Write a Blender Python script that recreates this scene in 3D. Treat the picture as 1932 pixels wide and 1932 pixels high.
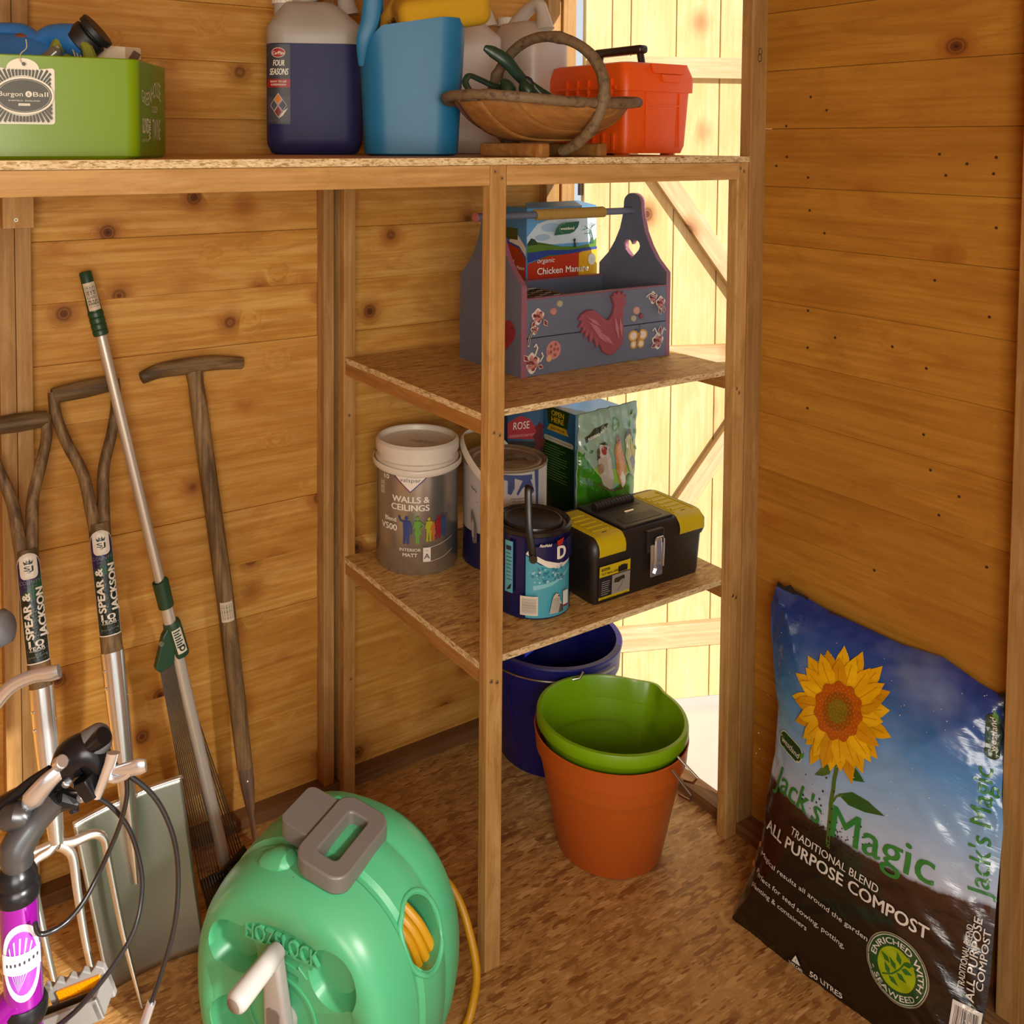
import bpy, bmesh, math, random
from mathutils import Vector, Matrix, noise
from mathutils.geometry import tessellate_polygon
random.seed(7)
for o in list(bpy.data.objects): bpy.data.objects.remove(o)
SC = bpy.context.scene
COL = SC.collection
PI = math.pi
rad = math.radians

# ---------------------------------------------------------------- camera
def look_matrix(yaw, pitch, roll):
    fw = Vector((math.sin(yaw)*math.cos(pitch), math.cos(yaw)*math.cos(pitch), -math.sin(pitch)))
    rt = Vector((math.cos(yaw), -math.sin(yaw), 0)); up = rt.cross(fw)
    r2 = math.cos(roll)*rt + math.sin(roll)*up; u2 = -math.sin(roll)*rt + math.cos(roll)*up
    return Matrix((r2, u2, -fw)).transposed().to_4x4()
cam_d = bpy.data.cameras.new('camera'); cam = bpy.data.objects.new('camera', cam_d); COL.objects.link(cam)
cam_d.sensor_width = 36; cam_d.lens = 1832.41/1932*36
cam_d.shift_x = (966-800.63)/1932; cam_d.shift_y = -(966-353.03)/1932
cam_d.clip_start = 0.02
cam.matrix_world = Matrix.Translation((-1.6596, -1.4715, 1.4142)) @ look_matrix(rad(32.1653), rad(2.6207), rad(0.2383))
SC.camera = cam

# ---------------------------------------------------------------- light
SC.view_settings.view_transform = 'Standard'; SC.view_settings.look = 'None'
SC.view_settings.gamma = 1.0; SC.view_settings.exposure = 0.0; SC.view_settings.use_curve_mapping = False
W = bpy.data.worlds.new('sky'); SC.world = W; W.use_nodes = True
wb = W.node_tree.nodes['Background']; wb.inputs[0].default_value = (0.88, 0.94, 1.0, 1); wb.inputs[1].default_value = 0.8
def lamp(name, kind, energy, color, loc, direction, **kw):
    d = bpy.data.lights.new(name, kind); d.energy = energy; d.color = color
    o = bpy.data.objects.new(name, d); COL.objects.link(o); o.location = loc
    o.rotation_euler = Vector(direction).to_track_quat('-Z', 'Y').to_euler()
    for k, v in kw.items(): setattr(d, k, v)
    return o
SUN = Vector((0.36, -1.0, 0.50)).normalized()
lamp('sun', 'SUN', 6.0, (1.0, 0.95, 0.86), (2, -4, 2), -SUN, angle=0.009)
# large soft fill light, added inside the shed behind the camera
lamp('added_soft_fill', 'AREA', 38, (1.0, 0.92, 0.79), (-2.05, -2.25, 1.38), (0.42, 1.0, -0.18), shape='RECTANGLE', size=1.0, size_y=0.9)
# added spot, stands in for doorway light onto the bicycle and the hose reel
lamp('added_spot_fill', 'SPOT', 190, (1.0, 0.95, 0.88), (-0.62, -2.35, 1.75), (-0.62, 2.0, -1.38), spot_size=rad(25), spot_blend=.7, shadow_soft_size=.10)

# ---------------------------------------------------------------- material helpers
def srgb(h):
    h = h.lstrip('#'); c = [int(h[i:i+2], 16)/255 for i in (0, 2, 4)]
    return tuple(x/12.92 if x <= .04045 else ((x+.055)/1.055)**2.4 for x in c) + (1,)
MATS = {}
class NT:
    def __init__(s, name):
        s.m = bpy.data.materials.new(name); s.m.use_nodes = True; s.t = s.m.node_tree
        s.b = s.t.nodes['Principled BSDF']
    def n(s, kind, **kw):
        x = s.t.nodes.new(kind)
        for k, v in kw.items():
            if k in x.inputs.keys(): x.inputs[k].default_value = v
            else: setattr(x, k, v)
        return x
    def l(s, a, b): s.t.links.new(a, b)
    def ramp(s, fac, stops):
        r = s.n('ShaderNodeValToRGB'); e = r.color_ramp.elements
        while len(e) < len(stops): e.new(0.5)
        for i, (p, c) in enumerate(stops): e[i].position = p; e[i].color = srgb(c) if isinstance(c, str) else (c, c, c, 1)
        s.l(fac, r.inputs[0]); return r.outputs[0]
    def mix(s, fac, a, b, mode='MIX'):
        x = s.n('ShaderNodeMix', data_type='RGBA', blend_type=mode)
        for v, i in ((fac, 0), (a, 6), (b, 7)):
            if hasattr(v, 'links') or hasattr(v, 'is_linked'): s.l(v, x.inputs[i])
            else: x.inputs[i].default_value = srgb(v) if isinstance(v, str) else v
        return x.outputs[2]
    def math(s, op, a, b=0.0, clamp=False):
        x = s.n('ShaderNodeMath', operation=op); x.use_clamp = clamp
        for v, i in ((a, 0), (b, 1)):
            if hasattr(v, 'is_linked'): s.l(v, x.inputs[i])
            else: x.inputs[i].default_value = v
        return x.outputs[0]
    def coord(s, scale=(1, 1, 1), rot=(0, 0, 0), kind='Object', rnd=True):
        tc = s.n('ShaderNodeTexCoord'); out = tc.outputs[kind]
        if rnd:
            oi = s.n('ShaderNodeObjectInfo'); mu = s.n('ShaderNodeVectorMath', operation='MULTIPLY_ADD')
            mu.inputs[1].default_value = (37.1, 23.7, 11.3); cb = s.n('ShaderNodeCombineXYZ')
            for i in range(3): s.l(oi.outputs['Random'], cb.inputs[i])
            s.l(cb.outputs[0], mu.inputs[0]); s.l(out, mu.inputs[2]); out = mu.outputs[0]
        mp = s.n('ShaderNodeMapping'); mp.inputs['Scale'].default_value = scale; mp.inputs['Rotation'].default_value = rot
        s.l(out, mp.inputs[0]); return mp.outputs[0]
    def bump(s, h, strength=.3, dist=.002):
        b = s.n('ShaderNodeBump', Strength=strength, Distance=dist); s.l(h, b.inputs['Height']); s.l(b.outputs[0], s.b.inputs['Normal'])

def wood(name, dark, mid, light, axis='x', knots=0.0, grain=1.0, rough=.6, spec=.3, bump=.25, flat=False, kden=1.0):
    """planed softwood: grain runs along the object's own axis; knots are sparse cells"""
    if name in MATS: return MATS[name]
    s = NT(name)
    a = {'x': (1.6, 16, 16), 'z': (16, 16, 1.6), 'y': (16, 1.6, 16)}[axis]
    co = s.coord(a)
    base = s.coord((1, 1, 1))
    # knots
    ks = (7*kden, 0, 9) if (flat and axis == 'x') else ((9*kden, 0, 7) if flat else {'x': (3.2, 8, 8), 'z': (8, 8, 3.2), 'y': (8, 3.2, 8)}[axis])
    kv = s.n('ShaderNodeTexVoronoi', feature='F1', Scale=1.0, Randomness=1.0); s.l(s.coord(ks), kv.inputs['Vector'])
    kd = kv.outputs['Distance']
    infl = s.ramp(kd, [(0.0, 1.0), (0.30, 0.0)])
    # warped grain
    wn = s.n('ShaderNodeTexNoise', Scale=1.0, Detail=3.0, Roughness=.55); s.l(co, wn.inputs['Vector'])
    gs = {'x': (2.4, 95, 95), 'z': (95, 95, 2.4), 'y': (95, 2.4, 95)}[axis]
    gm = s.n('ShaderNodeVectorMath', operation='MULTIPLY_ADD'); gm.inputs[1].default_value = (1.1, 1.1, 1.1)
    cbo = s.n('ShaderNodeCombineXYZ'); w2 = s.math('MULTIPLY', infl, 2.2 if knots else 0.0)
    for i in range(3): s.l(w2, cbo.inputs[i])
    s.l(cbo.outputs[0], gm.inputs[0]); s.l(s.coord(gs), gm.inputs[2])
    gn = s.n('ShaderNodeTexNoise', Scale=1.0, Detail=4.0, Roughness=.6, Distortion=.4); s.l(gm.outputs[0], gn.inputs['Vector'])
    fs = tuple(q*2.6 for q in gs)
    fn = s.n('ShaderNodeTexNoise', Scale=1.0, Detail=3.0, Roughness=.7); s.l(s.coord(fs), fn.inputs['Vector'])
    wv = s.math('ADD', s.math('MULTIPLY', wn.outputs[0], .42), s.math('MULTIPLY', gn.outputs[0], .58*grain))
    c = s.ramp(wv, [(0.30, dark), (0.47, mid), (0.66, light)])
    streak = s.n('ShaderNodeTexNoise', Scale=1.0, Detail=2.0, Roughness=.5); s.l(s.coord(tuple(q*.6 for q in gs)), streak.inputs['Vector'])
    c = s.mix(s.ramp(streak.outputs[0], [(.62, 0.0), (.70, .38), (.76, .12)]), c, dark)
    c = s.mix(s.ramp(fn.outputs[0], [(.36, .30), (.50, 0.0)]), c, dark)
    # cloudy figure and a small tone difference from board to board
    mo = s.n('ShaderNodeTexNoise', Scale=1.0, Detail=7.0, Roughness=.68, Distortion=1.2); s.l(s.coord({'x': (5, 22, 22), 'z': (22, 22, 5), 'y': (22, 5, 22)}[axis]), mo.inputs['Vector'])
    c = s.mix(s.ramp(mo.outputs[0], [(.36, .55), (.52, 0.0)]), c, dark); c = s.mix(s.ramp(mo.outputs[0], [(.54, 0.0), (.70, .55)]), c, light)
    oi = s.n('ShaderNodeObjectInfo'); c = s.mix(s.ramp(oi.outputs['Random'], [(0.0, .30), (.6, 0.0)]), c, dark)
    # large tone drift
    big = s.n('ShaderNodeTexNoise', Scale=3.0, Detail=2.0); s.l(base, big.inputs['Vector'])
    c = s.mix(s.ramp(big.outputs[0], [(0.42, 0.0), (0.75, 0.42)]), c, dark)
    if knots:
        sel = s.n('ShaderNodeSeparateColor'); s.l(kv.outputs['Color'], sel.inputs[0])
        pick = s.math('LESS_THAN', sel.outputs[0], knots)
        ring = s.ramp(kd, [(0.0, 1.0), (0.07, .95), (0.085, .45), (0.105, .85), (0.15, 0.30), (0.30, 0.0)])
        c = s.mix(s.math('MULTIPLY', pick, s.ramp(kd, [(0.0, .8), (.20, .45), (.40, 0.0)])), c, '#a5601c')
        c = s.mix(s.math('MULTIPLY', pick, ring), c, '#5e2e0e')
        pip = s.math('MULTIPLY', pick, s.ramp(kd, [(0.0, .85), (0.028, .5), (0.04, 0.0)]))
        c = s.mix(pip, c, '#1c0d05')
    s.l(c, s.b.inputs['Base Color'])
    s.b.inputs['Roughness'].default_value = rough; s.b.inputs['Specular IOR Level'].default_value = spec
    s.bump(gn.outputs[0], bump, .0015)
    MATS[name] = s.m; return s.m

def osb(name, tones, plane='xy', scale=1.0, dark='#4e2e12', red='#7a4424', gloss=.5):
    """pressed strands: mottled base, sparse long flakes in several directions, fine fibres inside each"""
    if name in MATS: return MATS[name]
    s = NT(name)
    def ro(r): return (0, 0, r) if plane == 'xy' else ((r, 0, 0) if plane == 'yz' else (0, r, 0))
    def sc(a, b): return (a*scale, b*scale, 1) if plane == 'xy' else ((1, a*scale, b*scale) if plane == 'yz' else (a*scale, 1, b*scale))
    bn = s.n('ShaderNodeTexNoise', Scale=1.0, Detail=5.0, Roughness=.62, Distortion=.8); s.l(s.coord(sc(38, 55), ro(.4), rnd=False), bn.inputs['Vector'])
    prev = s.ramp(bn.outputs[0], [(.30, tones[0]), (.42, tones[1]), (.52, tones[2]), (.62, tones[3]), (.75, tones[4])])
    hs = None
    wob = s.n('ShaderNodeTexNoise', Scale=30.0, Detail=3.0); s.l(s.coord((1, 1, 1), rnd=False), wob.inputs['Vector'])
    for i, (r, a, b, dens) in enumerate(((.2, 16, 60, .5), (1.25, 20, 80, .45), (2.1, 15, 55, .42), (2.8, 22, 95, .42), (.8, 20, 75, .40), (1.7, 45, 210, .40), (2.5, 60, 260, .35))):
        add = s.n('ShaderNodeVectorMath', operation='MULTIPLY_ADD'); add.inputs[1].default_value = (.5, .5, .5)
        s.l(wob.outputs['Color'], add.inputs[0]); s.l(s.coord(sc(a, b), ro(r), rnd=False), add.inputs[2])
        v = s.n('ShaderNodeTexVoronoi', feature='F1', Scale=1.0); s.l(add.outputs[0], v.inputs['Vector'])
        sep = s.n('ShaderNodeSeparateColor'); s.l(v.outputs['Color'], sep.inputs[0])
        fb = s.n('ShaderNodeTexNoise', Scale=1.0, Detail=2.0, Roughness=.6); s.l(s.coord(sc(18, 420), ro(r), rnd=False), fb.inputs['Vector'])
        tone = s.math('ADD', s.math('MULTIPLY', sep.outputs[0], .75), s.math('MULTIPLY', fb.outputs[0], .35))
        col = s.ramp(tone, [(.06, dark), (.14, red), (.22, tones[0]), (.42, tones[1]), (.6, tones[2]), (.8, tones[3]), (1.0, tones[4])])
        m = s.math('MULTIPLY', s.math('LESS_THAN', sep.outputs[1], dens), s.ramp(v.outputs['Distance'], [(.38, .92), (.46, 0.0)]))
        prev = s.mix(m, prev, col)
        h = s.math('MULTIPLY', m, s.math('ADD', sep.outputs[2], fb.outputs[0])); hs = h if hs is None else s.math('ADD', hs, h)
    s.l(prev, s.b.inputs['Base Color']); s.b.inputs['Roughness'].default_value = gloss
    s.bump(hs, .35, .0010)
    MATS[name] = s.m; return s.m

def plain(name, color, rough=.45, metal=0.0, spec=.5, bump=0.0, bscale=60, dirt=0.0, dirtc='#5a4a38', dscale=7.0, **kw):
    if name in MATS: return MATS[name]
    s = NT(name); b = s.b
    co = s.coord((1, 1, 1))
    nz = s.n('ShaderNodeTexNoise', Scale=float(bscale), Detail=4.0); s.l(co, nz.inputs['Vector'])
    base = srgb(color) if isinstance(color, str) else color
    vary = s.mix(s.ramp(nz.outputs[0], [(.35, 0.0), (.75, .12)]), base, tuple(x*.6 for x in base[:3])+(1,))
    if dirt:
        d = s.n('ShaderNodeTexNoise', Scale=float(dscale), Detail=6.0, Roughness=.7); s.l(co, d.inputs['Vector'])
        vary = s.mix(s.ramp(d.outputs[0], [(.5, 0.0), (.72, dirt)]), vary, dirtc)
    s.l(vary, b.inputs['Base Color'])
    b.inputs['Roughness'].default_value = rough; b.inputs['Metallic'].default_value = metal; b.inputs['Specular IOR Level'].default_value = spec
    for k, v in kw.items(): b.inputs[k.replace('_', ' ')].default_value = v
    if bump: s.bump(nz.outputs[0], bump, .001)
    MATS[name] = s.m; return s.m

# ---------------------------------------------------------------- mesh helpers
class MB:
    def __init__(s): s.v = []; s.f = []; s.m = []
    def add(s, vs, fs, mi=0):
        k = len(s.v); s.v += [tuple(x) for x in vs]; s.f += [tuple(i+k for i in f) for f in fs]; s.m += [mi]*len(fs); return s
    def box(s, a, b, mi=0, rot=None, piv=None):
        (x0, y0, z0), (x1, y1, z1) = a, b
        vs = [Vector(p) for p in ((x0,y0,z0),(x1,y0,z0),(x1,y1,z0),(x0,y1,z0),(x0,y0,z1),(x1,y0,z1),(x1,y1,z1),(x0,y1,z1))]
        if rot is not None:
            pv = Vector(piv) if piv is not None else sum(vs, Vector())/8
            vs = [pv + rot @ (v-pv) for v in vs]
        return s.add(vs, [(0,3,2,1),(4,5,6,7),(0,1,5,4),(1,2,6,5),(2,3,7,6),(3,0,4,7)], mi)
    def prism(s, pts, mp, d0, d1, mi=0, mi_side=None):
        """2-D outline pts; mp(u,v,w) -> 3-D; extruded between w=d0 and w=d1"""
        n = len(pts); tris = tessellate_polygon([[Vector((p[0], p[1], 0)) for p in pts]])
        vs = [mp(p[0], p[1], d0) for p in pts] + [mp(p[0], p[1], d1) for p in pts]
        fs = [tuple(t) for t in tris] + [tuple(i+n for i in reversed(t)) for t in tris]
        s.add(vs, fs, mi)
        k = len(s.v)-2*n; 
        for i in range(n):
            j = (i+1) % n; s.f.append((k+i, k+j, k+n+j, k+n+i)); s.m.append(mi if mi_side is None else mi_side)
        return s
    def tube(s, path, r, n=12, mi=0, caps=True, sx=1.0, closed=False, up=None):
        P = [Vector(p) for p in path]; m = len(P)
        R = r if isinstance(r, (list, tuple)) else [r]*m
        k = len(s.v); prev = None
        for i in range(m):
            if closed: t = P[(i+1) % m]-P[i-1]
            else: t = P[min(i+1, m-1)]-P[max(i-1, 0)]
            t.normalize()
            if prev is None:
                a = Vector(up) if up is not None else (Vector((0, 0, 1)) if abs(t.z) < .9 else Vector((1, 0, 0)))
                prev = a
            e1 = (prev - t*prev.dot(t)).normalized(); e2 = t.cross(e1); prev = e1
            for j in range(n):
                an = 2*PI*j/n; s.v.append(tuple(P[i] + e1*math.cos(an)*R[i] + e2*math.sin(an)*R[i]*sx))
        rng = m if closed else m-1
        for i in range(rng):
            for j in range(n):
                a = k+i*n+j; b = k+i*n+(j+1) % n; c = k+((i+1) % m)*n+(j+1) % n; d = k+((i+1) % m)*n+j
                s.f.append((a, b, c, d)); s.m.append(mi)
        if caps and not closed:
            s.f.append(tuple(k+j for j in reversed(range(n)))); s.m.append(mi)
            s.f.append(tuple(k+(m-1)*n+j for j in range(n))); s.m.append(mi)
        return s
    def lathe(s, prof, n=48, c=(0, 0, 0), mi=0, a0=0.0, a1=2*PI, rx=1.0, ry=1.0, warp=None):
        full = abs(a1-a0-2*PI) < 1e-6; cnt = n if full else n+1; k = len(s.v)
        for (r, z) in prof:
            for j in range(cnt):
                an = a0+(a1-a0)*j/n; p = Vector((c[0]+r*rx*math.cos(an), c[1]+r*ry*math.sin(an), c[2]+z))
                if warp: p = warp(p, an)
                s.v.append(tuple(p))
        for i in range(len(prof)-1):
            for j in range(n if full else cnt-1):
                a = k+i*cnt+j; b = k+i*cnt+(j+1) % cnt; s.f.append((a, b, b+cnt, a+cnt)); s.m.append(mi)
        return s
    def loft(s, rings, mi=0, caps=True, closed=True):
        k = len(s.v); n = len(rings[0])
        for r in rings: s.v += [tuple(p) for p in r]
        for i in range(len(rings)-1):
            for j in range(n if closed else n-1):
                a = k+i*n+j; b = k+i*n+(j+1) % n; s.f.append((a, b, b+n, a+n)); s.m.append(mi)
        if caps and closed:
            s.f.append(tuple(k+j for j in reversed(range(n)))); s.m.append(mi)
            s.f.append(tuple(k+(len(rings)-1)*n+j for j in range(n))); s.m.append(mi)
        return s
    def grid(s, fn, nu, nv, mi=0):
        k = len(s.v)
        for i in range(nu+1):
            for j in range(nv+1): s.v.append(tuple(fn(i/nu, j/nv)))
        for i in range(nu):
            for j in range(nv):
                a = k+i*(nv+1)+j; s.f.append((a, a+nv+1, a+nv+2, a+1)); s.m.append(mi)
        return s
    def mesh(s, name, mats, smooth=30, fix=True):
        me = bpy.data.meshes.new(name); me.from_pydata(s.v, [], s.f)
        for m in (mats if isinstance(mats, (list, tuple)) else [mats]): me.materials.append(m)
        me.polygons.foreach_set('material_index', s.m)
        if fix:
            bm = bmesh.new(); bm.from_mesh(me); bmesh.ops.recalc_face_normals(bm, faces=bm.faces); bm.to_mesh(me); bm.free()
        if smooth:
            me.polygons.foreach_set('use_smooth', [True]*len(me.polygons)); me.set_sharp_from_angle(angle=rad(smooth))
        me.update(); return me
    def build(s, name, mats, parent=None, smooth=30, bevel=0, solid=0, subsurf=0, fix=True, loc=None, kind=None, seg=2):
        o = bpy.data.objects.new(name, s.mesh(name, mats, smooth, fix)); COL.objects.link(o)
        if loc is not None: o.location = loc
        if parent: o.parent = parent
        if solid:
            q = o.modifiers.new('solid', 'SOLIDIFY'); q.thickness = solid; q.offset = -1
        if subsurf:
            q = o.modifiers.new('sub', 'SUBSURF'); q.levels = q.render_levels = subsurf
        if bevel:
            q = o.modifiers.new('bevel', 'BEVEL'); q.width = bevel; q.segments = seg; q.limit_method = 'ANGLE'; q.angle_limit = rad(35); q.harden_normals = False
        if kind: o['kind'] = kind
        return o
def thing(name, label, cat, loc=(0, 0, 0), rot=(0, 0, 0), group=None, mat=None):
    o = bpy.data.objects.new(name, None); COL.objects.link(o); o.empty_display_size = .05
    if mat is not None: o.matrix_world = mat
    else: o.location = loc; o.rotation_euler = rot
    o['label'] = label; o['category'] = cat
    if group: o['group'] = group
    return o
def tag(o, label, cat, group=None):
    o['label'] = label; o['category'] = cat
    if group: o['group'] = group
    return o
def smoothpath(pts, n=8):
    """Catmull-Rom through pts (each 3-D, optional 4th = radius)"""
    P = [Vector(p[:3]) for p in pts]; out = []
    for i in range(len(P)-1):
        p0, p1, p2, p3 = P[max(i-1, 0)], P[i], P[i+1], P[min(i+2, len(P)-1)]
        for k in range(n):
            t = k/n; out.append(.5*((2*p1)+(p2-p0)*t+(2*p0-5*p1+4*p2-p3)*t*t+(3*p1-p0-3*p2+p3)*t**3))
    out.append(P[-1]); return out
def interp(vals, n=8):
    out = []
    for i in range(len(vals)-1): out += [vals[i]+(vals[i+1]-vals[i])*k/n for k in range(n)]
    return out+[vals[-1]]
def roundrect(w, h, r, n=5, cx=0, cy=0):
    out = []
    for (sx, sy, a) in ((1, 1, 0), (-1, 1, PI/2), (-1, -1, PI), (1, -1, 3*PI/2)):
        for k in range(n+1):
            an = a+PI/2*k/n; out.append((cx+sx*(w/2-r)+r*math.cos(an), cy+sy*(h/2-r)+r*math.sin(an)))
    return out
def circle(r, n=24, cx=0, cy=0, ry=None): return [(cx+r*math.cos(2*PI*i/n), cy+(ry or r)*math.sin(2*PI*i/n)) for i in range(n)]
def frame(o, ux, uy):
    """matrix with local x along ux, local z along uy x ..: columns ux, n, uy (a wall-like frame: x right, z up, y into it)"""
    ux = Vector(ux).normalized(); uz = Vector(uy); uz = (uz-ux*uz.dot(ux)).normalized(); uyv = uz.cross(ux)
    m = Matrix((ux, uyv, uz)).transposed().to_4x4(); m.translation = Vector(o); return m

# flat print: shapes laid on a surface through a mapping function
_txt = {}
def text_tris(body, bold=0.0, shear=0.0):
    key = (body, bold, shear)
    if key in _txt: return _txt[key]
    c = bpy.data.curves.new('t', 'FONT'); c.body = body; c.size = 1.0; c.offset = bold; c.shear = shear; c.resolution_u = 3
    o = bpy.data.objects.new('t', c); COL.objects.link(o)
    me = bpy.data.meshes.new_from_object(o.evaluated_get(bpy.context.evaluated_depsgraph_get()))
    bpy.data.objects.remove(o); bpy.data.curves.remove(c)
    vs = [(v.co.x, v.co.y) for v in me.vertices]; fs = [tuple(p.vertices) for p in me.polygons]
    bpy.data.meshes.remove(me); _txt[key] = (vs, fs); return _txt[key]
class Print:
    def __init__(s, mp, lift=.0004, step=.00012, cut=0.0):
        s.mp = mp; s.lift = lift; s.step = step; s.v = []; s.f = []; s.m = []; s.mats = []; s.k = 0; s.hold = False; s.cut = cut
    def slot(s, mat):
        if mat not in s.mats: s.mats.append(mat)
        return s.mats.index(mat)
    def raw(s, vs, fs, mat, extra=0.0):
        s.k += 0 if (s.hold or extra) else 1; L = s.lift+s.step*s.k+extra
        if s.cut:
            vs = list(vs); tri = []
            for f in fs:
                for q in range(1, len(f)-1): tri.append((f[0], f[q], f[q+1]))
            out = []; mids = {}
            while tri:
                t = tri.pop(); L3 = [math.hypot(vs[t[q]][0]-vs[t[(q+1) % 3]][0], vs[t[q]][1]-vs[t[(q+1) % 3]][1]) for q in range(3)]
                q = L3.index(max(L3))
                if L3[q] <= s.cut: out.append(t); continue
                a, b, c = t[q], t[(q+1) % 3], t[(q+2) % 3]; ky = (min(a, b), max(a, b))
                if ky not in mids: mids[ky] = len(vs); vs.append(((vs[a][0]+vs[b][0])/2, (vs[a][1]+vs[b][1])/2))
                m = mids[ky]; tri += [(a, m, c), (m, b, c)]
            fs = out
        k = len(s.v); s.v += [tuple(s.mp(x, y, L)) for x, y in vs]; s.f += [tuple(i+k for i in f) for f in fs]; s.m += [s.slot(mat)]*len(fs)
    def poly(s, pts, mat, at=(0, 0), rot=0.0, sc=1.0):
        ca, sa = math.cos(rot), math.sin(rot)
        q = [(at[0]+sc*(x*ca-y*sa), at[1]+sc*(x*sa+y*ca)) for x, y in pts]
        s.raw(q, [tuple(t) for t in tessellate_polygon([[Vector((x, y, 0)) for x, y in q]])], mat)
    def rect(s, x0, y0, x1, y1, mat, rot=0.0):
        cx, cy = (x0+x1)/2, (y0+y1)/2; s.poly([(x0-cx, y0-cy), (x1-cx, y0-cy), (x1-cx, y1-cy), (x0-cx, y1-cy)], mat, (cx, cy), rot)
    def ring(s, r0, r1, mat, at=(0, 0), n=32, ry=1.0, a0=0, a1=2*PI):
        vs = []; fs = []
        for i in range(n+1):
            a = a0+(a1-a0)*i/n
            vs += [(at[0]+r0*math.cos(a), at[1]+r0*ry*math.sin(a)), (at[0]+r1*math.cos(a), at[1]+r1*ry*math.sin(a))]
        for i in range(n): fs.append((2*i, 2*i+1, 2*i+3, 2*i+2))
        s.raw(vs, fs, mat)
    def line(s, pts, w, mat):
        vs = []; fs = []
        for i, p in enumerate(pts):
            a = Vector(pts[max(i-1, 0)]); b = Vector(pts[min(i+1, len(pts)-1)]); d = (b-a).normalized(); nn = Vector((-d.y, d.x))*w/2
            vs += [(p[0]+nn.x, p[1]+nn.y), (p[0]-nn.x, p[1]-nn.y)]
        for i in range(len(pts)-1): fs.append((2*i, 2*i+1, 2*i+3, 2*i+2))
        s.raw(vs, fs, mat)
    def text(s, body, x, y, h, mat, w=None, rot=0.0, align='L', bold=0.0, shear=0.0, arc=None, wave=None):
        """h = capital height; w = squeeze to that total width; arc = radius of an arc whose centre is x,y"""
        vs, fs = text_tris(body, 0.0, shear)
        if not vs: return
        x0 = min(v[0] for v in vs); x1 = max(v[0] for v in vs); k = h/.72; kx = k if w is None else w/(x1-x0)
        W_ = (x1-x0)*kx; off = {'L': 0, 'C': -W_/2, 'R': -W_}[align]
        pts = [((a-x0)*kx+off, b*k) for a, b in vs]
        if wave: pts = [(a, b*wave(a/W_+.5)[0]+wave(a/W_+.5)[1]) for a, b in pts]
        d = bold*.9*k; copies = ((0, 0), (-d, 0), (d, 0), (0, d*.6), (0, -d*.6)) if bold > .015 else (((0, 0), (-d, 0), (d, 0)) if bold else ((0, 0),))
        base = pts
        for ci, (ddx, ddy) in enumerate(copies):       # heavier weight: the same glyphs a hair to each side
            s._lay([(a+ddx, b+ddy) for a, b in base], fs, mat, x, y, rot, arc, ci*.000012)
    def _lay(s, pts, fs, mat, x, y, rot, arc, extra):
        if arc:
            q = []
            for a, b in pts:
                an = (rot+a/abs(arc)) if arc < 0 else (rot-a/arc); rr = abs(arc)+(b if arc > 0 else -b)
                q.append((x+rr*math.cos(an), y+rr*math.sin(an)))
            pts = q
        else:
            ca, sa = math.cos(rot), math.sin(rot); pts = [(x+a*ca-b*sa, y+a*sa+b*ca) for a, b in pts]
        s.raw(pts, fs, mat, extra)
    def barcode(s, x0, y0, x1, y1, paper, ink, n=22, seed=1, vert=False):
        s.rect(x0, y0, x1, y1, paper); r = random.Random(seed); mx = (x1-x0)*.1; my = (y1-y0)*.12
        vs = []; fs = []; t = 0.0
        while t < 1:
            w_ = r.choice((.012, .02, .034)); k = len(vs)
            if vert: a, b = x0+mx, x1-mx; c, d = y0+my+(y1-y0-2*my)*t, y0+my+(y1-y0-2*my)*min(t+w_, 1)
            else: a, b = x0+mx+(x1-x0-2*mx)*t, x0+mx+(x1-x0-2*mx)*min(t+w_, 1); c, d = y0+my*1.8, y1-my
            vs += [(a, c), (b, c), (b, d), (a, d)]; fs.append((k, k+1, k+2, k+3)); t += w_+r.choice((.015, .03, .04))
        s.raw(vs, fs, ink)
    def build(s, name, parent, label=None):
        me = bpy.data.meshes.new(name); me.from_pydata(s.v, [], s.f)
        for m in s.mats: me.materials.append(m)
        me.polygons.foreach_set('material_index', s.m); me.update()
        o = bpy.data.objects.new(name, me); COL.objects.link(o); o.parent = parent
        if label: o['label'] = label
        return o
def ink(c, rough=.5, metal=0.0): return plain('ink_%s_%d%d' % (c.lstrip('#'), int(rough*10), int(metal*10)), c, rough=rough, metal=metal, bscale=30)

# ---------------------------------------------------------------- woods
W_LEFT = wood('stained_cladding', '#a56c26', '#c58f3c', '#dcae62', 'x', knots=.62, flat=True, kden=1.25)
W_RIGHT = wood('stained_cladding_gold', '#925e1a', '#aa7626', '#ba8834', 'x', knots=.30, flat=True)
W_STUD = wood('stud_timber', '#8a6234', '#a67e48', '#bf9a64', 'z', knots=.10)
W_POST = wood('shelf_post_timber', '#966a34', '#b58a4e', '#cca66c', 'z', knots=.12)
W_BEAM = wood('shelf_beam_timber', '#a3783c', '#bf945a', '#d2ac74', 'x', knots=.10)
W_BEAMY = wood('shelf_side_timber', '#8f5f2c', '#a5743a', '#b78646', 'y', knots=.05)
W_DOOR = wood('door_pine', '#cfae72', '#dcc08a', '#e6d0a2', 'z', knots=.22, flat=True)
W_DOORX = wood('door_ledge_pine', '#b8976a', '#d2b68c', '#e2caa4', 'x', knots=.22, flat=True)
OSB_F = osb('floor_strand_board', ['#855a2e', '#9e7440', '#b0864c', '#bc9258', '#d2ac72'], scale=.85, gloss=.42)
OSB_S = osb('shelf_strand_board', ['#9a7038', '#b48a4a', '#c49a56', '#cca562', '#d8b878'], scale=1.1)
OSB_EX = osb('strand_board_edge_x', ['#a08050', '#ccae7c', '#dcc494', '#e4d0a4', '#eee0bc'], 'xz', scale=3.0)

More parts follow.
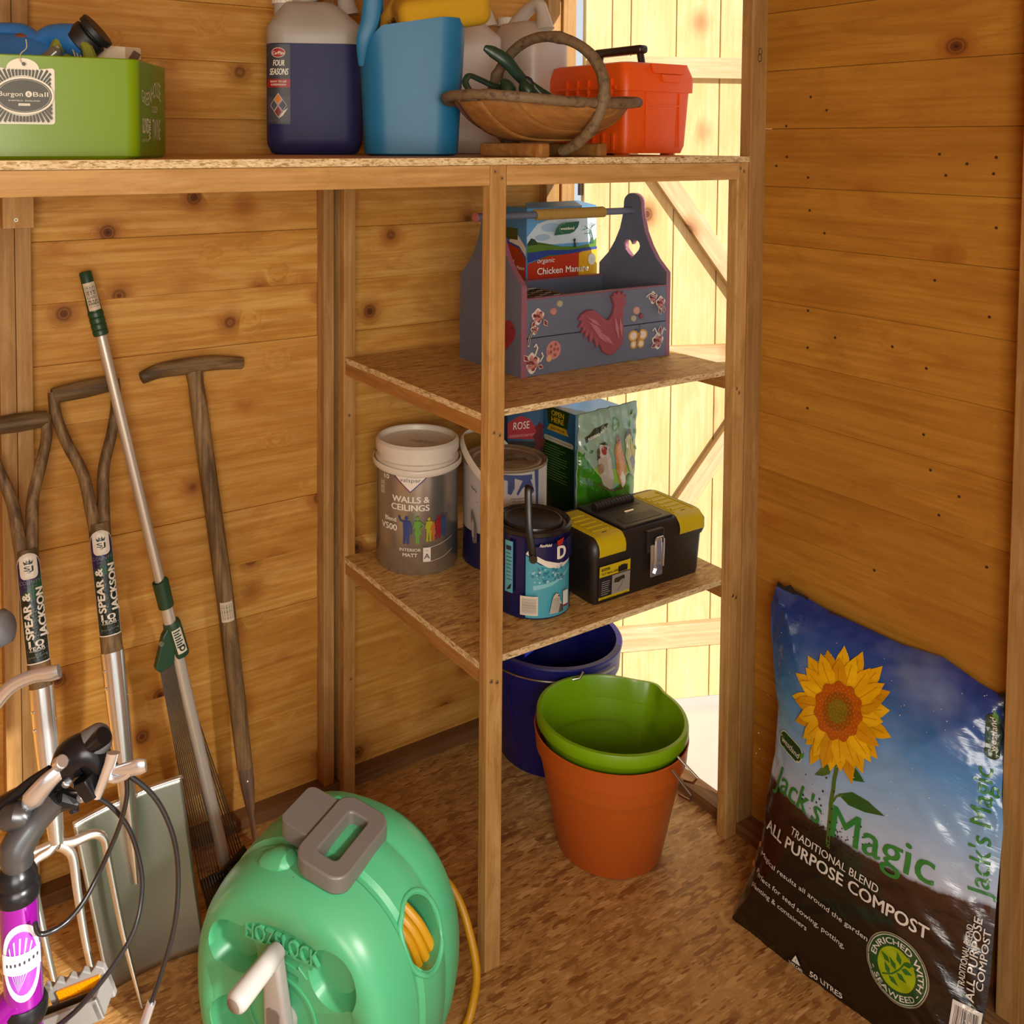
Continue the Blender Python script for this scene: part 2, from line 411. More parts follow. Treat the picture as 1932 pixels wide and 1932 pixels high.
# ---------------------------------------------------------------- the shed
def struct(name, mb, m, parent=None, bevel=0, smooth=0, **kw):
    o = mb.build(name, m, parent, smooth=smooth, bevel=bevel, **kw)
    if parent is None: o['kind'] = 'structure'
    return o
YA, XB = .395, -.042           # inner faces of the left and the right cladding
SA, SB = .3605, -.0865         # front faces of their studs
PITCH = .1145
floor = struct('floor', MB().box((-3.2, -2.6, -.018), (-.042, .43, 0)), OSB_F)
wallA = struct('wall_left', MB().box((-3.2, YA+.018, -.02), (-.087, YA+.024, 2.1)), W_LEFT)
wallB = struct('wall_right', MB().box((XB+.018, -2.61, -.02), (XB+.024, -.185, 2.1)), W_RIGHT)
def plank_mesh(L, seed, mat):
    """shiplap board: bevelled nose at the top edge, small rebate at the bottom; runs along local x, face towards -y"""
    mb = MB(); prof = [(0, .0), (.0, .1128), (.0010, .1139), (.0145, .1139), (.0145, 0)]
    mb.loft([[Vector((x, y, z)) for y, z in prof] for x in (0, L)])
    return mb.mesh('plank', mat, smooth=0)
pmA = plank_mesh(3.1, 1, W_LEFT); pmB = plank_mesh(2.4, 2, W_RIGHT)
zA = [.085+PITCH*k for k in range(-1, 17)]
for i, z in enumerate(zA):
    o = bpy.data.objects.new('plank', pmA); COL.objects.link(o); o.parent = wallA
    o.location = (-3.19, YA-(.0032 if i in (3, 5, 8, 10) else random.random()*.0010), z+.001)
    q = bpy.data.objects.new('plank', pmB); COL.objects.link(q); q.parent = wallB
    q.location = (XB-random.random()*.0006, -.162, z-.015+.001); q.rotation_euler = (0, 0, -PI/2)
# cladding of wall B above and beyond the door opening (over the head of the doorway)
def stud(name, a, b, m=W_STUD, bevel=.0012): return struct(name, MB().box(a, b), m, bevel=bevel)
stud('trim_1', (-.7565, SA, .025), (-.732, YA, 2.05))
stud('trim_2', (-1.389, SA, .025), (-1.3625, YA, 2.05))
stud('trim_3', (-1.3615, SA, .025), (-1.3345, YA, 2.05))
stud('trim_4', (-2.05, SA, .025), (-2.02, YA, 2.05))
stud('trim_5', (-.152, SA+.006, .025), (-.115, YA, 2.05))
stud('trim_6', (SB, .388, .0), (-.045, .424, 2.05))           # hinge side of the doorway
stud('trim_7', (SB, -.1845, .025), (XB, -.158, 2.05))          # latch side of the doorway
stud('trim_8', (SB, -.732, .025), (XB, -.697, 2.05))
stud('trim_9', (SB, -1.45, .025), (XB, -1.42, 2.05))
W_PLATE = wood('sole_plate_timber', '#5f4022', '#765230', '#8a6440', 'x', knots=.05)
W_PLATEY = wood('sole_plate_timber_y', '#5f4022', '#765230', '#8f6844', 'y', knots=.05)
struct('baseboard_left', MB().box((-3.2, SA, 0), (-.09, YA, .0245)), W_PLATE, bevel=.001)
struct('baseboard_right', MB().box((SB, -2.6, 0), (XB, .388, .0245)), W_PLATEY, bevel=.001)
struct('trim_10', MB().box((SB, -.183, 1.83), (XB, .39, 1.88)), W_PLATEY)       # head of the doorway
struct('wall_front_upper', MB().box((XB-.002, -.19, 1.86), (XB+.012, .43, 2.12)), W_RIGHT)
struct('ceiling', MB().box((-3.3, -2.7, 2.1), (.12, .5, 2.13)), W_LEFT)
struct('wall_back', MB().box((-3.22, -2.6, -.02), (-3.2, .43, 2.1)), W_LEFT)
# front wall of the shed, behind the camera, unseen; its doorway is shaped to let in sun and sky
struct('wall_front', MB().box((-.30, -2.62, -.02), (0.0, -2.6, 2.1)).box((-3.2, -2.62, -.02), (-2.9, -2.6, 2.1)).box((-2.9, -2.62, 1.84), (-.30, -2.6, 2.1)), W_RIGHT)

# ---------------------------------------------------------------- outside: paving and the open door leaf
GR = plain('pale_paving', '#d9d4c8', rough=.85, bump=.2, bscale=25)
struct('ground', MB().box((-8, -8, -.16), (8, 8, -.11)), GR)
u = Vector((.924, -.383, 0)); H0 = Vector((.022, .43, 0))
Mdoor = frame(H0, u, (0, 0, 1))            # local x along the leaf, local -y towards the shed, z up
door = struct('door_1', MB().box((0, .014, -.078), (.62, .02, 1.95)), W_DOOR); door.matrix_world = Mdoor
edges = [0, .072, .123, .2475, .370, .4935, .62]
for a, b in zip(edges[:-1], edges[1:]):
    MB().box((a+.0012, 0, -.08), (b-.0012, .014, 1.95)).build('board', W_DOOR, door, smooth=0, bevel=.0015, loc=(0, 0, 0))
for z0, z1 in ((1.585, 1.639), (.837, .882), (.072, .134)):
    MB().box((.02, -.020, z0), (.60, 0, z1)).build('ledge', W_DOORX, door, smooth=0, bevel=.001)
def brace(p, q, w):
    p = Vector((p[0], 0, p[1])); q = Vector((q[0], 0, q[1])); L = (q-p).length; an = math.atan2(q.z-p.z, q.x-p.x)
    o = MB().box((0, -.020, -w/2), (L, 0, w/2)).build('brace', W_DOORX, door, smooth=0, bevel=.001); o.location = p; o.rotation_euler = (0, -an, 0)
brace((.022, 1.585), (.545, .885), .05); brace((.045, .134), (.555, .836), .05)
MB().tube([(-.006, .01, 0.2), (-.006, .01, 0.3)], .006).tube([(-.006, .01, 1.28), (-.006, .01, 1.36)], .006).build('hinge', plain('dark_steel', '#4a4038', .4, .8), door)

# the carpenter's pencilled figure and the nail heads in the right hand cladding
p8 = Print(lambda x, z, l: Vector((SB-l, -.1845+0-x, z)) if False else Vector((SB+.001+x, -.1847-l, z)), lift=.0004)
p8.ring(.0045, .0058, plain('pencil', '#3a2412', .8), (.022, 1.5980), 18, 1.2); p8.ring(.0050, .0063, plain('pencil', '#3a2412', .8), (.020, 1.5850), 18, 1.3)
p8.build('pencil_mark', bpy.data.objects['trim_7'])
nm_ = MB().tube([Vector((0, 0, 0)), Vector((-.0008, 0, 0))], [.0026, .0022], 10).mesh('nail', plain('nail_head', '#3a2210', .6))
for p in ((-0.0420, -0.2870, 1.5045), (-0.0420, -0.2334, 1.4495), (-0.0420, -0.3222, 1.4783), (-0.0420, -0.2361, 1.3892), (-0.0420, -0.2118, 1.3710), (-0.0420, -0.2851, 1.3503), (-0.0420, -0.5413, 1.3982), (-0.0420, -0.5882, 1.3830), (-0.0420, -0.5532, 1.3626), (-0.0420, -0.6348, 1.3942), (-0.0420, -0.6314, 1.3676), (-0.0420, -0.2903, 1.2873), (-0.0420, -0.3237, 1.2461), (-0.0420, -0.5392, 1.1828), (-0.0420, -0.6382, 1.2803), (-0.0420, -0.2917, 1.0938), (-0.0420, -0.3514, 1.0516), (-0.0420, -0.2924, 1.0218), (-0.0420, -0.4657, 1.0553), (-0.0420, -0.5287, 1.0289), (-0.0420, -0.6317, 1.1342), (-0.0420, -0.2954, 0.9045), (-0.0420, -0.5273, 0.9128), (-0.0420, -0.5412, 0.8545), (-0.0420, -0.5915, 0.8240), (-0.0420, -0.5582, 0.7812), (-0.0420, -0.6398, 0.7216), (-0.0420, -0.4424, 0.6409)):
    o = bpy.data.objects.new('nail', nm_); COL.objects.link(o); o.parent = wallB; o.location = (p[0]-.0006, p[1], p[2])
OSB_EY = osb('strand_board_edge_y', ['#a08050', '#ccae7c', '#dcc494', '#e4d0a4', '#eee0bc'], 'yz', scale=3.0)
# ---------------------------------------------------------------- the corner shelving
SCREW = plain('zinc_screw', '#d8c9a0', .3, .9); HOLE = ink('#1c120a')
def screws(P, lst, ax, parent):
    n = Vector(ax); me = MB().tube([Vector(), n*.0012], [.0042, .0036], 12, 0).tube([n*.0012, n*.0013], .0016, 4, 1).mesh(P, [SCREW, HOLE])
    for p in lst:
        o = bpy.data.objects.new(P, me); COL.objects.link(o); o.parent = parent; o.location = p
shelf = thing('corner_shelving', 'built-in timber shelving with three strand board shelves across the corner of the shed', 'shelving', (-.72, -.18, 0))
def sh(name, a, b, m, bevel=.0012, label=None):
    o = MB().box([a[i]-shelf.location[i] for i in range(3)], [b[i]-shelf.location[i] for i in range(3)]).build(name, m, shelf, smooth=0, bevel=bevel)
    if label: o['label'] = label
    return o
sh('post', (-.7205, -.1821, 0), (-.6875, -.1585, 1.378), W_POST, .002)
sh('post', (-.7200, .338, 0), (-.6925, .3600, 1.378), W_POST, .002)
sh('backing_batten', (-.7195, .3602, .026), (-.6925, .3940, 1.376), W_POST, .001)
sh('post', (-.1195, -.1821, 0), (-.0868, -.1585, 1.378), W_POST, .002)
# top shelf
TS = sh('shelf_board', (-2.4, -.1821, 1.378), (-.0825, .3600, 1.390), OSB_S, 0, 'long top shelf board')
sh('board_edge', (-2.4, -.1824, 1.3782), (-.0825, -.1821, 1.3898), OSB_EX, 0, 'pale sawn edge of the long shelf board')
sh('rail', (-2.4, -.1821, 1.344), (-.7215, -.1585, 1.3775), W_BEAM)
sh('rail', (-.6865, -.1821, 1.344), (-.1205, -.1585, 1.3775), W_BEAM)
sh('rail', (-1.33, .336, 1.344), (-.7215, .360, 1.3775), W_BEAM)
sh('batten', (-1.385, .332, 1.262), (-1.334, .3600, 1.3775), W_POST)
for z in (.9605, .5317):
    sh('shelf_board', (-.7190, -.1575, z-.0120), (-.0775, .3380, z), OSB_S, 0)
    sh('board_edge', (-.719, -.1578, z-.0118), (-.0775, -.1575, z-.0002), OSB_EX, 0)
    sh('board_edge', (-.7193, -.1575, z-.0118), (-.7190, .338, z-.0002), OSB_EY, 0)
    sh('bearer', (-.7170, -.1575, z-.0380), (-.6950, .3380, z-.0122), W_BEAMY)
    sh('bearer', (-.1190, -.1575, z-.0380), (-.0980, .3380, z-.0122), W_BEAMY)
L = shelf.location
def rel(*p): return [Vector(q)-L for q in p]
screws('screw', rel((-.712, -.1822, 1.367), (-.698, -.1822, 1.356), (-.710, -.1822, .932), (-.698, -.1822, .926), (-.712, -.1822, .508), (-.700, -.1822, .503),
                    (-.113, -.1822, 1.366), (-.103, -.1822, 1.360), (-.112, -.1822, .927), (-.105, -.1822, .918), (-.112, -.1822, .506), (-.103, -.1822, .500)), (0, -1, 0), shelf)
screws('screw', rel((-.708, .3379, 1.33), (-.708, .3379, .835), (-.704, .3379, .26), (-1.364, .3319, 1.277)), (0, -1, 0), shelf)
# ================================================================ things on the top shelf
ZT = 1.3902
# ---- green greenhouse caddy with its swing tag
GREEN = plain('lime_enamel', '#76950a', rough=.34, spec=.35, bscale=8, Coat_Weight=.12, Coat_Roughness=.15)
CREAM = ink('#e8e0cc'); CHAR = ink('#4a4a40'); WHITE = ink('#efe9dc'); BLACK = ink('#14110f')
gc = thing('storage_caddy', 'lime green enamel greenhouse caddy with a paper swing tag on the top shelf', 'caddy', (-1.281, -.128, ZT))
GL = gc.location
def cad_plan(off, r=.016):
    """plan outline, right side splayed"""
    base = [Vector((-.345, .040)), Vector((0, 0)), Vector((.088, .150)), Vector((-.30, .19))]
    c = sum(base, Vector((0, 0)))/4; out = []
    for i, p in enumerate(base):
        a = (base[i-1]-p).normalized(); b = (base[(i+1) % 4]-p).normalized(); q = p+(a+b).normalized()*off*1.3
        for k in range(7):
            t = k/6; out.append(tuple((q+a*r)*(1-t)**2+2*(q)*t*(1-t)+(q+b*r)*t*t))
    return out
rings = [[Vector((x, y, z)) for x, y in cad_plan(o)] for o, z in ((.004, 0), (.0, .004), (0, .1355), (.0015, .137), (.0035, .1355), (.0035, .010))]
MB().loft(rings).build('box', GREEN, gc, smooth=40)
fx = Vector((-.345, .040)); fd = fx.normalized(); fn = Vector((fd.y, -fd.x))
fn = Vector((-.115, -.993))
def gfront(x, y, l): return Vector((x*.9933, -x*.1153 - l, y))                    # x to the right, origin at the right front corner
sd = Vector((.088, .150)).normalized(); sn = Vector((sd.y, -sd.x))
def gside(x, y, l): p = sd*x+sn*l; return Vector((p.x, p.y, y))
# the swing tag
tg = MB(); out = roundrect(.078, .074, .004, cx=-.146, cy=.083)
head = [(-.146+.020*math.cos(a), .118+.014*math.sin(a)) for a in [PI*k/12 for k in range(13)]]
shape = [p for p in out if p[1] < .1201]
shape = sorted(shape, key=lambda p: math.atan2(p[1]-.083, p[0]+.146))
hd = [p for p in head]
poly = []
for p in shape:
    if hd and math.atan2(p[1]-.083, p[0]+.146) > PI/2: poly += hd; hd = []
    poly.append(p)
tg.prism(poly, lambda x, y, w: gfront(x, y, .002+w), 0, .0008)
tgo = tg.build('swing_tag', CREAM, gc, smooth=0)
pr = Print(gfront, lift=.0032)
for k in range(52):
    a = 2*PI*k/52; ca, sa = math.cos(a), math.sin(a); w = .0013
    r1 = .034/max(abs(ca), abs(sa)); r0 = .031
    pr.poly([(-.146+ca*r0*1.05-sa*w, .083+sa*r0*.86+ca*w), (-.146+ca*r1-sa*w*1.3, .083+sa*r1+ca*w*1.3), (-.146+ca*r1+sa*w*1.3, .083+sa*r1-ca*w*1.3), (-.146+ca*r0*1.05+sa*w, .083+sa*r0*.86-ca*w)], CHAR)
pr.poly(circle(.0365, 40, -.146, .083, .0245), CREAM); pr.poly(circle(.0340, 40, -.146, .083, .0222), CHAR)
pr.ring(.0318, .0322, CREAM, (-.146, .083), 40, .65)
pr.text('Burgon', -.1765, .0820, .0062, CREAM, w=.029); pr.poly(circle(.0040, 18, -.1405, .0850), CREAM); pr.text('&', -.1405, .0828, .0046, CHAR, align='C'); pr.text('Ball', -.1352, .0820, .0062, CREAM, w=.0185)
pr.text('SHEFFIELD  ENGLAND', -.146, .0755, .0018, CREAM, align='C', w=.038)
pr.rect(-.153, .0698, -.139, .0728, CREAM); pr.text('SINCE 1730', -.146, .0705, .0014, CHAR, align='C', w=.011)
pr.poly(circle(.0024, 14, -.146, .1240), CHAR); pr.build('tag_print', gc)
MB().tube(smoothpath([gfront(-.146, .124, .004), gfront(-.150, .130, .008), gfront(-.148, .138, .004), gfront(-.140, .146, -.004), gfront(-.139, .158, -.012)]), .0007, 6).build('tag_string', ink('#cdbf98'), gc)
ps = Print(gside, lift=.0008); LC = ink('#d9d8b4')
wav = lambda t: (.75+.5*abs(t-.35), .008*math.sin(t*5.5))
ps.text('GREENHOUSE', .018, .082, .021, LC, w=.110, wave=lambda t: (.8+.45*abs(t-.5), .007*math.sin(t*6.2)))
ps.text('CADDY', .074, .066, .010, LC, w=.034); ps.text('GLOVES', .020, .036, .022, LC, w=.034, bold=.02); ps.text('plant labels', .021, .024, .005, LC, w=.034)
ps.text('WIRE', .066, .026, .013, LC, w=.030, rot=PI/2, bold=.03); ps.text('TWINE', .076, .026, .032, LC, w=.046)
ps.build('lettering', gc)
# things standing in the caddy
BLUEP = plain('blue_plastic', '#2a69a8', rough=.35, bscale=12); BLK = plain('black_rubber', '#1a1917', rough=.5, bump=.2)
wb_ = thing('bottle', 'blue plastic bottle with a black screw cap tilted in the lime green caddy', 'bottle', (-1.3902, 0.0213, 1.5371))
def zz(*pts): return [Vector(p)-wb_.location for p in pts]
MB().tube(smoothpath(zz((-1.4630, 0.1045, 1.5744), (-1.4315, 0.0729, 1.5750), (-1.3988, 0.0522, 1.5721), (-1.3813, 0.0288, 1.5611), (-1.3616, 0.0167, 1.5666), (-1.3357, 0.0001, 1.5613), (-1.3177, -0.0118, 1.5499)), 6), interp([.008, .012, .014, .012, .017, .024, .022], 6), 20).build('neck', BLUEP, wb_)
MB().tube(zz((-1.4755, 0.1313, 1.4857), (-1.4428, 0.1008, 1.5207), (-1.4109, 0.0697, 1.5357), (-1.3669, 0.0297, 1.5274), (-1.3280, 0.0040, 1.5043)), [.03, .045, .048, .040, .03], 22).build('body', BLUEP, wb_, subsurf=1)
c0, c1, c2, c3 = zz((-1.3293, -0.0043, 1.5537), (-1.3173, -0.0111, 1.5668), (-1.3120, -0.0142, 1.5730), (-1.2987, -0.0219, 1.5830)); ax = (c3-c0).normalized()
cp = MB(); cp.tube([c0, c0+ax*.022], .0275, 28).tube([c0+ax*.022, c0+ax*.026], .0215, 28).tube([c0+ax*.026, c0+ax*.036], .0285, 32)
cp.build('screw_cap', BLK, wb_, bevel=.0015)
TERR = plain('terracotta', '#7a4420', rough=.7, bump=.3)
tb = MB().tube([(0, 0, 0), (0, .004, .030), (0, .006, .045), (0, .007, .052)], [.019, .026, .021, .006], 22).build('plant_bulb', TERR, None, subsurf=1); tb.location = (-1.3955, 0.0415, 1.5207); tag(tb, 'brown round bulb lying in the lime green caddy', 'bulb')
GLV = plain('glove_fabric', '#7a7a20', rough=.85, bump=.4, bscale=90)
gv = thing('garden_glove', 'olive green gardening glove stuffed in the lime green caddy', 'glove', (-1.3486, -0.0061, 1.5144))
def gl(*pts): return [Vector(p)-gv.location for p in pts]
MB().tube(smoothpath(gl((-1.3681, 0.0059, 1.5105), (-1.3561, 0.0009, 1.5564), (-1.3456, -0.0053, 1.5648), (-1.3341, -0.0129, 1.5580)), 5), interp([.012, .010, .008, .006], 5), 10).build('finger', GLV, gv)
MB().tube(smoothpath(gl((-1.3186, -0.0366, 1.5177), (-1.3245, -0.0314, 1.5464), (-1.3338, -0.0248, 1.5585)), 5), interp([.012, .008, .005], 5), 10).build('finger', GLV, gv)
MB().tube(gl((-1.3629, 0.0141, 1.5035), (-1.3493, 0.0071, 1.5328), (-1.3299, -0.0054, 1.5268)), [.02, .022, .010], 14).build('cuff', GLV, gv, subsurf=1)
lb = MB()
for d in (0, .004, .008): lb.tube(smoothpath([Vector((-1.3475, -0.0138, 1.5602))+Vector((d, 0, 0)), Vector((-1.3414, -0.0185, 1.5443))+Vector((d, 0, 0)), Vector((-1.3343, -0.0246, 1.5139))+Vector((d, 0, 0))], 5), .0012, 6, up=(0, 0, 1))
lbo = lb.build('plant_label_strip', ink('#a8926a'), gv, loc=-gv.location)
CL = plain('clear_packet', '#8d8a78', rough=.15, spec=.8, Transmission_Weight=.5)
tpk = MB().tube([(-1.3880, -0.0048, 1.5181), (-1.3764, -0.0117, 1.5257), (-1.3633, -0.0190, 1.5423), (-1.3600, -0.0209, 1.5453)], [.010, .013, .009, .004], 12).build('glass_vial', CL); tag(tpk, 'small clear glass vial by the tag string in the caddy', 'vial')
MB().tube([(-1.3752, -0.0140, 1.5390), (-1.3610, -0.0225, 1.5481)], .003, 8).tube([(-1.3687, -0.0177, 1.5466), (-1.3652, -0.0207, 1.5331)], .002, 8).build('vial_tie', ink('#9a8f68'), tpk)
cb = thing('carton', 'small cream cardboard carton with open flap in the green caddy', 'carton', (-1.3054, 0.0029, 1.5285))
CARD = ink('#d9c8a8', .8)
M = frame((0, 0, 0), (.97, .24, 0), (0, 0, 1)).to_3x3()
def cbx(a, b, nm, m=CARD):
    o = MB().box(a, b).build(nm, m, cb, smooth=0, bevel=.0006); o.rotation_euler = M.to_euler(); return o
cbx((0, 0, -.05), (.074, .040, .028), 'box'); cbx((.048, -.0006, .0045), (.074, 0, .0275), 'end_panel', ink('#b29a78', .8))
o = MB().prism([(.049, .006), (.062, .024), (.0735, .018), (.062, -.001)], lambda x, y, w: Vector((x, -.001-w, y)), 0, .0004).build('print', ink('#5f4534'), cb, smooth=0); o.rotation_euler = M.to_euler()
o = MB().prism([(.064, .002), (.068, .008), (.0735, .010), (.0735, .004)], lambda x, y, w: Vector((x, -.0015-w, y)), 0, .0004).build('print', ink('#2a2626'), cb, smooth=0); o.rotation_euler = M.to_euler()

# ---- five litre screenwash bottles
HDPE = plain('natural_hdpe', '#a89f92', rough=.38, bscale=20, Subsurface_Weight=.25, Subsurface_Radius=(.02, .015, .01), dirt=.12)
HDPE2 = plain('clear_hdpe', '#c8bcae', rough=.35, bscale=20, Subsurface_Weight=.4, Subsurface_Radius=(.03, .02, .015))
WASH = plain('blue_violet_screenwash', '#2b2b58', rough=.5, spec=.25, bscale=6)
def bottle(name, label, cat, loc, rz, liquid=None, mat=HDPE, group=None):
    t = thing(name, label, cat, loc, (0, 0, rz), group)
    def ring(w, d, z, r, cx=0): return [Vector((x+cx, y, z)) for x, y in roundrect(w, d, r, 6)]
    spec = [(.150, .085, 0, .03, 0), (.168, .105, .003, .035, 0), (.184, .125, .020, .036, 0), (.186, .127, .030, .036, 0)]
    lev = [(.186, .127, .060+.015*k, .036, 0) for k in range(12)]
    top = [(.186, .127, .242, .036, 0), (.182, .123, .249, .036, 0), (.150, .104, .268, .034, -.004), (.118, .078, .286, .030, -.008), (.100, .058, .296, .024, -.012)]
    allr = spec+[l for l in lev if l[2] < .24]+top
    if liquid:
        lo = [a for a in allr if a[2] < liquid]+[(.186, .127, liquid, .036, 0)]; hi = [(.186, .127, liquid+.0004, .036, 0)]+[a for a in allr if a[2] > liquid]
        MB().loft([ring(*a) for a in lo]).build('filled_part', WASH, t, smooth=50)
        MB().loft([ring(*a) for a in hi]).build('bottle_body', mat, t, smooth=50)
    else: MB().loft([ring(*a) for a in allr]).build('bottle_body', mat, t, smooth=50)
    # neck with ribbed cap, and the handle loop
    nk = Vector((-.058, 0, .272)); ca = Vector((-.10, 0, 1)).normalized()
    MB().tube([nk, nk+ca*.026], [.022, .020], 24).build('neck', mat, t)
    cp = MB(); k = 40; rr = [.0225+(.0009 if i % 2 else 0) for i in range(k)]
    def cr(o, s): return [nk+ca*o+Vector((rr[i]*s*math.cos(2*PI*i/k), rr[i]*s*math.sin(2*PI*i/k), 0)) for i in range(k)]
    cp.loft([cr(.022, 1), cr(.040, 1), cr(.042, .92)]); cp.build('screw_cap', ink('#dcd2c0'), t, smooth=20)
    MB().tube(smoothpath([(-.036, 0, .285), (-.012, 0, .310), (.022, 0, .330), (.048, 0, .331), (.058, 0, .312), (.066, 0, .275)], 6), interp([.020, .015, .0125, .0125, .0125, .020], 6), 16, sx=1.15, up=(0, 1, 0)).build('handle', mat, t)
    return t
rz1 = math.atan2(-.532, .847)
t1 = bottle('screenwash_bottle', 'five litre bottle of violet blue screenwash with a printed label on the top shelf', 'bottle', (-.818, .275, ZT), rz1+.12, liquid=.212)
pr = Print(lambda x, y, l: Vector((-.093+x if x > .030 else -.093+.030-math.sin(min((.030-x)/.036, 1.45))*.036, (-.0635 if x > .030 else -.0635+.036*(1-math.cos(min((.030-x)/.036, 1.45))))-l, y)), lift=.0008, cut=.006)
GRY = ink('#38363a'); pr.rect(.0, .058, .046, .210, GRY); pr.rect(.0, .062, .046, .110, ink('#45434a'))
pr.rect(.0, .128, .046, .144, ink('#9e1414')); pr.poly(circle(.0135, 24, .023, .194, .0095), ink('#dcd2c0')); pr.poly(circle(.0125, 24, .023, .194, .0085), ink('#9e1414'))
pr.text('CarPlan', .0120, .1905, .0062, CREAM, w=.0225, bold=.02); pr.text('FOUR', .024, .169, .0115, CREAM, w=.022, align='C', bold=.02, shear=.2); pr.text('SEASONS', .024, .152, .0125, CREAM, w=.037, align='C', bold=.02, shear=.2)
pr.text('READY TO USE', .023, .1375, .0036, CREAM, w=.032, align='C', bold=.02); pr.text('SCREENWASH', .023, .1315, .0036, CREAM, w=.030, align='C', bold=.02)
for (dx, dy, c) in ((0, .012, '#c8761a'), (-.0085, 0, '#4a4850'), (.0085, 0, '#2c2f50'), (0, -.012, '#7a1c1c')):
    pr.poly([(0, .0112), (.0080, 0), (0, -.0112), (-.0080, 0)], ink('#d8cfbc'), (.023+dx, .094+dy)); pr.poly([(0, .0102), (.0072, 0), (0, -.0102), (-.0072, 0)], ink(c), (.023+dx, .094+dy))
for k in range(3): pr.rect(.029+.003*k, .068+.002*k, .0302+.003*k, .086+.002*k, CREAM, rot=-.6)
pr.build('printed_label', t1)
bottle('water_bottle', 'empty clear plastic bottle half hidden behind the blue basket', 'bottle', (-.478, .278, ZT), rz1+.05, mat=HDPE2)
bottle('water_bottle', 'empty clear plastic bottle beside the orange toolbox, its cap and handle showing', 'bottle', (-.286, .286, ZT), rz1-.95, mat=HDPE2)

# ---- blue basket, yellow sponge, brush
BB = plain('sky_blue_plastic', '#1f6c96', rough=.42, spec=.35, bscale=14, dirt=.1, dirtc='#24506a')
bk = thing('plastic_basket', 'sky blue plastic tub with tall looped handles on the top shelf', 'basket', (-.722, .066, ZT), (0, 0, rz1+.02))
def bkring(w, d, z, r=.045): return [Vector((x, y, z)) for x, y in roundrect(w, d, r, 8)]
def bwall(s, z): return bkring(.170+.105*z*s, .135+.07*z, z)
prof = [0, .004, .012, .04, .08, .12, .16, .19]
rings = [bkring(.150, .115, 0)]+[bwall(1, z) for z in prof[1:]]
# the rim: high on the right, dipping on the left under the handle loops
def rimz(p):
    t = (p.x+.100)/.075; t = max(0, min(1, t)); s = t*t*(3-2*t); return .196 + .050*s
top = [Vector((p.x*1.0, p.y*1.0, rimz(p))) for p in bwall(1, .23)]
inner = [Vector((p.x*.965, p.y*.965, p.z-.001)) for p in top]
rings += [top, inner]+[[Vector((q.x*.962, q.y*.962, q.z)) for q in bwall(1, z)] for z in (.19, .12, .06, .02)]
MB().loft(rings).build('tub', BB, bk, smooth=45)
for s in (-1, 1):
    y = s*.072
    MB().tube(smoothpath([(-.090, y*.85, .160), (-.086, y, .205), (-.072, y*1.02, .250), (-.070, y*1.02, .330), (-.085, y*.5, .372)], 6), interp([.004, .012, .0165, .0150, .0140], 6), 12, sx=.22, up=(1, 0, 0)).build('handle_strap', BB, bk)
MB().tube(smoothpath([(-.085, -.036, .372), (-.094, 0, .380), (-.085, .036, .372)], 6), .0155, 12, sx=.3, up=(1, 0, 0)).build('handle_bar', BB, bk)
MB().prism([(-.072, .238), (-.058, .262), (-.052, .30), (-.0525, .345), (-.060, .345), (-.075, .30)] , lambda x, z, w: Vector((x, -.0735+w, z)), 0, .004).build('handle_gusset', BB, bk, smooth=0)
SPG = plain('yellow_sponge', '#c09410', rough=.9, bump=.6, bscale=220)
sp = MB().box((-.085, -.05, -.032), (.085, .05, .032)).build('car_sponge', SPG, None, bevel=.022, smooth=40, seg=4); sp.modifiers['bevel'].segments = 4
sp.location = (-0.6859, 0.0223, 1.6547); sp.rotation_euler = (rad(14), rad(-9), rz1+.18); tag(sp, 'big yellow car sponge on top of the blue basket', 'sponge')
chm = MB().prism([(0, 0), (.035, .005), (.04, .10), (.01, .13), (-.01, .08)], lambda x, z, w: Vector((x, w, z)), 0, .02).build('chamois_leather', plain('chamois', '#a8781c', rough=.9, bump=.5), None, bevel=.006, smooth=40)
chm.location = (-0.7661, 0.1155, 1.5709); chm.rotation_euler = (0, .2, rz1); tag(chm, 'mustard yellow chamois cloth folded inside the blue basket', 'cloth')
br = thing('wheel_brush', 'round brush with black bristles poking out of the blue basket', 'brush', (-0.7456, 0.0577, 1.6158))
r5 = random.Random(5); bm_ = MB()
for k in range(260):
    a = r5.uniform(0, 2*PI); e = r5.uniform(.15, 1.45); d = Vector((math.cos(a)*math.cos(e), math.sin(a)*math.cos(e), math.sin(e))); bm_.tube([d*.008, d*r5.uniform(.028, .036)], [.0006, .0004], 3, caps=False)
b_ = bm_.build('bristles', ink('#15130f', .8), br); b_['kind'] = 'stuff'
MB().tube([(0, 0, -.06), (0, 0, .012)], [.012, .02], 16).build('brush_head', BLK, br)

# ---- orange toolbox
OR = plain('orange_plastic', '#ee5c10', rough=.42, bscale=10, Subsurface_Weight=.15, Subsurface_Radius=(.03, .012, .004))
ot = thing('toolbox', 'bright orange plastic toolbox with a black carry handle on the top shelf', 'toolbox', (-.283, -.036, ZT))
def orr(x0, x1, y0, y1, z, r): return [Vector((x, y, z)) for x, y in roundrect(x1-x0, y1-y0, r, 5, (x0+x1)/2, (y0+y1)/2)]
MB().loft([orr(.006, .172, .006, .222, .004, .012), orr(.003, .180, .003, .229, .02, .014), orr(0, .190, 0, .236, .134, .016)]).build('box', OR, ot, smooth=40)
MB().loft([orr(-.006, .196, -.006, .242, .130, .018), orr(-.006, .197, -.006, .242, .160, .018), orr(.0, .190, .002, .234, .186, .02), orr(.006, .184, .008, .228, .189, .02)]).build('lid', OR, ot, smooth=40)
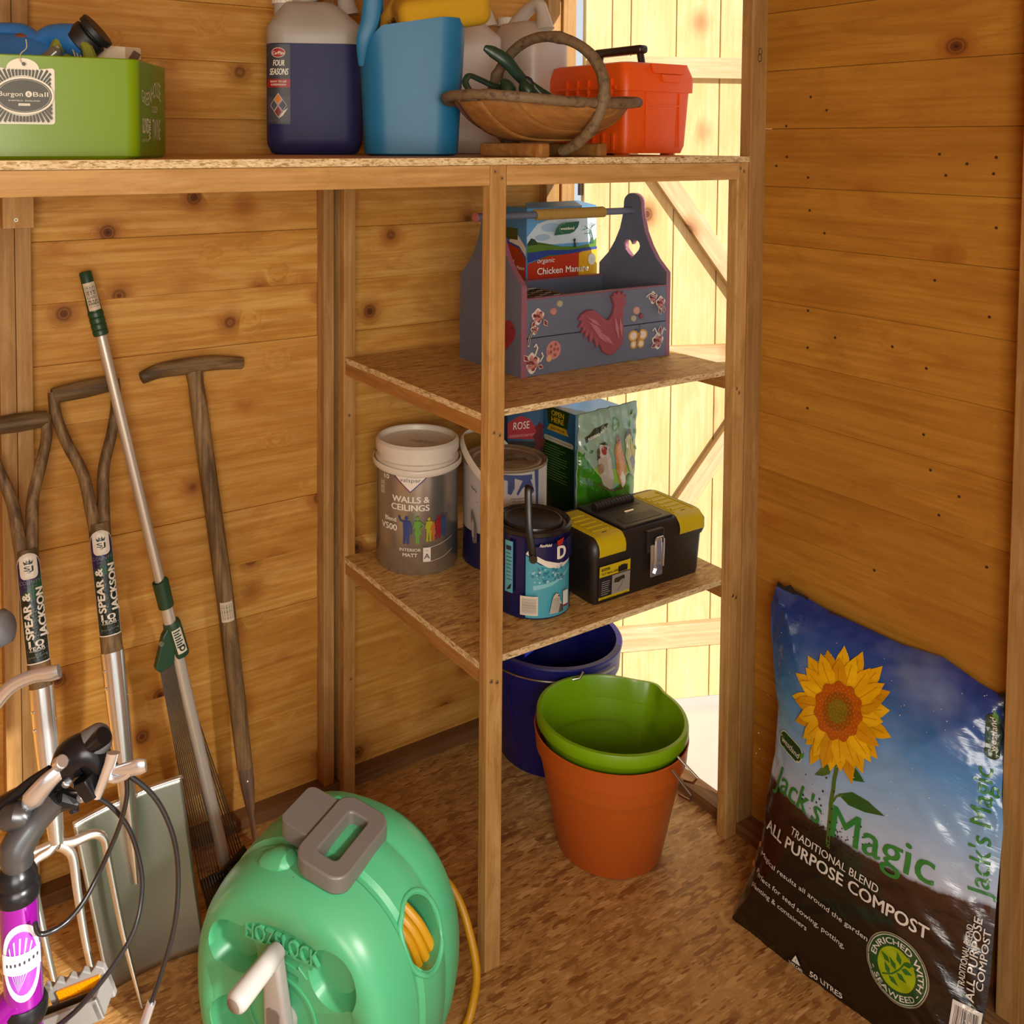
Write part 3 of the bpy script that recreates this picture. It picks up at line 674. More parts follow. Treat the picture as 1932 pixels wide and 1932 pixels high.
MB().prism([(.062, .186), (.070, .166), (.158, .166), (.166, .186)], lambda x, z, w: Vector((x, -.0035-w, z+.001)), 0, .006).prism([(.090, .165), (.096, .150), (.146, .150), (.152, .165)], lambda x, z, w: Vector((x, -.0065-w, z)), 0, .004).build('latch', OR, ot, smooth=0, bevel=.0012)
MB().box((.055, -.0025, .015), (.060, .0005, .128)).box((.06, -.0015, .10), (.155, .0005, .104)).box((.150, -.0025, .015), (.155, .0005, .128)).build('end_rib', OR, ot, smooth=0, bevel=.0008)
for k in range(5): MB().prism([(.030+.034*k, .155), (.034+.034*k, .155), (.034+.034*k, .118), (.030+.034*k, .125)], lambda y, z, w: Vector((-.0055-w, y, z)), 0, .006).build('side_rib', OR, ot, smooth=0)
MB().tube([(-.006, .02, .137), (-.006, .20, .137)], .0045, 10).box((-.007, .02, .085), (-.001, .20, .092)).build('hinge_rail', OR, ot, smooth=30)
for k in range(5): MB().box((-.003, .03+.03*k, .01), (.002, .036+.03*k, .045)).build('side_rib', OR, ot, smooth=0)
for fx_, fy_ in ((.015, .02), (.145, .02), (.015, .19), (.145, .19)): MB().box((fx_, fy_, -.0002), (fx_+.015, fy_+.025, .006)).build('foot', OR, ot, smooth=0)
DB = plain('dark_brown_plastic', '#2c1d14', rough=.35)
for y0_, y1_ in ((.050, .057), (.185, .178)): MB().tube([(.095, y0_, .184), (.095, y1_, .215)], .008, 12, sx=.9).build('handle_arm', DB, ot, bevel=.001)
MB().box((.082, .045, .212), (.108, .190, .230)).build('carry_handle', DB, ot, bevel=.006, smooth=40)

# ---- trug with green handled tools
TRW = wood('trug_willow', '#7d5126', '#98662f', '#ae7c40', 'x', knots=0, bump=.15)
BARK = plain('chestnut_bark', '#7a6448', rough=.65, bump=.9, bscale=160, dirt=.95, dirtc='#2c2018', dscale=70)
tr = thing('garden_trug', 'wooden garden trug with bark rim and hooped handle near the shelf front', 'basket', (-0.5526, -0.1111, 1.3944), (0, 0, rz1+rad(40)))
tr.location.z = ZT
A_, B_ = .192, .125
rimp = [Vector((A_*math.copysign(abs(math.cos(t))**.8, math.cos(t)), B_*math.copysign(abs(math.sin(t))**.8, math.sin(t)), .092+.012*abs(math.cos(t))**2)) for t in [2*PI*k/64 for k in range(64)]]
r9 = random.Random(9)
MB().tube(rimp, [.0088+.0016*noise.noise(Vector((k*.9, 0, 0))) for k in range(64)], 12, closed=True, up=(0, 0, 1)).build('rim', BARK, tr)
# overlapping bent boards
def board(c, w, bow, nm='board'):
    def fn(s_, t_):
        x = (s_*2-1); yy = c+(t_-.5)*w
        xe = A_*math.sqrt(max(0, 1-min(.93, (yy/B_)**2)))*.97
        depth = .066*(1-(abs(yy)/B_)**2.2*.72); z = .096-depth*(1-abs(x)**3.2); return Vector((x*xe, yy*(1+.05*(1-x*x)), z-bow))
    return MB().grid(fn, 28, 6).build(nm, TRW, tr, solid=.003, smooth=60)
for c, w, b in ((0, .060, .004), (-.050, .052, .001), (.050, .052, .001), (-.088, .048, -.002), (.088, .048, -.002), (-.112, .026, -.003), (.112, .026, -.003)): board(c, w, b)
hp = [Vector((.004*math.sin(t*3), (B_+.012)*math.cos(t), .105+(.108 if math.sin(t) > 0 else .100)*math.sin(t))) for t in [rad(-72+ (324)*k/60) for k in range(61)]]
MB().tube(hp, [.0098+.0018*noise.noise(Vector((k*.7, 3, 0)))+(.002 if k in (18, 33, 47) else 0) for k in range(61)], 12, up=(1, 0, 0)).build('hoop_handle', BARK, tr)
for x in (-.075, .075):
    MB().box((x-.012, -.075, 0), (x+.012, .075, .024)).build('foot', TRW, tr, smooth=0, bevel=.004)
RG = plain('dark_green_grip', '#1f3a2a', rough=.35, bscale=30)
def rel_(o, pts): return [Vector(p)-o.location for p in pts]
sc = thing('secateurs', 'dark green handled secateurs with one long raised grip in the trug', 'secateurs', (-0.5661, -0.0731, 1.5024))
MB().tube(smoothpath(rel_(sc, [(-0.6379, -0.0472, 1.5846), (-0.6222, -0.0515, 1.5775), (-0.5994, -0.0608, 1.5619), (-0.5775, -0.0639, 1.5407), (-0.5554, -0.0670, 1.5222), (-0.5128, -0.0836, 1.4920)]), 6), interp([.005, .011, .0125, .011, .010, .012], 6), 14, sx=.6).build('handle', RG, sc)
MB().tube(smoothpath(rel_(sc, [(-0.6587, -0.0628, 1.4926), (-0.6719, -0.0537, 1.5056), (-0.6767, -0.0439, 1.5218), (-0.6672, -0.0434, 1.5335), (-0.6463, -0.0450, 1.5276), (-0.6189, -0.0510, 1.5169), (-0.5943, -0.0547, 1.5147)]), 6), interp([.004, .005, .0062, .0068, .008, .008, .006], 6), 12, sx=.6).build('handle', RG, sc)
MB().tube(rel_(sc, [(-0.5664, -0.0653, 1.5344), (-0.5543, -0.0733, 1.5277), (-0.5505, -0.0763, 1.5152)]), [.004, .009, .004], 14).build('pivot', BLK, sc, subsurf=1)
for i, (a, b, c) in enumerate((((-0.6246, -0.0824, 1.5265), (-0.6162, -0.0885, 1.5097), (-0.6075, -0.0836, 1.4838)), ((-0.5982, -0.1108, 1.5260), (-0.5931, -0.1150, 1.5074), (-0.5532, -0.1179, 1.4803)))):
    ht = thing('hand_tool', ('dark green pointed grip of a hand tool in the trug, nearer the blue basket', 'dark green pointed grip of a hand tool in the trug, lying towards the right')[i], 'hand tool', b)
    MB().tube(smoothpath(rel_(ht, [a, b, c]), 6), interp([.004, .0155, .009], 6), 16).build('grip', RG, ht)
    q = rel_(ht, [b, c]); MB().tube([q[1]*.8, q[1]*2.2], .003, 8).build('shank', plain('bright_steel', '#b8b4aa', .25, 1.0), ht)
# ================================================================ middle shelf: painted caddy and manure box
ZM = .9607
SLATE = plain('slate_blue_paint', '#5f6678', rough=.55, bscale=30, dirt=.25, dirtc='#4c4f5c', bump=.15)
MAUVE = plain('mauve_paint', '#8a5464', rough=.55, bscale=40)
cd = thing('wooden_caddy', 'slate blue painted wooden tool caddy with a rooster and stickers on the middle shelf', 'caddy', (-.512, 0, ZM))
def end_outline():
    # y from 0 to .21, z; shoulders .182, rounded head .34
    left = [(0, 0), (0, .178), (.006, .184), (.030, .205), (.050, .232), (.066, .262), (.074, .290), (.078, .315)]
    head = [(.105+.027*math.cos(a), .322+.022*math.sin(a)) for a in [PI-PI*k/10 for k in range(11)]]
    right = [(.21-y, z) for y, z in reversed(left)]
    return left+head+right
def heart(s, cx, cy, n=28):
    o = []
    for k in range(n):
        t = 2*PI*k/n; o.append((cx+s*16*math.sin(t)**3/17, cy+s*(13*math.cos(t)-5*math.cos(2*t)-2*math.cos(3*t)-math.cos(4*t))/17))
    return o
def plate_with_hole(outl, hole, mp, w0, w1, mi=0, edge=1):
    """flat plate with one hole, faces triangulated around it"""
    mb = MB(); A = [Vector((x, y, 0)) for x, y in outl]; B = [Vector((x, y, 0)) for x, y in hole]
    tr_ = tessellate_polygon([A, B]); allp = outl+hole; n = len(allp)
    mb.add([mp(x, y, w0) for x, y in allp]+[mp(x, y, w1) for x, y in allp], [tuple(t) for t in tr_]+[tuple(i+n for i in reversed(t)) for t in tr_], mi)
    for base, L_ in ((0, len(outl)), (len(outl), len(hole))):
        for i in range(L_):
            a, b = base+i, base+(i+1) % L_; mb.f.append((a, b, b+n, a+n)); mb.m.append(edge)
    return mb
for x0, nm in ((0, 'left'), (.390, 'right')):
    plate_with_hole(end_outline(), heart(.026, .105, .222), lambda y, z, w, x0=x0: Vector((x0+w, y, z)), 0, .012).build('end_board', [SLATE, MAUVE], cd, smooth=25)
MB().box((.012, 0, 0), (.390, .012, .074)).build('front_board', SLATE, cd, smooth=0, bevel=.001)
MB().box((.012, 0, .0755), (.390, .012, .150)).build('front_board', SLATE, cd, smooth=0, bevel=.001)
MB().box((.012, .0, .1502), (.390, .012, .1525)).build('painted_edge', MAUVE, cd, smooth=0)
MB().box((.012, .198, 0), (.390, .210, .150)).build('back_board', SLATE, cd, smooth=0, bevel=.001)
MB().box((.012, .198, .1502), (.390, .210, .1525)).build('painted_edge', MAUVE, cd, smooth=0)
MB().box((.012, .012, .004), (.390, .198, .014)).build('base_board', SLATE, cd, smooth=0)
MB().box((-.0008, -.0008, .0), (.0125, 0, .175)).build('painted_edge', MAUVE, cd, smooth=0)
MB().tube([(-.022, .105, .305), (.402, .105, .305)], .0075, 20).build('dowel', SLATE, cd)
MB().tube([(-.034, .105, .305), (-.022, .105, .305)], .0085, 16).build('dowel', SLATE, cd)
MB().tube([(-.037, .105, .305), (-.034, .105, .305)], .0095, 20).tube([(-.0385, .105, .305), (-.037, .105, .305)], .0065, 16).build('dowel_button', ink('#b06a68'), cd)
MB().tube([(-.010, .105, .325), (-.014, .095, .285)], .003, 8).build('dowel_peg', ink('#8a9aa8'), cd)
TW = plain('twine', '#a8843e', rough=.85, bump=.6, bscale=300)
pth = []
for k in range(36*12): a = 2*PI*k/12; pth.append((.115+.190*k/(36*12), .105+.0096*math.cos(a), .305+.0096*math.sin(a)))
MB().tube(pth, .0026, 6, up=(1, 0, 0)).build('twine_grip', TW, cd)
# rooster in low relief
ROO = plain('rose_paint', '#8c4650', rough=.5, bscale=40, bump=.15)
fr = lambda x, z, w: Vector((x, -w, z))
roo = [(.205, .028), (.222, .020), (.240, .026), (.256, .040), (.262, .060), (.259, .080), (.257, .095), (.262, .104), (.258, .112), (.262, .122), (.270, .125), (.262, .131), (.268, .142), (.260, .139), (.258, .150), (.251, .143), (.246, .153), (.240, .144), (.233, .150), (.232, .141), (.224, .144), (.230, .132), (.234, .120), (.230, .106), (.222, .096), (.213, .094), (.203, .100), (.192, .110), (.178, .118), (.160, .118), (.146, .112), (.137, .100), (.148, .098), (.137, .084), (.152, .086), (.144, .072), (.158, .078), (.154, .062), (.168, .070), (.168, .052), (.180, .060), (.186, .040), (.194, .048)]
MB().prism(roo, fr, 0, .010).build('rooster', ROO, cd, smooth=0, bevel=.003)
fea = MB()
for (x0, z0, x1, z1, w) in ((.155, .108, .196, .082, .006), (.158, .098, .200, .070, .006), (.166, .088, .206, .060, .006), (.178, .076, .214, .046, .006), (.232, .100, .244, .052, .007), (.246, .098, .252, .056, .006), (.196, .070, .230, .040, .007)):
    fea.prism([(x0, z0), ((x0+x1)/2+w*.6, (z0+z1)/2+w*.5), (x1, z1), ((x0+x1)/2-w*.5, (z0+z1)/2-w*.4)], fr, .010, .0125)
fea.build('rooster_feather', plain('rose_paint_worn', '#a86a72', rough=.5), cd, smooth=0, bevel=.0012)['kind'] = 'stuff'
fp = Print(fr, lift=.0004, step=.00015)
PK = ink('#b87c74'); PKD = ink('#7a3038'); OFF = ink('#d8cabc'); YEL = ink('#c8a448')
def rose(cx, cz, s, ang=0):
    r = random.Random(int(cx*1e4)+int(cz*1e3)); petals = []
    fp.poly([(cx+s*1.25*math.cos(a+ang)*(1+.18*math.sin(3*a)), cz+s*1.25*math.sin(a+ang)*(1+.18*math.cos(4*a))) for a in [2*PI*k/26 for k in range(26)]], OFF)
    for rr, n in ((.95, 6), (.62, 5), (.3, 3)):
        for k in range(n):
            a = 2*PI*k/n+rr*3+ang; fp.poly(circle(s*.34, 12, cx+s*rr*.8*math.cos(a), cz+s*rr*.8*math.sin(a)), (PKD, PK)[(k+n) % 2])
            fp.ring(s*.20, s*.26, OFF if k % 2 else PKD, (cx+s*rr*.8*math.cos(a), cz+s*rr*.8*math.sin(a)), 10, a0=a, a1=a+2.6)
    fp.poly(circle(s*.2, 12, cx, cz), PKD)
def leaf(cx, cz, L, a, m=None):
    fp.poly([(-L/2-.001, 0), (0, L*.30+.001), (L/2+.001, 0), (0, -L*.30-.001)], OFF, (cx, cz), a); fp.poly([(-L/2, 0), (0, L*.26), (L/2, 0), (0, -L*.26)], m or PKD, (cx, cz), a)
def stick(nm):
    global fp
    if fp.v: fp.build(stick.nm, cd)
    fp = Print(fr, lift=.0004, step=.00015); stick.nm = nm
stick('rose_sticker')
rose(.040, .116, .0115); rose(.028, .092, .007); leaf(.052, .104, .016, -1.0); leaf(.022, .104, .014, .9); fp.line([(.022, .093), (.012, .078), (.010, .062)], .004, OFF); fp.line([(.022, .093), (.012, .078), (.010, .064)], .0022, BLACK)
stick('rose_sticker')
rose(.026, .026, .0145); leaf(.008, .038, .018, 2.3); leaf(.044, .018, .014, -.4); fp.line([(.030, .042), (.036, .056), (.032, .064), (.028, .058)], .0035, OFF); fp.line([(.042, .028), (.050, .038), (.046, .046)], .003, OFF)
stick('rose_sticker')
rose(.350, .128, .0095); rose(.368, .116, .0105); leaf(.362, .100, .016, -1.2); leaf(.374, .102, .013, -1.6); fp.line([(.346, .132), (.332, .138), (.322, .133)], .0045, OFF); fp.line([(.346, .132), (.333, .137), (.324, .133)], .0018, BLACK)
stick('rose_sticker')
rose(.366, .034, .0125); leaf(.350, .026, .016, .4); leaf(.368, .058, .018, 1.3); fp.line([(.360, .050), (.352, .064), (.346, .058)], .003, OFF); fp.line([(.372, .048), (.379, .062), (.384, .056)], .003, OFF)
# ladybird, butterfly, buttons
stick('ladybird_sticker')
fp.poly(circle(.0185, 28, .080, .046, .0185), PK)
for a, r_ in ((0, .010), (1.2, .011), (2.4, .010), (3.6, .009), (4.9, .011), (.6, .001)): fp.poly(circle(.0035, 12, .081+r_*math.cos(a), .047+r_*math.sin(a)), ink('#94504c'))
fp.poly(circle(.007, 16, .068, .031, .007), ink('#c89a6c')); fp.line([(.068, .038), (.064, .048)], .0012, ink('#94504c'))
stick('butterfly_sticker')
for sx_, a in ((-1, .5), (1, .2)):
    fp.poly(circle(.014, 20, .308+sx_*.013, .052, .0115), ink('#c9983c')); fp.poly(circle(.0095, 18, .308+sx_*.013, .052, .0078), OFF)
    fp.poly(circle(.010, 18, .306+sx_*.010, .034, .009), ink('#c9983c')); fp.poly(circle(.0062, 16, .306+sx_*.010, .034, .0056), OFF)
fp.poly([(.300, .030), (.305, .028), (.316, .056), (.311, .058)], ink('#a07038')); fp.line([(.310, .058), (.304, .066), (.296, .064)], .0012, BLACK); fp.line([(.312, .058), (.312, .070), (.309, .074)], .0012, BLACK)
fp.build('butterfly_sticker', cd)
for x, z, c, r_ in ((.078, .123, '#b87c74', .0075), (.094, .137, '#a8a084', .0068), (.302, .105, '#c09080', .0085), (.294, .089, '#a8a08c', .0070), (.316, .092, '#7a3a42', .0062)):
    b_ = MB().tube([(x, 0, z), (x, -.003, z)], [r_, r_*.9], 20).tube([(x, -.003, z), (x, -.0022, z)], [r_*.9, r_*.7], 20, caps=False).build('button', ink(c, .35), cd, smooth=40)
hd_ = Print(lambda y, z, w: Vector((-w, .21-y, z)), lift=.0006)
hd_.poly(heart(.045, .150, .075), ink('#8c2430'))
r3 = random.Random(3)
for k in range(46):
    a = r3.uniform(0, 6.28); q = r3.uniform(.2, .85); hx, hz = heart(.045*q, .150, .075)[int(a/6.28*28) % 28]; leafp = [(-.004, 0), (0, .0016), (.004, 0), (0, -.0016)]
    hd_.poly(leafp, ink('#3a3c44'), (hx, hz), r3.uniform(0, 3))
hd_.build('heart_print', cd); hd_ = Print(lambda y, z, w: Vector((-w, .21-y, z)), lift=.0006)
hd_.poly(circle(.010, 20, .105, .232, .026), ink('#7a5064')); hd_.poly(circle(.008, 14, .108, .282, .010), PKD); hd_.poly(circle(.006, 14, .105, .262, .010), OFF); hd_.poly(circle(.004, 14, .106, .262, .007), PKD)
hd_.build('end_print', cd)
# wire topped trays inside
ty = thing('wire_basket', 'black tray with silver hexagonal wire netting lying in the painted caddy', 'tray', (-.490, .018, ZM+.016))
DKT = plain('dark_tray', '#17130f', rough=.6)
MB().box((0, 0, 0), (.165, .170, .118)).build('tray', DKT, ty, smooth=0, bevel=.002)
hx = MB(); s_ = .017
for i in range(-1, 7):
    for j in range(-1, 8):
        cx, cy = .02+i*s_*1.5, .02+j*s_*1.732+(s_*.866 if i % 2 else 0)
        for k in range(3):
            a0, a1 = PI/3*k, PI/3*(k+1); p = (cx+s_*math.cos(a0), cy+s_*math.sin(a0)); q = (cx+s_*math.cos(a1), cy+s_*math.sin(a1))
            if all(0 <= v[0] <= .165 and 0 <= v[1] <= .17 for v in (p, q)): hx.tube([(p[0], p[1], .1195), (q[0], q[1], .1195)], .0010, 4, caps=False)
hx.tube([(0, 0, .1195), (.165, 0, .1195), (.165, .17, .1195), (0, .17, .1195)], .0014, 5, closed=True)
h_ = hx.build('wire_netting', plain('galvanised_wire', '#b8b4b0', .3, 1.0), ty); h_['kind'] = 'stuff'
# manure pellets box
mx, my = -.322, .228
mbx = thing('cardboard_box', 'printed cardboard box of chicken manure pellets standing behind the painted caddy', 'box', (mx, my, ZM))
SKY = ink('#4f8fbf', .35)
MB().box((0, 0, 0), (.206, .075, .309)).build('box', SKY, mbx, smooth=0, bevel=.0015)
mp_ = Print(lambda x, z, l: Vector((x, -l, .208+(z-.178)*.77 if z > .178 else z*1.1685)), lift=.0005, cut=.03)
mp_.rect(.001, .001, .205, .308, ink('#5c9ccc', .35))
mp_.poly([(.001, .20), (.205, .20), (.205, .29), (.15, .275), (.11, .29), (.06, .272), (.03, .262), (.001, .225)], ink('#c8d4da', .35)); mp_.poly(circle(.03, 20, .07, .250, .013), ink('#9fb8cc', .35)); mp_.poly(circle(.022, 20, .045, .222, .010), ink('#9fb8cc', .35))
mp_.poly([(.001, .205), (.02, .214), (.028, .210), (.05, .205), (.10, .192), (.15, .189), (.19, .196), (.205, .212), (.205, .165), (.001, .165)], ink('#567a1c', .35))
mp_.poly([(.001, .205), (.012, .222), (.022, .218), (.030, .208), (.03, .202), (.001, .2)], ink('#24380f', .35))
for k in range(22): mp_.rect(.030+.0018*k, .203-.0003*k, .0308+.0018*k, .207-.0003*k, ink('#3a3c1c', .4))
mp_.poly([(.001, .180), (.06, .184), (.12, .180), (.205, .186), (.205, .178), (.12, .172), (.06, .172), (.001, .160)], ink('#2b3f8a', .35))
mp_.poly([(.001, .001), (.205, .001), (.205, .178), (.12, .172), (.06, .170), (.001, .158)], ink('#b83414', .35)); mp_.poly([(.135, .001), (.205, .001), (.205, .178), (.160, .175), (.150, .172), (.148, .10)], ink('#d8a418', .35))
TREE = ink('#2c5a44', .4)
mp_.poly([(.185, .196), (.188, .215), (.182, .236), (.186, .237), (.192, .215), (.196, .196)], TREE)
for a, b in (((.184, .235), (.166, .250)), ((.184, .235), (.190, .256)), ((.184, .228), (.165, .226)), ((.175, .242), (.160, .238)), ((.187, .245), (.200, .255))): mp_.line([a, b], .0016, TREE)
rt_ = random.Random(11)
for k in range(90): mp_.poly(circle(.0009, 5, .178+rt_.gauss(0, .016), .250+rt_.gauss(0, .011)), TREE)
mp_.poly([(.123, .190), (.124, .206), (.121, .212), (.126, .216), (.130, .214), (.128, .206), (.131, .198), (.130, .189)], ink('#34382c', .4)); mp_.line([(.128, .212), (.140, .192)], .0008, ink('#34382c', .4))
LG = ink('#1f5a3a', .35)
mp_.poly([(.066, .228), (.074, .248), (.084, .260), (.100, .264), (.140, .266), (.136, .250), (.124, .236), (.112, .231)], LG); mp_.text('westland', .084, .243, .0085, WHITE, w=.040, bold=.02); mp_.ring(.0130, .0138, ink('#7ab648', .4), (.094, .247), 20, a0=1.6, a1=4.6); mp_.poly([(0, 0), (.004, .006), (.001, .008)], ink('#7ab648', .4), (.094, .258))
mp_.text('organic', .018, .1600, .0095, WHITE, w=.050, shear=.25); mp_.text('Chicken Manure', .018, .1380, .0130, WHITE, w=.150, bold=.02); mp_.text('Pellets', .018, .1180, .0130, WHITE, w=.062, bold=.02)
mp_.poly(circle(.0115, 24, .178, .160), WHITE); mp_.text('?', .178, .155, .009, ink('#c8c0a0'), align='C')
mp_.build('front_print', mbx)
ms = Print(lambda x, z, l: Vector((-l, .075-x, z)), lift=.0005, cut=.03)
ms.rect(.001, .001, .074, .308, ink('#3f7fae', .35)); ms.poly([(.001, .21), (.03, .26), (.074, .22), (.074, .19), (.001, .22)], ink('#d8d0c0', .35)); ms.poly([(.001, .001), (.074, .001), (.074, .200), (.05, .222), (.001, .232)], ink('#2b3f8a', .35)); ms.poly([(.001, .001), (.074, .001), (.074, .195), (.05, .217), (.001, .227)], ink('#a02c14', .35)); ms.rect(.001, .10, .074, .118, ink('#b8641a', .35)); ms.rect(.001, .001, .074, .085, ink('#b0701c', .35))
ms.text('Chicken Manure', .010, .170, .0088, WHITE, w=.060, bold=.01); ms.text('Pellets', .010, .156, .0088, WHITE, w=.030, bold=.01); ms.text('organic', .010, .186, .006, WHITE, w=.024, shear=.2); ms.rect(.004, .236, .045, .262, ink('#3c4a18', .4))
ms.build('side_print', mbx)
MB().prism([(0, 0), (.206, 0), (.180, .040), (.02, .036)], lambda x, y, w: Vector((x, y*.9+.0, .309+.010*y/.04+w)), 0, .0006).build('lid_flap', SKY, mbx, smooth=0)
# ================================================================ lower shelf
ZL = .5320
def cyl_map(R, a0): return lambda x, z, l: Vector(((R+l)*math.cos(a0+x/R), (R+l)*math.sin(a0+x/R), z))
CAMP = Vector((-1.6596, -1.4715))
def face_cam(x, y): return math.atan2(CAMP.y-y, CAMP.x-x)
# ---- silver and white paint tub
R_ = .0865; vx, vy = -.592, .250
vt = thing('paint_tub', 'silver paint tub with white lid and coloured people printed on it, lower shelf', 'paint tub', (vx, vy, ZL))
SILV = plain('silver_label', '#b0aca4', rough=.27, metal=.8, bscale=5); TUBW = plain('white_plastic', '#d9cfbf', rough=.4, dirt=.1)
MB().lathe([(0, 0), (R_-.004, 0), (R_-.002, .003), (R_, .006), (R_, .20), (R_, .232)], 72).build('tub', SILV, vt, smooth=50)
MB().lathe([(R_-.001, .232), (R_+.001, .234), (R_+.001, .246), (R_-.003, .248), (R_-.003, .262), (R_+.0012, .263), (R_+.0015, .282), (R_-.004, .288), (R_-.007, .286), (R_-.009, .276), (R_-.018, .274), (0, .274)], 72).build('lid', TUBW, vt, smooth=40)
a0 = face_cam(vx, vy)-.16
MB().tube([((R_+.006)*math.cos(a0+.16+t), (R_+.006)*math.sin(a0+.16+t), .229+.006*abs(t)) for t in [-1.75+3.5*k/40 for k in range(41)]], .0075, 10, sx=.22, up=(0, 0, 1)).build('carry_handle', TUBW, vt)
pv = Print(cyl_map(R_, a0), lift=.0004, cut=.008)
WT = ink('#e6ddd0', .45)
pv.poly([(-.034, .214), (.034, .214), (.034, .216), (0, .188), (-.034, .216)][::1] if False else [(-.036, .222), (0, .187), (.036, .222)], ink('#6a2050')); pv.poly([(-.034, .224), (0, .190), (.034, .224)], WT)
pv.line([(0, .1885), (.035, .2225)], .0016, ink('#3f4a9a')); pv.text('valspar', 0, .2110, .0090, ink('#555048'), w=.044, align='C')
pv.text('WALLS &', 0, .165, .0140, WT, w=.078, align='C', bold=.035); pv.text('CEILINGS', -.001, .147, .0140, WT, w=.080, align='C', bold=.035)
pv.text('Blend', -.030, .119, .0098, WT, w=.028, align='R', bold=.02); pv.text('V500', -.028, .099, .0140, WT, w=.041, align='R', bold=.03)
pv.text('INTERIOR', 0, .0560, .0070, WT, w=.044, align='C', bold=.01); pv.text('MATT', 0, .0440, .0080, WT, w=.030, align='C', bold=.02)
def person_print(p, x, z, s, m, kind=0, arm=1):
    p.poly(circle(.0035*s, 14, x, z+.0575*s, .0045*s), m)
    body = [(-.007, .052), (.007, .052), (.0085, .040), (.006, .030), (.0065, .024), (.0055, .0), (.001, .0), (.0, .022), (-.001, .022), (-.002, 0), (-.0065, 0), (-.0060, .024), (-.0065, .040)]
    if kind: body = [(-.005, .052), (.005, .052), (.006, .042), (.0045, .036), (.0075, .022), (.004, .02), (.0035, 0), (.0005, 0), (0, .018), (-.0005, 0), (-.0035, 0), (-.004, .02), (-.0065, .022), (-.0045, .036), (-.006, .042)]
    p.poly([(a*s, b*s) for a, b in body], m, (x, z))
    if arm == 1: p.line([(x-.006*s, z+.050*s), (x-.013*s, z+.052*s), (x-.016*s, z+.062*s)], .0032*s, m); p.line([(x+.006*s, z+.050*s), (x+.011*s, z+.038*s), (x+.010*s, z+.024*s)], .0032*s, m)
    elif arm == 2: p.line([(x+.005*s, z+.050*s), (x+.013*s, z+.041*s), (x+.006*s, z+.034*s)], .0028*s, m); p.line([(x-.005*s, z+.050*s), (x-.008*s, z+.034*s)], .0028*s, m)
    else: p.line([(x+.005*s, z+.050*s), (x+.010*s, z+.062*s)], .0028*s, m); p.line([(x-.005*s, z+.050*s), (x-.009*s, z+.034*s)], .0028*s, m)
person_print(pv, -.008, .072, 1.0, ink('#2f3f80'), 0, 1); person_print(pv, .015, .074, .98, ink('#5f9a2c'), 1, 2)
person_print(pv, .038, .078, .88, ink('#a8a818'), 0, 2); person_print(pv, .047, .079, .70, ink('#b8622a'), 1, 0); person_print(pv, .058, .082, .84, ink('#8e1c24'), 0, 3); person_print(pv, .070, .086, .8, ink('#3a4a78'), 0, 0)
pv.rect(.026, .034, .041, .066, WT); pv.text('A', .0335, .041, .0120, ink('#6b675f'), align='C', bold=.03); pv.text('BASE', .0335, .058, .002, ink('#6b675f'), align='C')
pv.line([(.041, .034), (.070, .040), (.092, .050)], .0008, WT); pv.line([(.041, .066), (.060, .070), (.092, .080)], .0008, WT)
pv.line([(-.066, .178), (-.066, .208), (-.058, .208), (-.058, .178), (-.066, .178)], .0008, WT); pv.ring(.0022, .003, WT, (-.062, .202), 14); pv.ring(.0022, .003, WT, (-.062, .192), 14); pv.ring(.0022, .003, WT, (-.062, .183), 14)
pv.text('10', -.056, .214, .0100, WT, w=.012, bold=.02); pv.build('label_print', vt)
pl_ = Print(lambda x, y, l: Vector((x, y, .274+l)), lift=.0004)
for k in range(5): pl_.text(('MIX 4471', 'BASE A', '5L BATCH', '01 0928', 'LOT 2206')[k], -.012+.002*k, .012-.007*k, .0042, ink('#4a4236'), w=.034, rot=-.55)
pl_.build('lid_print', vt)
vt.scale = (1, 1, .92)
# ---- large blue and white tin behind
t2x, t2y = -.428, .160; R2 = .0885
t2 = thing('paint_tin', 'big white and navy paint tin with a chipped lid and raised handle, lower shelf', 'paint tin', (t2x, t2y, ZL))
TINW = plain('tin_white_print', '#b9b4b2', rough=.35, bscale=10, dirt=.15, dirtc='#8d8880'); NAVY = plain('tin_navy_print', '#1d2048', rough=.3, bscale=10)
MB().lathe([(R2-.002, 0), (R2+.001, .002), (R2, .006), (R2, .068)], 64, mi=1).lathe([(R2, .068), (R2, .172), (R2, .188)], 64).lathe([(0, .001), (R2-.002, 0)], 64, mi=1).build('tin_body', [TINW, NAVY], t2, smooth=50)
LIDM = plain('rusty_lid', '#9b8a70', rough=.5, metal=.35, bscale=30, dirt=.85, dirtc='#5c4630', bump=.2)
MB().lathe([(R2, .187), (R2+.0018, .190), (R2, .1925), (R2-.006, .1915), (R2-.010, .188), (R2-.014, .1915), (R2-.020, .1915), (R2-.023, .1885), (0, .1885)], 72).build('lid', LIDM, t2, smooth=35)
p2 = Print(cyl_map(R2, face_cam(t2x, t2y)), lift=.0005, cut=.010)
SC_ = random.Random(21)
p2.poly([(-.014, .186), (.060, .182), (.060, .172), (.046, .176), (.040, .170), (.034, .174), (.020, .178), (.020, .160), (.013, .148), (.006, .150), (.006, .174), (-.014, .178)], ink('#3a4a7c'))
p2.poly([(.040, .178), (.052, .180), (.060, .164), (.066, .150), (.060, .146), (.050, .152), (.046, .164), (.036, .158), (.030, .150), (.027, .146), (.024, .150), (.030, .160)], ink('#3a4a7c')); p2.poly([(.066, .188), (.078, .188), (.078, .09), (.072, .10), (.070, .15)], ink('#3a4a7c'))
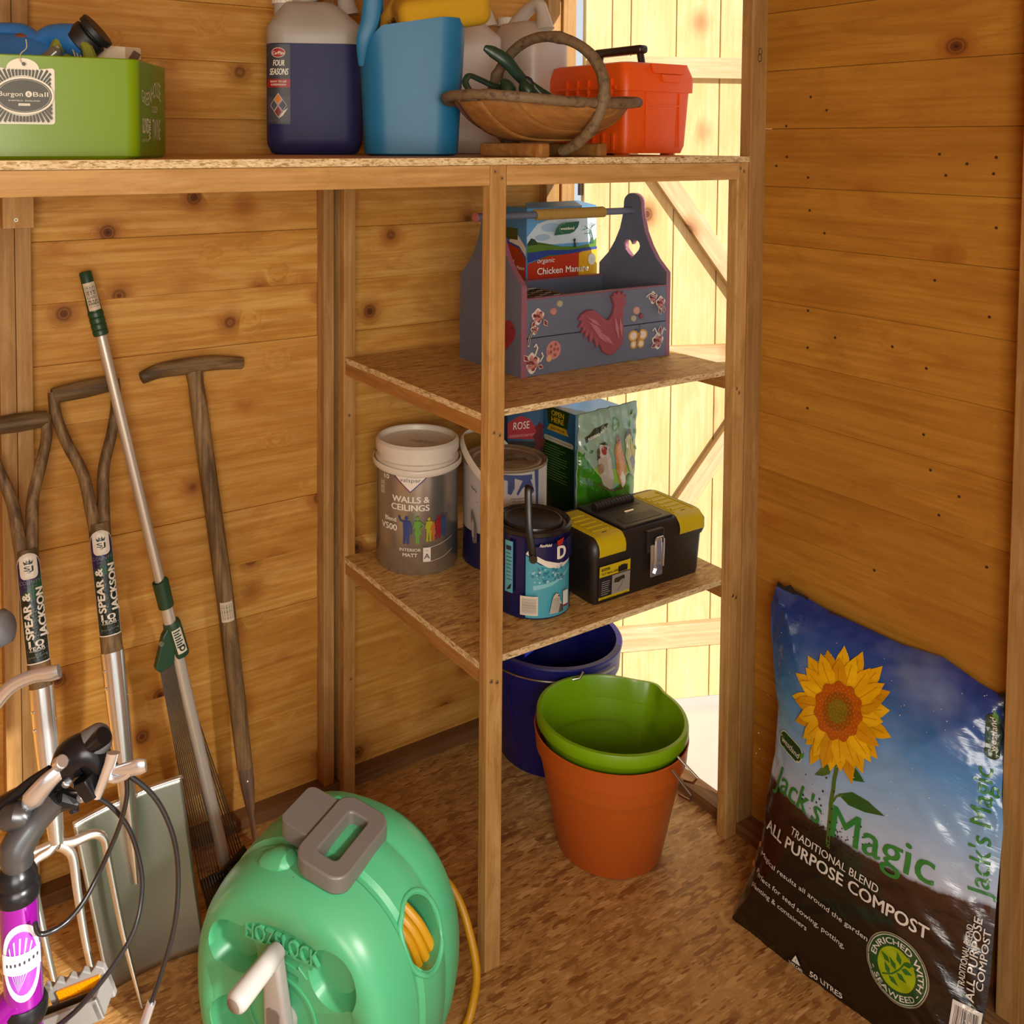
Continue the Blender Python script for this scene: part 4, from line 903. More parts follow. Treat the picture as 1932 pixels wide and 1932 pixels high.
for k in range(12): p2.rect(.012+.002*SC_.random(), .140-.0055*k, .056+.012*SC_.random(), .1412-.0055*k, ink('#77716c'))
for k in range(16): p2.line([(.012+.05*SC_.random(), .08+.065*SC_.random()), (.014+.05*SC_.random(), .08+.065*SC_.random())], .0010, ink('#8d8780'))
p2.line([(-.074, .155), (-.068, .148), (-.066, .151), (-.060, .145)], .0016, ink('#2a2a3a')); p2.poly(circle(.001, 6, -.058, .128), BLACK)
p2.poly([(-.075, .105), (-.071, .112), (-.066, .100), (-.060, .085), (-.058, .070), (-.058, .052), (-.066, .048), (-.070, .052), (-.073, .080)], ink('#6a625c')); p2.poly([(-.073, .085), (-.069, .095), (-.066, .085), (-.066, .060), (-.071, .060)], ink('#a8a098'))
p2.build('label_print', t2)
pl2 = Print(lambda x, y, l: Vector((x, y, .1885+l)), lift=.0004); pl2.text('wing', -.01, -.012, .020, ink('#3a3026'), w=.052, rot=-.3)
for k in range(26): a = SC_.uniform(0, 6.28); q = SC_.uniform(.01, .06); pl2.line([(q*math.cos(a), q*math.sin(a)), (q*math.cos(a)+SC_.uniform(-.006, .006), q*math.sin(a)+SC_.uniform(-.004, .004))], .0014, ink('#40332a'))
pl2.build('lid_scratches', t2)
ah = face_cam(t2x, t2y)
e_l = Vector((math.cos(ah-PI/2), math.sin(ah-PI/2), 0)); e_f = Vector((math.cos(ah), math.sin(ah), 0))
MB().tube(smoothpath([e_l*.015+e_f*(R2+.004)+Vector((0, 0, .155)), e_l*.050+e_f*(R2-.008)+Vector((0, 0, .178)), e_l*.082+e_f*.040+Vector((0, 0, .208)), e_l*.092+e_f*-.005+Vector((0, 0, .228)), e_l*.070+e_f*-.035+Vector((0, 0, .232)), e_l*.035+e_f*-.055+Vector((0, 0, .226)), e_f*-(R2+.002)+Vector((0, 0, .19))], 8), .0075, 10, sx=.2, up=(0, 0, 1)).build('carry_handle', TUBW, t2)
t2.scale = (1, 1, 1.12)
# ---- small blue tin with the black lid
t3x, t3y = -.507, -.034; R3 = .0715
t3 = thing('paint_tin', 'blue paint tin with black lid and black strap handle standing at the shelf front', 'paint tin', (t3x, t3y, ZL))
TB = plain('tin_blue_print', '#191c52', rough=.18, bscale=8, metal=.3); LIDB = plain('black_lid', '#1b1815', rough=.32, bscale=20)
MB().lathe([(0, .001), (R3-.002, 0), (R3+.0005, .002), (R3, .005), (R3, .155)], 64).build('tin_body', TB, t3, smooth=50)
MB().lathe([(R3, .154), (R3+.0022, .156), (R3+.0022, .163), (R3-.001, .166), (R3-.005, .165), (R3-.008, .160), (R3-.013, .160), (R3-.015, .1655), (R3-.018, .166), (R3-.022, .1635), (0, .1635)], 72).build('lid', LIDB, t3, smooth=35)
a3 = face_cam(t3x, t3y); p3 = Print(cyl_map(R3, a3), lift=.0005, cut=.008)
AQ = ink('#4aa0b4', .25); AQD = ink('#2f7f98', .25); PALE = ink('#9cc4cc', .25)
p3.poly([(-.012, .004), (.090, .004), (.090, .118), (.050, .096), (.015, .104), (-.012, .122)], AQ); p3.poly([(.006, .112), (.030, .098), (.060, .092), (.090, .100), (.090, .112), (.055, .102), (.024, .112), (-.008, .130), (-.012, .124)], WT)
p3.poly([(.002, .065), (.040, .070), (.090, .088), (.090, .084), (.040, .064), (.002, .056)], ink('#7fc0cc', .25))
for k in range(44): p3.poly(circle(SC_.uniform(.0012, .0034), 12, SC_.uniform(.000, .060), SC_.uniform(.070, .098)), (PALE, AQD)[k % 2])
p3.poly([(.002, .140), (.090, .150), (.090, .110), (.060, .104), (.030, .112), (.006, .128)], ink('#14174a', .2))
p3.text('AkzoNobel', .012, .140, .0055, WT, w=.022, bold=.02, shear=.2); p3.text('D', .046, .114, .024, WT, w=.018, bold=.05); p3.poly([(.044, .148), (.060, .152), (.056, .140), (.046, .138)], ink('#a82018')); p3.text('Ea', .046, .076, .010, ink('#2a6a80'), w=.014)
p3.rect(-.050, .048, -.034, .145, ink('#58a8b8', .3)); 
for k in range(8): p3.rect(-.047, .072+.007*k, -.038+.003*SC_.random(), .0732+.007*k, ink('#1c4a5c'))
p3.rect(-.047, .128, -.037, .136, ink('#1c2a4c')); p3.poly([(-.046, .052), (-.040, .062), (-.036, .066), (-.038, .056)], BLACK)
p3.barcode(-.020, .012, .010, .048, ink('#d0c8b8'), ink('#7a7468'), seed=4, vert=True)
# long haired dog standing on the label
p3.poly([(.030, .014), (.034, .034), (.037, .046), (.042, .051), (.048, .048), (.050, .038), (.054, .030), (.056, .014)], ink('#b8b2a4')); p3.poly([(.047, .014), (.051, .030), (.056, .026), (.058, .014)], ink('#3a3632')); p3.poly(circle(.0015, 8, .0475, .0455), BLACK)
for k in range(7): p3.line([(.034+.003*k, .016), (.038+.0015*k, .042)], .0006, ink('#8c867a'))
p3.rect(.056, .026, .068, .052, ink('#c8d0cc')); p3.rect(.056, .022, .068, .026, ink('#7a2030')); p3.build('label_print', t3)
ptl = Print(lambda x, y, l: Vector((x, y, .1635+l)), lift=.0004)
for k in range(5): ptl.text(('OPEN WITH CARE', 'STORE UPRIGHT', 'KEEP SEALED', 'STIR WELL', 'LIFT HERE')[k], .0, .016-.008*k, .0036, ink('#4a453e'), w=.036, align='C', rot=0)
ptl.build('lid_print', t3)
q = lambda t, r, z: Vector((r*math.cos(a3+t), r*math.sin(a3+t), z))
MB().tube(smoothpath([q(.02, R3+.005, .118), q(-.02, R3+.007, .140), q(-.08, R3+.004, .170), q(-.12, R3-.004, .205), q(-.15, R3-.012, .238), q(-.15, R3-.020, .245), q(-.15, R3-.03, .236)], 8), .0068, 10, sx=.28, up=(-math.sin(a3), math.cos(a3), 0)).build('strap_handle', LIDB, t3)
ptp = Print(lambda x, z, l: q(-.02-.0+x/R3, R3+.0095+l-.14*max(0, z-.165), z), lift=.0010)
for k in range(9): zz_ = .135+.007*k; ptp.poly(circle(SC_.uniform(.0008, .0022), 7, -.0035*(zz_-.14)/.03+SC_.uniform(-.002, .002), zz_), WT)
MB().tube([q(.02, R3, .118), q(.02, R3+.010, .118)], .0075, 14).build('handle_boss', LIDB, t3)

# ---- black and yellow toolbox
st = thing('toolbox', 'black toolbox with yellow lid panels and a chrome catch on the lower shelf', 'toolbox', (-.422, -.114, ZL))
TBK = plain('black_polypropylene', '#1d1814', rough=.42, bscale=60, bump=.1, dirt=.15, dirtc='#4a4036'); YL = plain('yellow_polypropylene', '#c2ac08', rough=.4, bscale=30); CHR = plain('chrome', '#eeece8', .2, .9)
def rr_(x0, x1, y0, y1, z, r=.010): return [Vector((x, y, z)) for x, y in roundrect(x1-x0, y1-y0, r, 5, (x0+x1)/2, (y0+y1)/2)]
MB().loft([rr_(.006, .292, .006, .150, 0, .012), rr_(.004, .294, .004, .152, .01, .014), rr_(.0, .298, .0, .156, .084, .014)]).build('box', TBK, st, smooth=40)
MB().loft([rr_(-.002, .302, -.002, .158, .0845, .016), rr_(-.003, .308, -.003, .159, .094, .016), rr_(-.003, .310, -.002, .158, .112, .018), rr_(.004, .304, .006, .150, .126, .018), rr_(.008, .300, .010, .146, .129, .018)]).build('lid', TBK, st, smooth=40)
def yellow(x0, x1):
    prof = [(-.0045, .096), (-.0055, .108), (-.003, .118), (.005, .1275), (.011, .1305), (.128, .1305), (.138, .1295)]
    m = MB(); m.loft([[Vector((x, y, z)) for y, z in prof]+[Vector((x, y+.0015, z-.002)) for y, z in reversed(prof)] for x in (x0, (x0+x1)/2, x1)])
    return m
for x0, x1 in ((.010, .078), (.226, .294)):
    yo = yellow(x0, x1).build('lid_panel', YL, st, smooth=30, bevel=.001)
    for k in range(5): MB().box((x0+.013, .030+.018*k, .1302), (x1-.013, .037+.018*k, .1326)).build('rib', YL, yo, smooth=0, bevel=.0011)
    MB().box((x0+.006, .018, .1302), (x0+.008, .124, .1322)).build('rib', YL, yo, smooth=0); MB().box((x1-.008, .018, .1302), (x1-.006, .124, .1322)).build('rib', YL, yo, smooth=0)
    MB().box((x0+.028, .020, .1304), (x1-.028, .022, .1310)).build('slot', BLACK, yo, smooth=0)
# centre deck with handle and recesses
MB().box((.084, .010, .1285), (.220, .146, .1335)).build('lid_deck', TBK, st, smooth=0, bevel=.002)
MB().box((.098, .088, .1330), (.206, .130, .1338)).build('handle_well', ink('#0b0908'), st, smooth=0)
MB().tube([(.100, .112, .1375), (.204, .112, .1375)], .0085, 16).build('carry_handle', TBK, st, smooth=60)
for k in range(12): MB().tube([(.108+.0082*k, .112, .1375), (.111+.0082*k, .112, .1375)], .0094, 14).build('grip_ring', TBK, st, smooth=60)
MB().prism(roundrect(.100, .030, .006, 4, .152, .036), lambda x, y, w: Vector((x, y, .1334+w)), 0, .0006).build('tray_well', ink('#0f0c0a'), st, smooth=0)
MB().tube([(.140, .066, .1336), (.164, .066, .1336)], .0035, 10).build('hinge_pin', CHR, st)
# catch
MB().box((.130, -.010, .078), (.176, .0, .122)).build('catch_plate', TBK, st, smooth=0, bevel=.002)
ct = MB().box((.138, -.0115, .030), (.170, -.0095, .094)).build('catch', CHR, st, smooth=0, bevel=.0008)
MB().box((.146, -.017, .056), (.163, -.0115, .108)).build('catch_lever', CHR, ct, smooth=0, bevel=.0025)
MB().prism([(.146, .056), (.163, .056), (.158, .046), (.163, .036), (.146, .036), (.151, .046)], lambda x, z, w: Vector((x, -.0115-w, z)), 0, .004).build('catch_tongue', CHR, ct, smooth=0, bevel=.0008)
MB().tube([(.143, -.0175, .050), (.143, -.0185, .104), (.146, -.0185, .110), (.163, -.0185, .110), (.166, -.0185, .104), (.166, -.0175, .050)], .0016, 8).build('wire_bail', CHR, ct)
sp_ = Print(lambda x, z, l: Vector((x, .0015-l-.0035*z/.09, z)), lift=.0012)
sp_.rect(.012, .010, .092, .076, ink('#c2ac08')); sp_.rect(.012, .015, .092, .055, ink('#1b1a20')); sp_.poly([(.012, .055), (.092, .055), (.092, .060), (.012, .063)], ink('#c2ac08')); sp_.rect(.045, .015, .092, .053, ink('#8c8880'))
sp_.rect(.017, .0665, .038, .0715, BLACK); sp_.text('STANLEY', .0275, .0675, .003, ink('#c2ac08'), w=.018, align='C', bold=.03); sp_.text('12.5" Series 2000', .018, .0590, .0042, BLACK, w=.042, bold=.02)
sp_.rect(.060, .056, .084, .068, BLACK); sp_.rect(.066, .068, .078, .0695, BLACK); sp_.poly([(.050, .038), (.062, .036), (.070, .041), (.078, .040), (.076, .048), (.052, .046)], ink('#2a2622')); sp_.line([(.072, .040), (.070, .030), (.060, .020)], .001, ink('#4a4640'))
for k in range(7): sp_.rect(.017, .020+.0042*k, .034+.006*SC_.random(), .0212+.0042*k, ink('#9a958c'))
sp_.text('outils rangement  boite a outils', .015, .0112, .0024, ink('#4a4208'), w=.070); sp_.build('label', st)
# ---- bird food bag
bx, by = -.216, .088
bf = thing('bird_food_bag', 'glossy green and clear plastic bag of wild bird food with three finches printed', 'bag', (bx, by, ZL+.007), (0, 0, -.10))
FILM = plain('bag_film', '#86a08c', rough=.14, spec=.7, bscale=22, bump=.5)
def bagp(s, t):      # s 0..1 across, t 0..1 up
    w = .150*(1-.10*abs(t-.5)**1.5)+.012*t; x = (s-.5)*w+.012*t; th = .034*(max(0, math.sin(PI*min(1, max(0, s))))**.55)*(max(0.0, 1-t)**.45)*(1 if t > .03 else .8)
    z = .300*t + (.012*(s-.5)*t if True else 0) - .010*(1-t)*abs(s-.5)
    wr = .0030*math.sin(31*s+9*t)*t*(1-abs(2*s-1))+.002*math.sin(47*t+12*s)*t
    return x, z, th, wr
def bag_front(s, t, l=0): x, z, th, wr = bagp(s, t); return Vector((x, -th-.002+wr-l, z))
def bag_back(s, t): x, z, th, wr = bagp(s, t); return Vector((x, th*.8+.002+wr, z))
mb = MB().grid(bag_front, 40, 50).grid(bag_back, 40, 50); mb.build('bag_film', FILM, bf, smooth=80)
pb = Print(lambda s, t, l: bag_front(max(.005, min(.995, s)), max(.002, min(.998, t)), l), lift=.0007, step=.00015, cut=.04)
def gl_(c, r=.16): return plain('gloss_'+c[1:], c, rough=r, spec=.7, bscale=24, bump=.45)
LEAFG = gl_('#2f6a16'); PALEG = gl_('#a8b8a4')
pb.poly([(.005, .002), (.995, .002), (.995, .46), (.80, .52), (.62, .46), (.50, .42), (.36, .50), (.20, .60), (.08, .70), (.005, .74)], gl_('#3a7a1a')); pb.poly([(.10, .55), (.35, .47), (.52, .36), (.48, .28), (.30, .30), (.12, .40)], gl_('#2a5e12')); pb.poly([(.55, .40), (.80, .50), (.95, .44), (.95, .30), (.70, .28)], gl_('#4f8e22')); pb.poly([(.005, .002), (.995, .002), (.995, .09), (.5, .05), (.005, .13)], gl_('#1a3a0c'))
pb.poly([(.20, .60), (.36, .50), (.62, .46), (.80, .52), (.95, .50), (.9, .62), (.6, .56), (.3, .62)], gl_('#8ab04a'))
# banner and seal
pb.poly([(.10, .79), (.22, .84), (.42, .87), (.44, .905), (.22, .885), (.08, .83)], gl_('#26301c')); pb.text('RESEALABLE', .13, .806, .020, WT, w=.29, rot=.20, bold=.03)
pb.ring(.055, .068, gl_('#4c8c3c'), (.56, .885), 26, .75); pb.text('RECYCLE', .56, .876, .016, gl_('#4c8c3c'), w=.10, align='C', bold=.03)
for (x, y, a) in ((.86, .94, .5), (.93, .90, 1.6), (.82, .86, 1.0), (.92, .80, 2.2), (.88, .74, 1.2), (.95, .68, 2.6), (.06, .70, 1.0), (.13, .64, 2.0), (.05, .62, .4), (.08, .76, 2.4), (.16, .73, .2)): pb.poly([(-.035, 0), (0, .014), (.035, 0), (0, -.014)], LEAFG, (x, y), a)
# branch and finches
pb.line([(.28, .50), (.36, .455), (.50, .425), (.66, .43), (.78, .48), (.88, .56)], .014, gl_('#5a4632')); pb.line([(.36, .455), (.31, .43)], .007, gl_('#5a4632')); pb.line([(.70, .44), (.73, .40)], .007, gl_('#5a4632')); pb.line([(.82, .50), (.87, .50)], .007, gl_('#5a4632'))
pb.poly([(.27, .64), (.25, .72), (.29, .77), (.36, .77), (.42, .72), (.46, .66), (.50, .55), (.50, .46), (.44, .44), (.34, .48), (.28, .56)], gl_('#a89c8c')); pb.poly([(.25, .66), (.24, .73), (.28, .75), (.29, .68)], gl_('#4a3a2c')); pb.poly(circle(.045, 14, .35, .725, .030), gl_('#8c2c28')); pb.poly([(.40, .72), (.45, .735), (.41, .75)], gl_('#c8a890')); pb.poly([(.28, .775), (.36, .785), (.42, .755), (.36, .76)], gl_('#2c2420')); pb.poly(circle(.05, 14, .30, .60, .035), gl_('#8a6a48')); pb.poly(circle(.012, 10, .385, .735, .008), BLACK)
pb.poly([(.53, .62), (.52, .74), (.55, .80), (.60, .80), (.63, .74), (.70, .64), (.73, .54), (.72, .46), (.66, .43), (.60, .47), (.56, .54)], gl_('#b87a40')); pb.poly([(.60, .52), (.66, .55), (.72, .50), (.70, .45), (.64, .44)], gl_('#cbbfa8')); pb.poly([(.53, .76), (.60, .82), (.62, .77), (.56, .74)], gl_('#8a3a28')); pb.poly(circle(.009, 8, .585, .775, .006), BLACK)
pb.poly([(.72, .64), (.70, .76), (.74, .83), (.80, .82), (.84, .76), (.90, .66), (.93, .58), (.90, .53), (.82, .52), (.77, .56)], gl_('#a8a46c')); pb.poly([(.70, .77), (.74, .84), (.81, .83), (.84, .77), (.80, .80), (.75, .79)], gl_('#2c3240')); pb.poly([(.80, .62), (.90, .66), (.93, .58), (.86, .54)], gl_('#6c6c68')); pb.poly([(.71, .72), (.74, .76), (.75, .70)], gl_('#d8d0c0')); pb.poly([(.82, .76), (.90, .66), (.88, .62), (.80, .70)], gl_('#b8a030'))
pb.text('Peckish', .36, .155, .105, BLACK, w=.72, rot=.10, bold=.10); pb.text('Peckish', .365, .162, .100, WT, w=.70, rot=.10, bold=.045); pb.poly([(-.03, 0), (0, .03), (.03, 0)], WT, (.80, .325), .3)
pb.build('bag_print', bf)
# ---- lawn seed box and rose food box
gb = thing('cardboard_box', 'blue and green lawn seed box with an OPEN HERE tab standing behind the bird food', 'box', (-.199, .200, ZL))
MB().box((0, 0, 0), (.150, .118, .262)).build('box', ink('#2f6f9c', .3), gb, smooth=0, bevel=.0012)
g1 = Print(lambda x, z, l: Vector((-l, .118-x, z)), lift=.0005, cut=.03)
g1.rect(.001, .001, .117, .261, ink('#2d648c', .3)); g1.rect(.001, .001, .117, .175, ink('#1d3a14', .3)); g1.poly([(.001, .175)]+[(.001+.004*k, .175+(.018 if k % 2 else .004)) for k in range(1, 29)]+[(.117, .175)], ink('#1d3a14', .3))
g1.poly([(.016, .262), (.100, .262), (.092, .222), (.080, .212), (.036, .212), (.024, .222)], ink('#2c3c10', .3)); g1.text('OPEN', .058, .243, .0125, ink('#d0a818'), w=.044, align='C', bold=.03); g1.text('HERE', .058, .228, .0125, ink('#d0a818'), w=.044, align='C', bold=.03)
g1.poly([(.020, .206), (.098, .206), (.088, .221), (.030, .221)], ink('#c89c18')); g1.text('EASY POUR', .059, .210, .0062, ink('#4a3a10'), w=.050, align='C', bold=.03)
g1.poly(roundrect(.106, .012, .005, 4, .062, .186), ink('#c8c0a4')); g1.text('COVERAGE AND SOWING RATE', .062, .1845, .0034, ink('#3a4030'), w=.092, align='C')
for k in range(14): g1.rect(.012, .170-.006*k, .060+.04*SC_.random(), .1714-.006*k, ink('#6a8a4a'))
g1.build('side_print', gb)
g2 = Print(lambda x, z, l: Vector((x, -l, z)), lift=.0005, cut=.03)
g2.rect(.001, .001, .149, .261, ink('#2f7098', .3)); g2.poly([(.001, .001), (.149, .001), (.149, .15), (.10, .17), (.05, .16), (.001, .18)], ink('#2a5a18', .3)); g2.poly(circle(.046, 30, .052, .075, .052), ink('#c0a020')); g2.poly(circle(.041, 30, .056, .072, .047), ink('#5c6c70')); g2.text('1', .050, .080, .028, BLACK, align='C', bold=.04); g2.text('RAPID', .012, .020, .012, ink('#a8b0a0'), w=.040); g2.poly(circle(.014, 18, .052, .045), ink('#a89418'))
g2.build('front_print', gb)
rb = thing('cardboard_box', 'dark blue box of rose food with a red panel, behind the big paint tin', 'box', (-.345, .262, ZL))
MB().box((0, 0, 0), (.105, .070, .276)).build('box', ink('#1d3552', .3), rb, smooth=0, bevel=.0012)
g3 = Print(lambda x, z, l: Vector((x, -l, z)), lift=.0005, cut=.03)
g3.rect(.001, .001, .104, .275, ink('#22486a', .3)); g3.poly([(.0, .25), (.035, .262), (.064, .25), (.082, .225), (.082, .20), (.0, .215)], ink('#a01c24')); g3.text('ROSE', .016, .232, .0175, WT, w=.046, rot=-.06); g3.text('CONCENTRATED PLANT FOOD', .004, .216, .0060, ink('#d8a0a0'), w=.074, rot=-.09)
g3.poly([(.0, .21), (.08, .195), (.104, .18), (.104, .001), (.001, .001)], ink('#24160f')); g3.poly([(.0, .19), (.082, .176), (.082, .172), (.0, .186)], ink('#8c5a3a'))
for (x, y, s_) in ((.092, .225, .012), (.088, .205, .014), (.096, .190, .012), (.086, .18, .010)): g3.poly([(s_*math.cos(a)*(1+.2*math.sin(5*a)), s_*math.sin(a)*(1+.2*math.sin(5*a))) for a in [2*PI*k/20 for k in range(20)]], ink('#5e0f14'), (x, y))
g3.build('front_print', rb)

# ================================================================ buckets on the floor
BLU = plain('cobalt_plastic', '#12146a', rough=.42, bscale=80, bump=.2, dirt=.12, dirtc='#5a5ca0', Subsurface_Weight=.1, Subsurface_Radius=(.004, .006, .03))
bbk = thing('bucket', 'big cobalt blue plastic bucket with a wire handle on the floor under the shelves', 'bucket', (-.225, .245, .0))
def bwp(p, an):   # flat sided back
    return Vector((p.x, min(p.y, .113), p.z))
MB().lathe([(0, 0), (.114, 0), (.118, .004), (.150, .215), (.157, .218), (.159, .252), (.163, .270), (.161, .273), (.149, .273), (.146, .255), (.144, .215), (.112, .008), (0, .006)], 72, warp=bwp).build('bucket', BLU, bbk, smooth=40)
for k in range(12):
    a = 2*PI*k/12+.2; MB().tube([(.1165*math.cos(a), min(.1165*math.sin(a), .111), .01), (.1485*math.cos(a), min(.1485*math.sin(a), .112), .205)], .0022, 6).build('rib', BLU, bbk)
wir = plain('handle_wire', '#8a8478', rough=.3, metal=.9)
MB().tube([((.1655)*math.cos(t), (.1655)*math.sin(t), .252-.006*abs(math.cos(t))) for t in [rad(188+100*k/24) for k in range(25)]], .0026, 8, up=(0, 0, 1)).build('wire_handle', wir, bbk)
MB().tube([(-0.3010, 0.0822, 0.2620), (-0.2880, 0.0732, 0.2660), (-0.2813, 0.0708, 0.2780)], .003, 8).build('handle_hook', wir, bbk, loc=-bbk.location)
MB().tube([(-.098, -.092, .165), (-.1005, -.0945, .165)], .0065, 16).build('handle_stud', ink('#4a4a6a'), bbk)
def spout(p, an):
    d = (an-rad(14)+PI) % (2*PI)-PI; k = math.exp(-(d/.17)**2)*max(0, (p.z-.08)/.14); r = math.hypot(p.x, p.y); f = 1+.13*k if r > .09 else 1
    return Vector((p.x*f, p.y*f, p.z-.004*k))
ORB = plain('orange_bucket_plastic', '#c05c1c', rough=.38, bscale=8, Subsurface_Weight=.2, Subsurface_Radius=(.02, .008, .003))
LIM = plain('lime_bucket_plastic', '#7fae0a', rough=.32, bscale=8, Subsurface_Weight=.35, Subsurface_Radius=(.02, .02, .004))
ob_ = thing('bucket', 'orange plastic bucket on the floor, holding a lime green bucket', 'bucket', (-.325, -.062, 0), group=None)
def tilt(ax_, ay_, piv): 
    M_ = Matrix.Rotation(ax_, 3, 'X') @ Matrix.Rotation(ay_, 3, 'Y'); return lambda p, an: piv+M_ @ (p-piv)
MB().lathe([(0, .0), (.098, .0), (.104, .005), (.1435, .200), (.1490, .201), (.1515, .232), (.153, .240), (.151, .2415), (.149, .236), (.1455, .205), (.101, .008), (0, .006)], 96, warp=spout).build('bucket', ORB, ob_, smooth=40)
lbk = thing('bucket', 'lime green plastic bucket with a pouring lip, nested inside the orange bucket', 'bucket', (-.325, -.062, .024), (rad(-1.0), rad(1.5), 0))
MB().lathe([(0, .004), (.094, .004), (.099, .008), (.136, .200), (.1385, .2005), (.1480, .218), (.1510, .222), (.1510, .238), (.1492, .243), (.1425, .244), (.1405, .240), (.137, .20), (.0965, .012), (0, .010)], 120, warp=spout).build('bucket', LIM, lbk, smooth=40)
def loop(p0, p1, p2, p3, nm, par):
    MB().tube([Vector(q)-par.location for q in (p0, p1, p2, p3)], .0022, 8).build(nm, wir, par)
loop((-0.3283, -0.2419, 0.2721), (-0.3127, -0.2768, 0.2461), (-0.3044, -0.2596, 0.2242), (-0.2811, -0.2165, 0.1971), 'wire_handle', lbk)
loop((-0.3362, -0.2379, 0.2544), (-0.3222, -0.2721, 0.2218), (-0.3166, -0.2648, 0.2044), (-0.3041, -0.2262, 0.1883), 'wire_handle', ob_)
# ================================================================ hose reel
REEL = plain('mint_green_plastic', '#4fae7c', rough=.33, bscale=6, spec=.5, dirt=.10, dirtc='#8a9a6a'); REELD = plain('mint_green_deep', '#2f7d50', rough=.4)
GRYP = plain('grey_plastic', '#6e6862', rough=.38, bscale=20); GRYL = plain('light_grey_plastic', '#a6a29e', rough=.35)
rn = Vector((-.855, -.515, 0)).normalized(); ru = Vector((.515, -.855, 0)).normalized()
RM = Matrix((ru, -rn, Vector((0, 0, 1)))).transposed().to_4x4(); RM.translation = Vector((-1.012, -.184, 0)); RM = RM @ Matrix.Diagonal((.96, .96, .91, 1))
# local axes: x across the face (to the right), y from the face into the body, z up
hr = thing('hose_reel', 'mint green hose reel with a light grey crank on the floor by the tools', 'hose reel', mat=RM)
def egg(s, dz=0.0, n=56):
    out = []
    for k in range(n):
        a = 2*PI*k/n; x = .185*math.copysign(abs(math.cos(a))**.86, math.cos(a)); z = math.sin(a)
        z = .195+(.205*abs(z)**.92 if z > 0 else -.190*abs(z)**.72)
        x *= 1+.10*max(0, (.12-z)/.12); out.append((x*s, .195+(z-.195)*s+dz))
    return out
def ering(s, y, dz=0.0): return [Vector((x, y, z)) for x, z in egg(s, dz)]
prof = [(.70, -.136), (.80, -.136), (.86, -.133), (.91, -.124), (.955, -.105), (.985, -.078), (.993, -.055), (.965, -.048), (.965, -.040), (1.0, -.034), (1.01, 0), (1.01, .03), (.99, .036), (.99, .042), (1.0, .048), (.985, .08), (.945, .108), (.87, .127), (.75, .133)]
body = MB().loft([ering(.02, -.128)]+[ering(s, y) for s, y in ((.62, -.128), (.66, -.131))]+[ering(s, y) for s, y in prof])
bo = body.build('casing', REEL, hr, smooth=50)
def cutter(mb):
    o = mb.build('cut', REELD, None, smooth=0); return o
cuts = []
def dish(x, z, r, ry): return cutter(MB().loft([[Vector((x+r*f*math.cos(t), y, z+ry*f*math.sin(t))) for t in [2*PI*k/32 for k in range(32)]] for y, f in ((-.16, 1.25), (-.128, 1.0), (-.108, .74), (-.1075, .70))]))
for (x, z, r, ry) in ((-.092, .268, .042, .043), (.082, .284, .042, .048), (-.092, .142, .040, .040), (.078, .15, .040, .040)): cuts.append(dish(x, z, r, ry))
# window onto the hose, high on the right shoulder
wp = Vector((.150, .000, .285)); wd = Vector((.80, -.22, .55)).normalized(); e1_ = wd.cross(Vector((0, 1, 0))).normalized(); e2_ = wd.cross(e1_).normalized()
cuts.append(cutter(MB().loft([[wp+wd*t+e1_*(.052*f)*math.cos(a)+e2_*(.040*f)*math.sin(a) for a in [2*PI*k/36 for k in range(36)]] for t, f in ((-.045, .92), (.02, 1.0), (.09, 1.1))])))
bpy.context.view_layer.update()
for c in cuts:
    c.matrix_world = RM
    m = bo.modifiers.new('cut', 'BOOLEAN'); m.operation = 'DIFFERENCE'; m.object = c; m.solver = 'EXACT'
bpy.context.view_layer.update()
newme = bpy.data.meshes.new_from_object(bo.evaluated_get(bpy.context.evaluated_depsgraph_get()))
bo.modifiers.clear(); bo.data = newme; bo.data.name = 'casing'
for p in bo.data.polygons: p.use_smooth = True
bo.data.set_sharp_from_angle(angle=rad(38))
from mathutils.bvhtree import BVHTree
bvh = BVHTree.FromPolygons([v.co.copy() for v in newme.vertices], [tuple(p.vertices) for p in newme.polygons])
for c in cuts: bpy.data.objects.remove(c)
HOSE = plain('yellow_hose', '#c08a0c', rough=.4, bscale=120, bump=.15)
mh = MB()
for k in range(3): mh.tube(smoothpath([wp-wd*(.020+.004*k)+e1_*(-.05+.0)+e2_*(-.026+.015*k), wp-wd*(.012)+e1_*0+e2_*(-.020+.015*k), wp-wd*.022+e1_*.05+e2_*(-.012+.015*k)], 8), .0078, 12)
mh.build('coiled_hose', HOSE, hr)
rp = []
for k in range(48):
    a = 2*PI*k/48; o_ = wp+e1_*.057*math.cos(a)+e2_*.045*math.sin(a); h_ = bvh.ray_cast(o_+wd*.3, -wd)
    rp.append(h_[0] if h_[0] is not None else o_+wd*.02)
MB().tube(rp, .0042, 10, closed=True, up=wd).build('window_rim', REEL, hr)
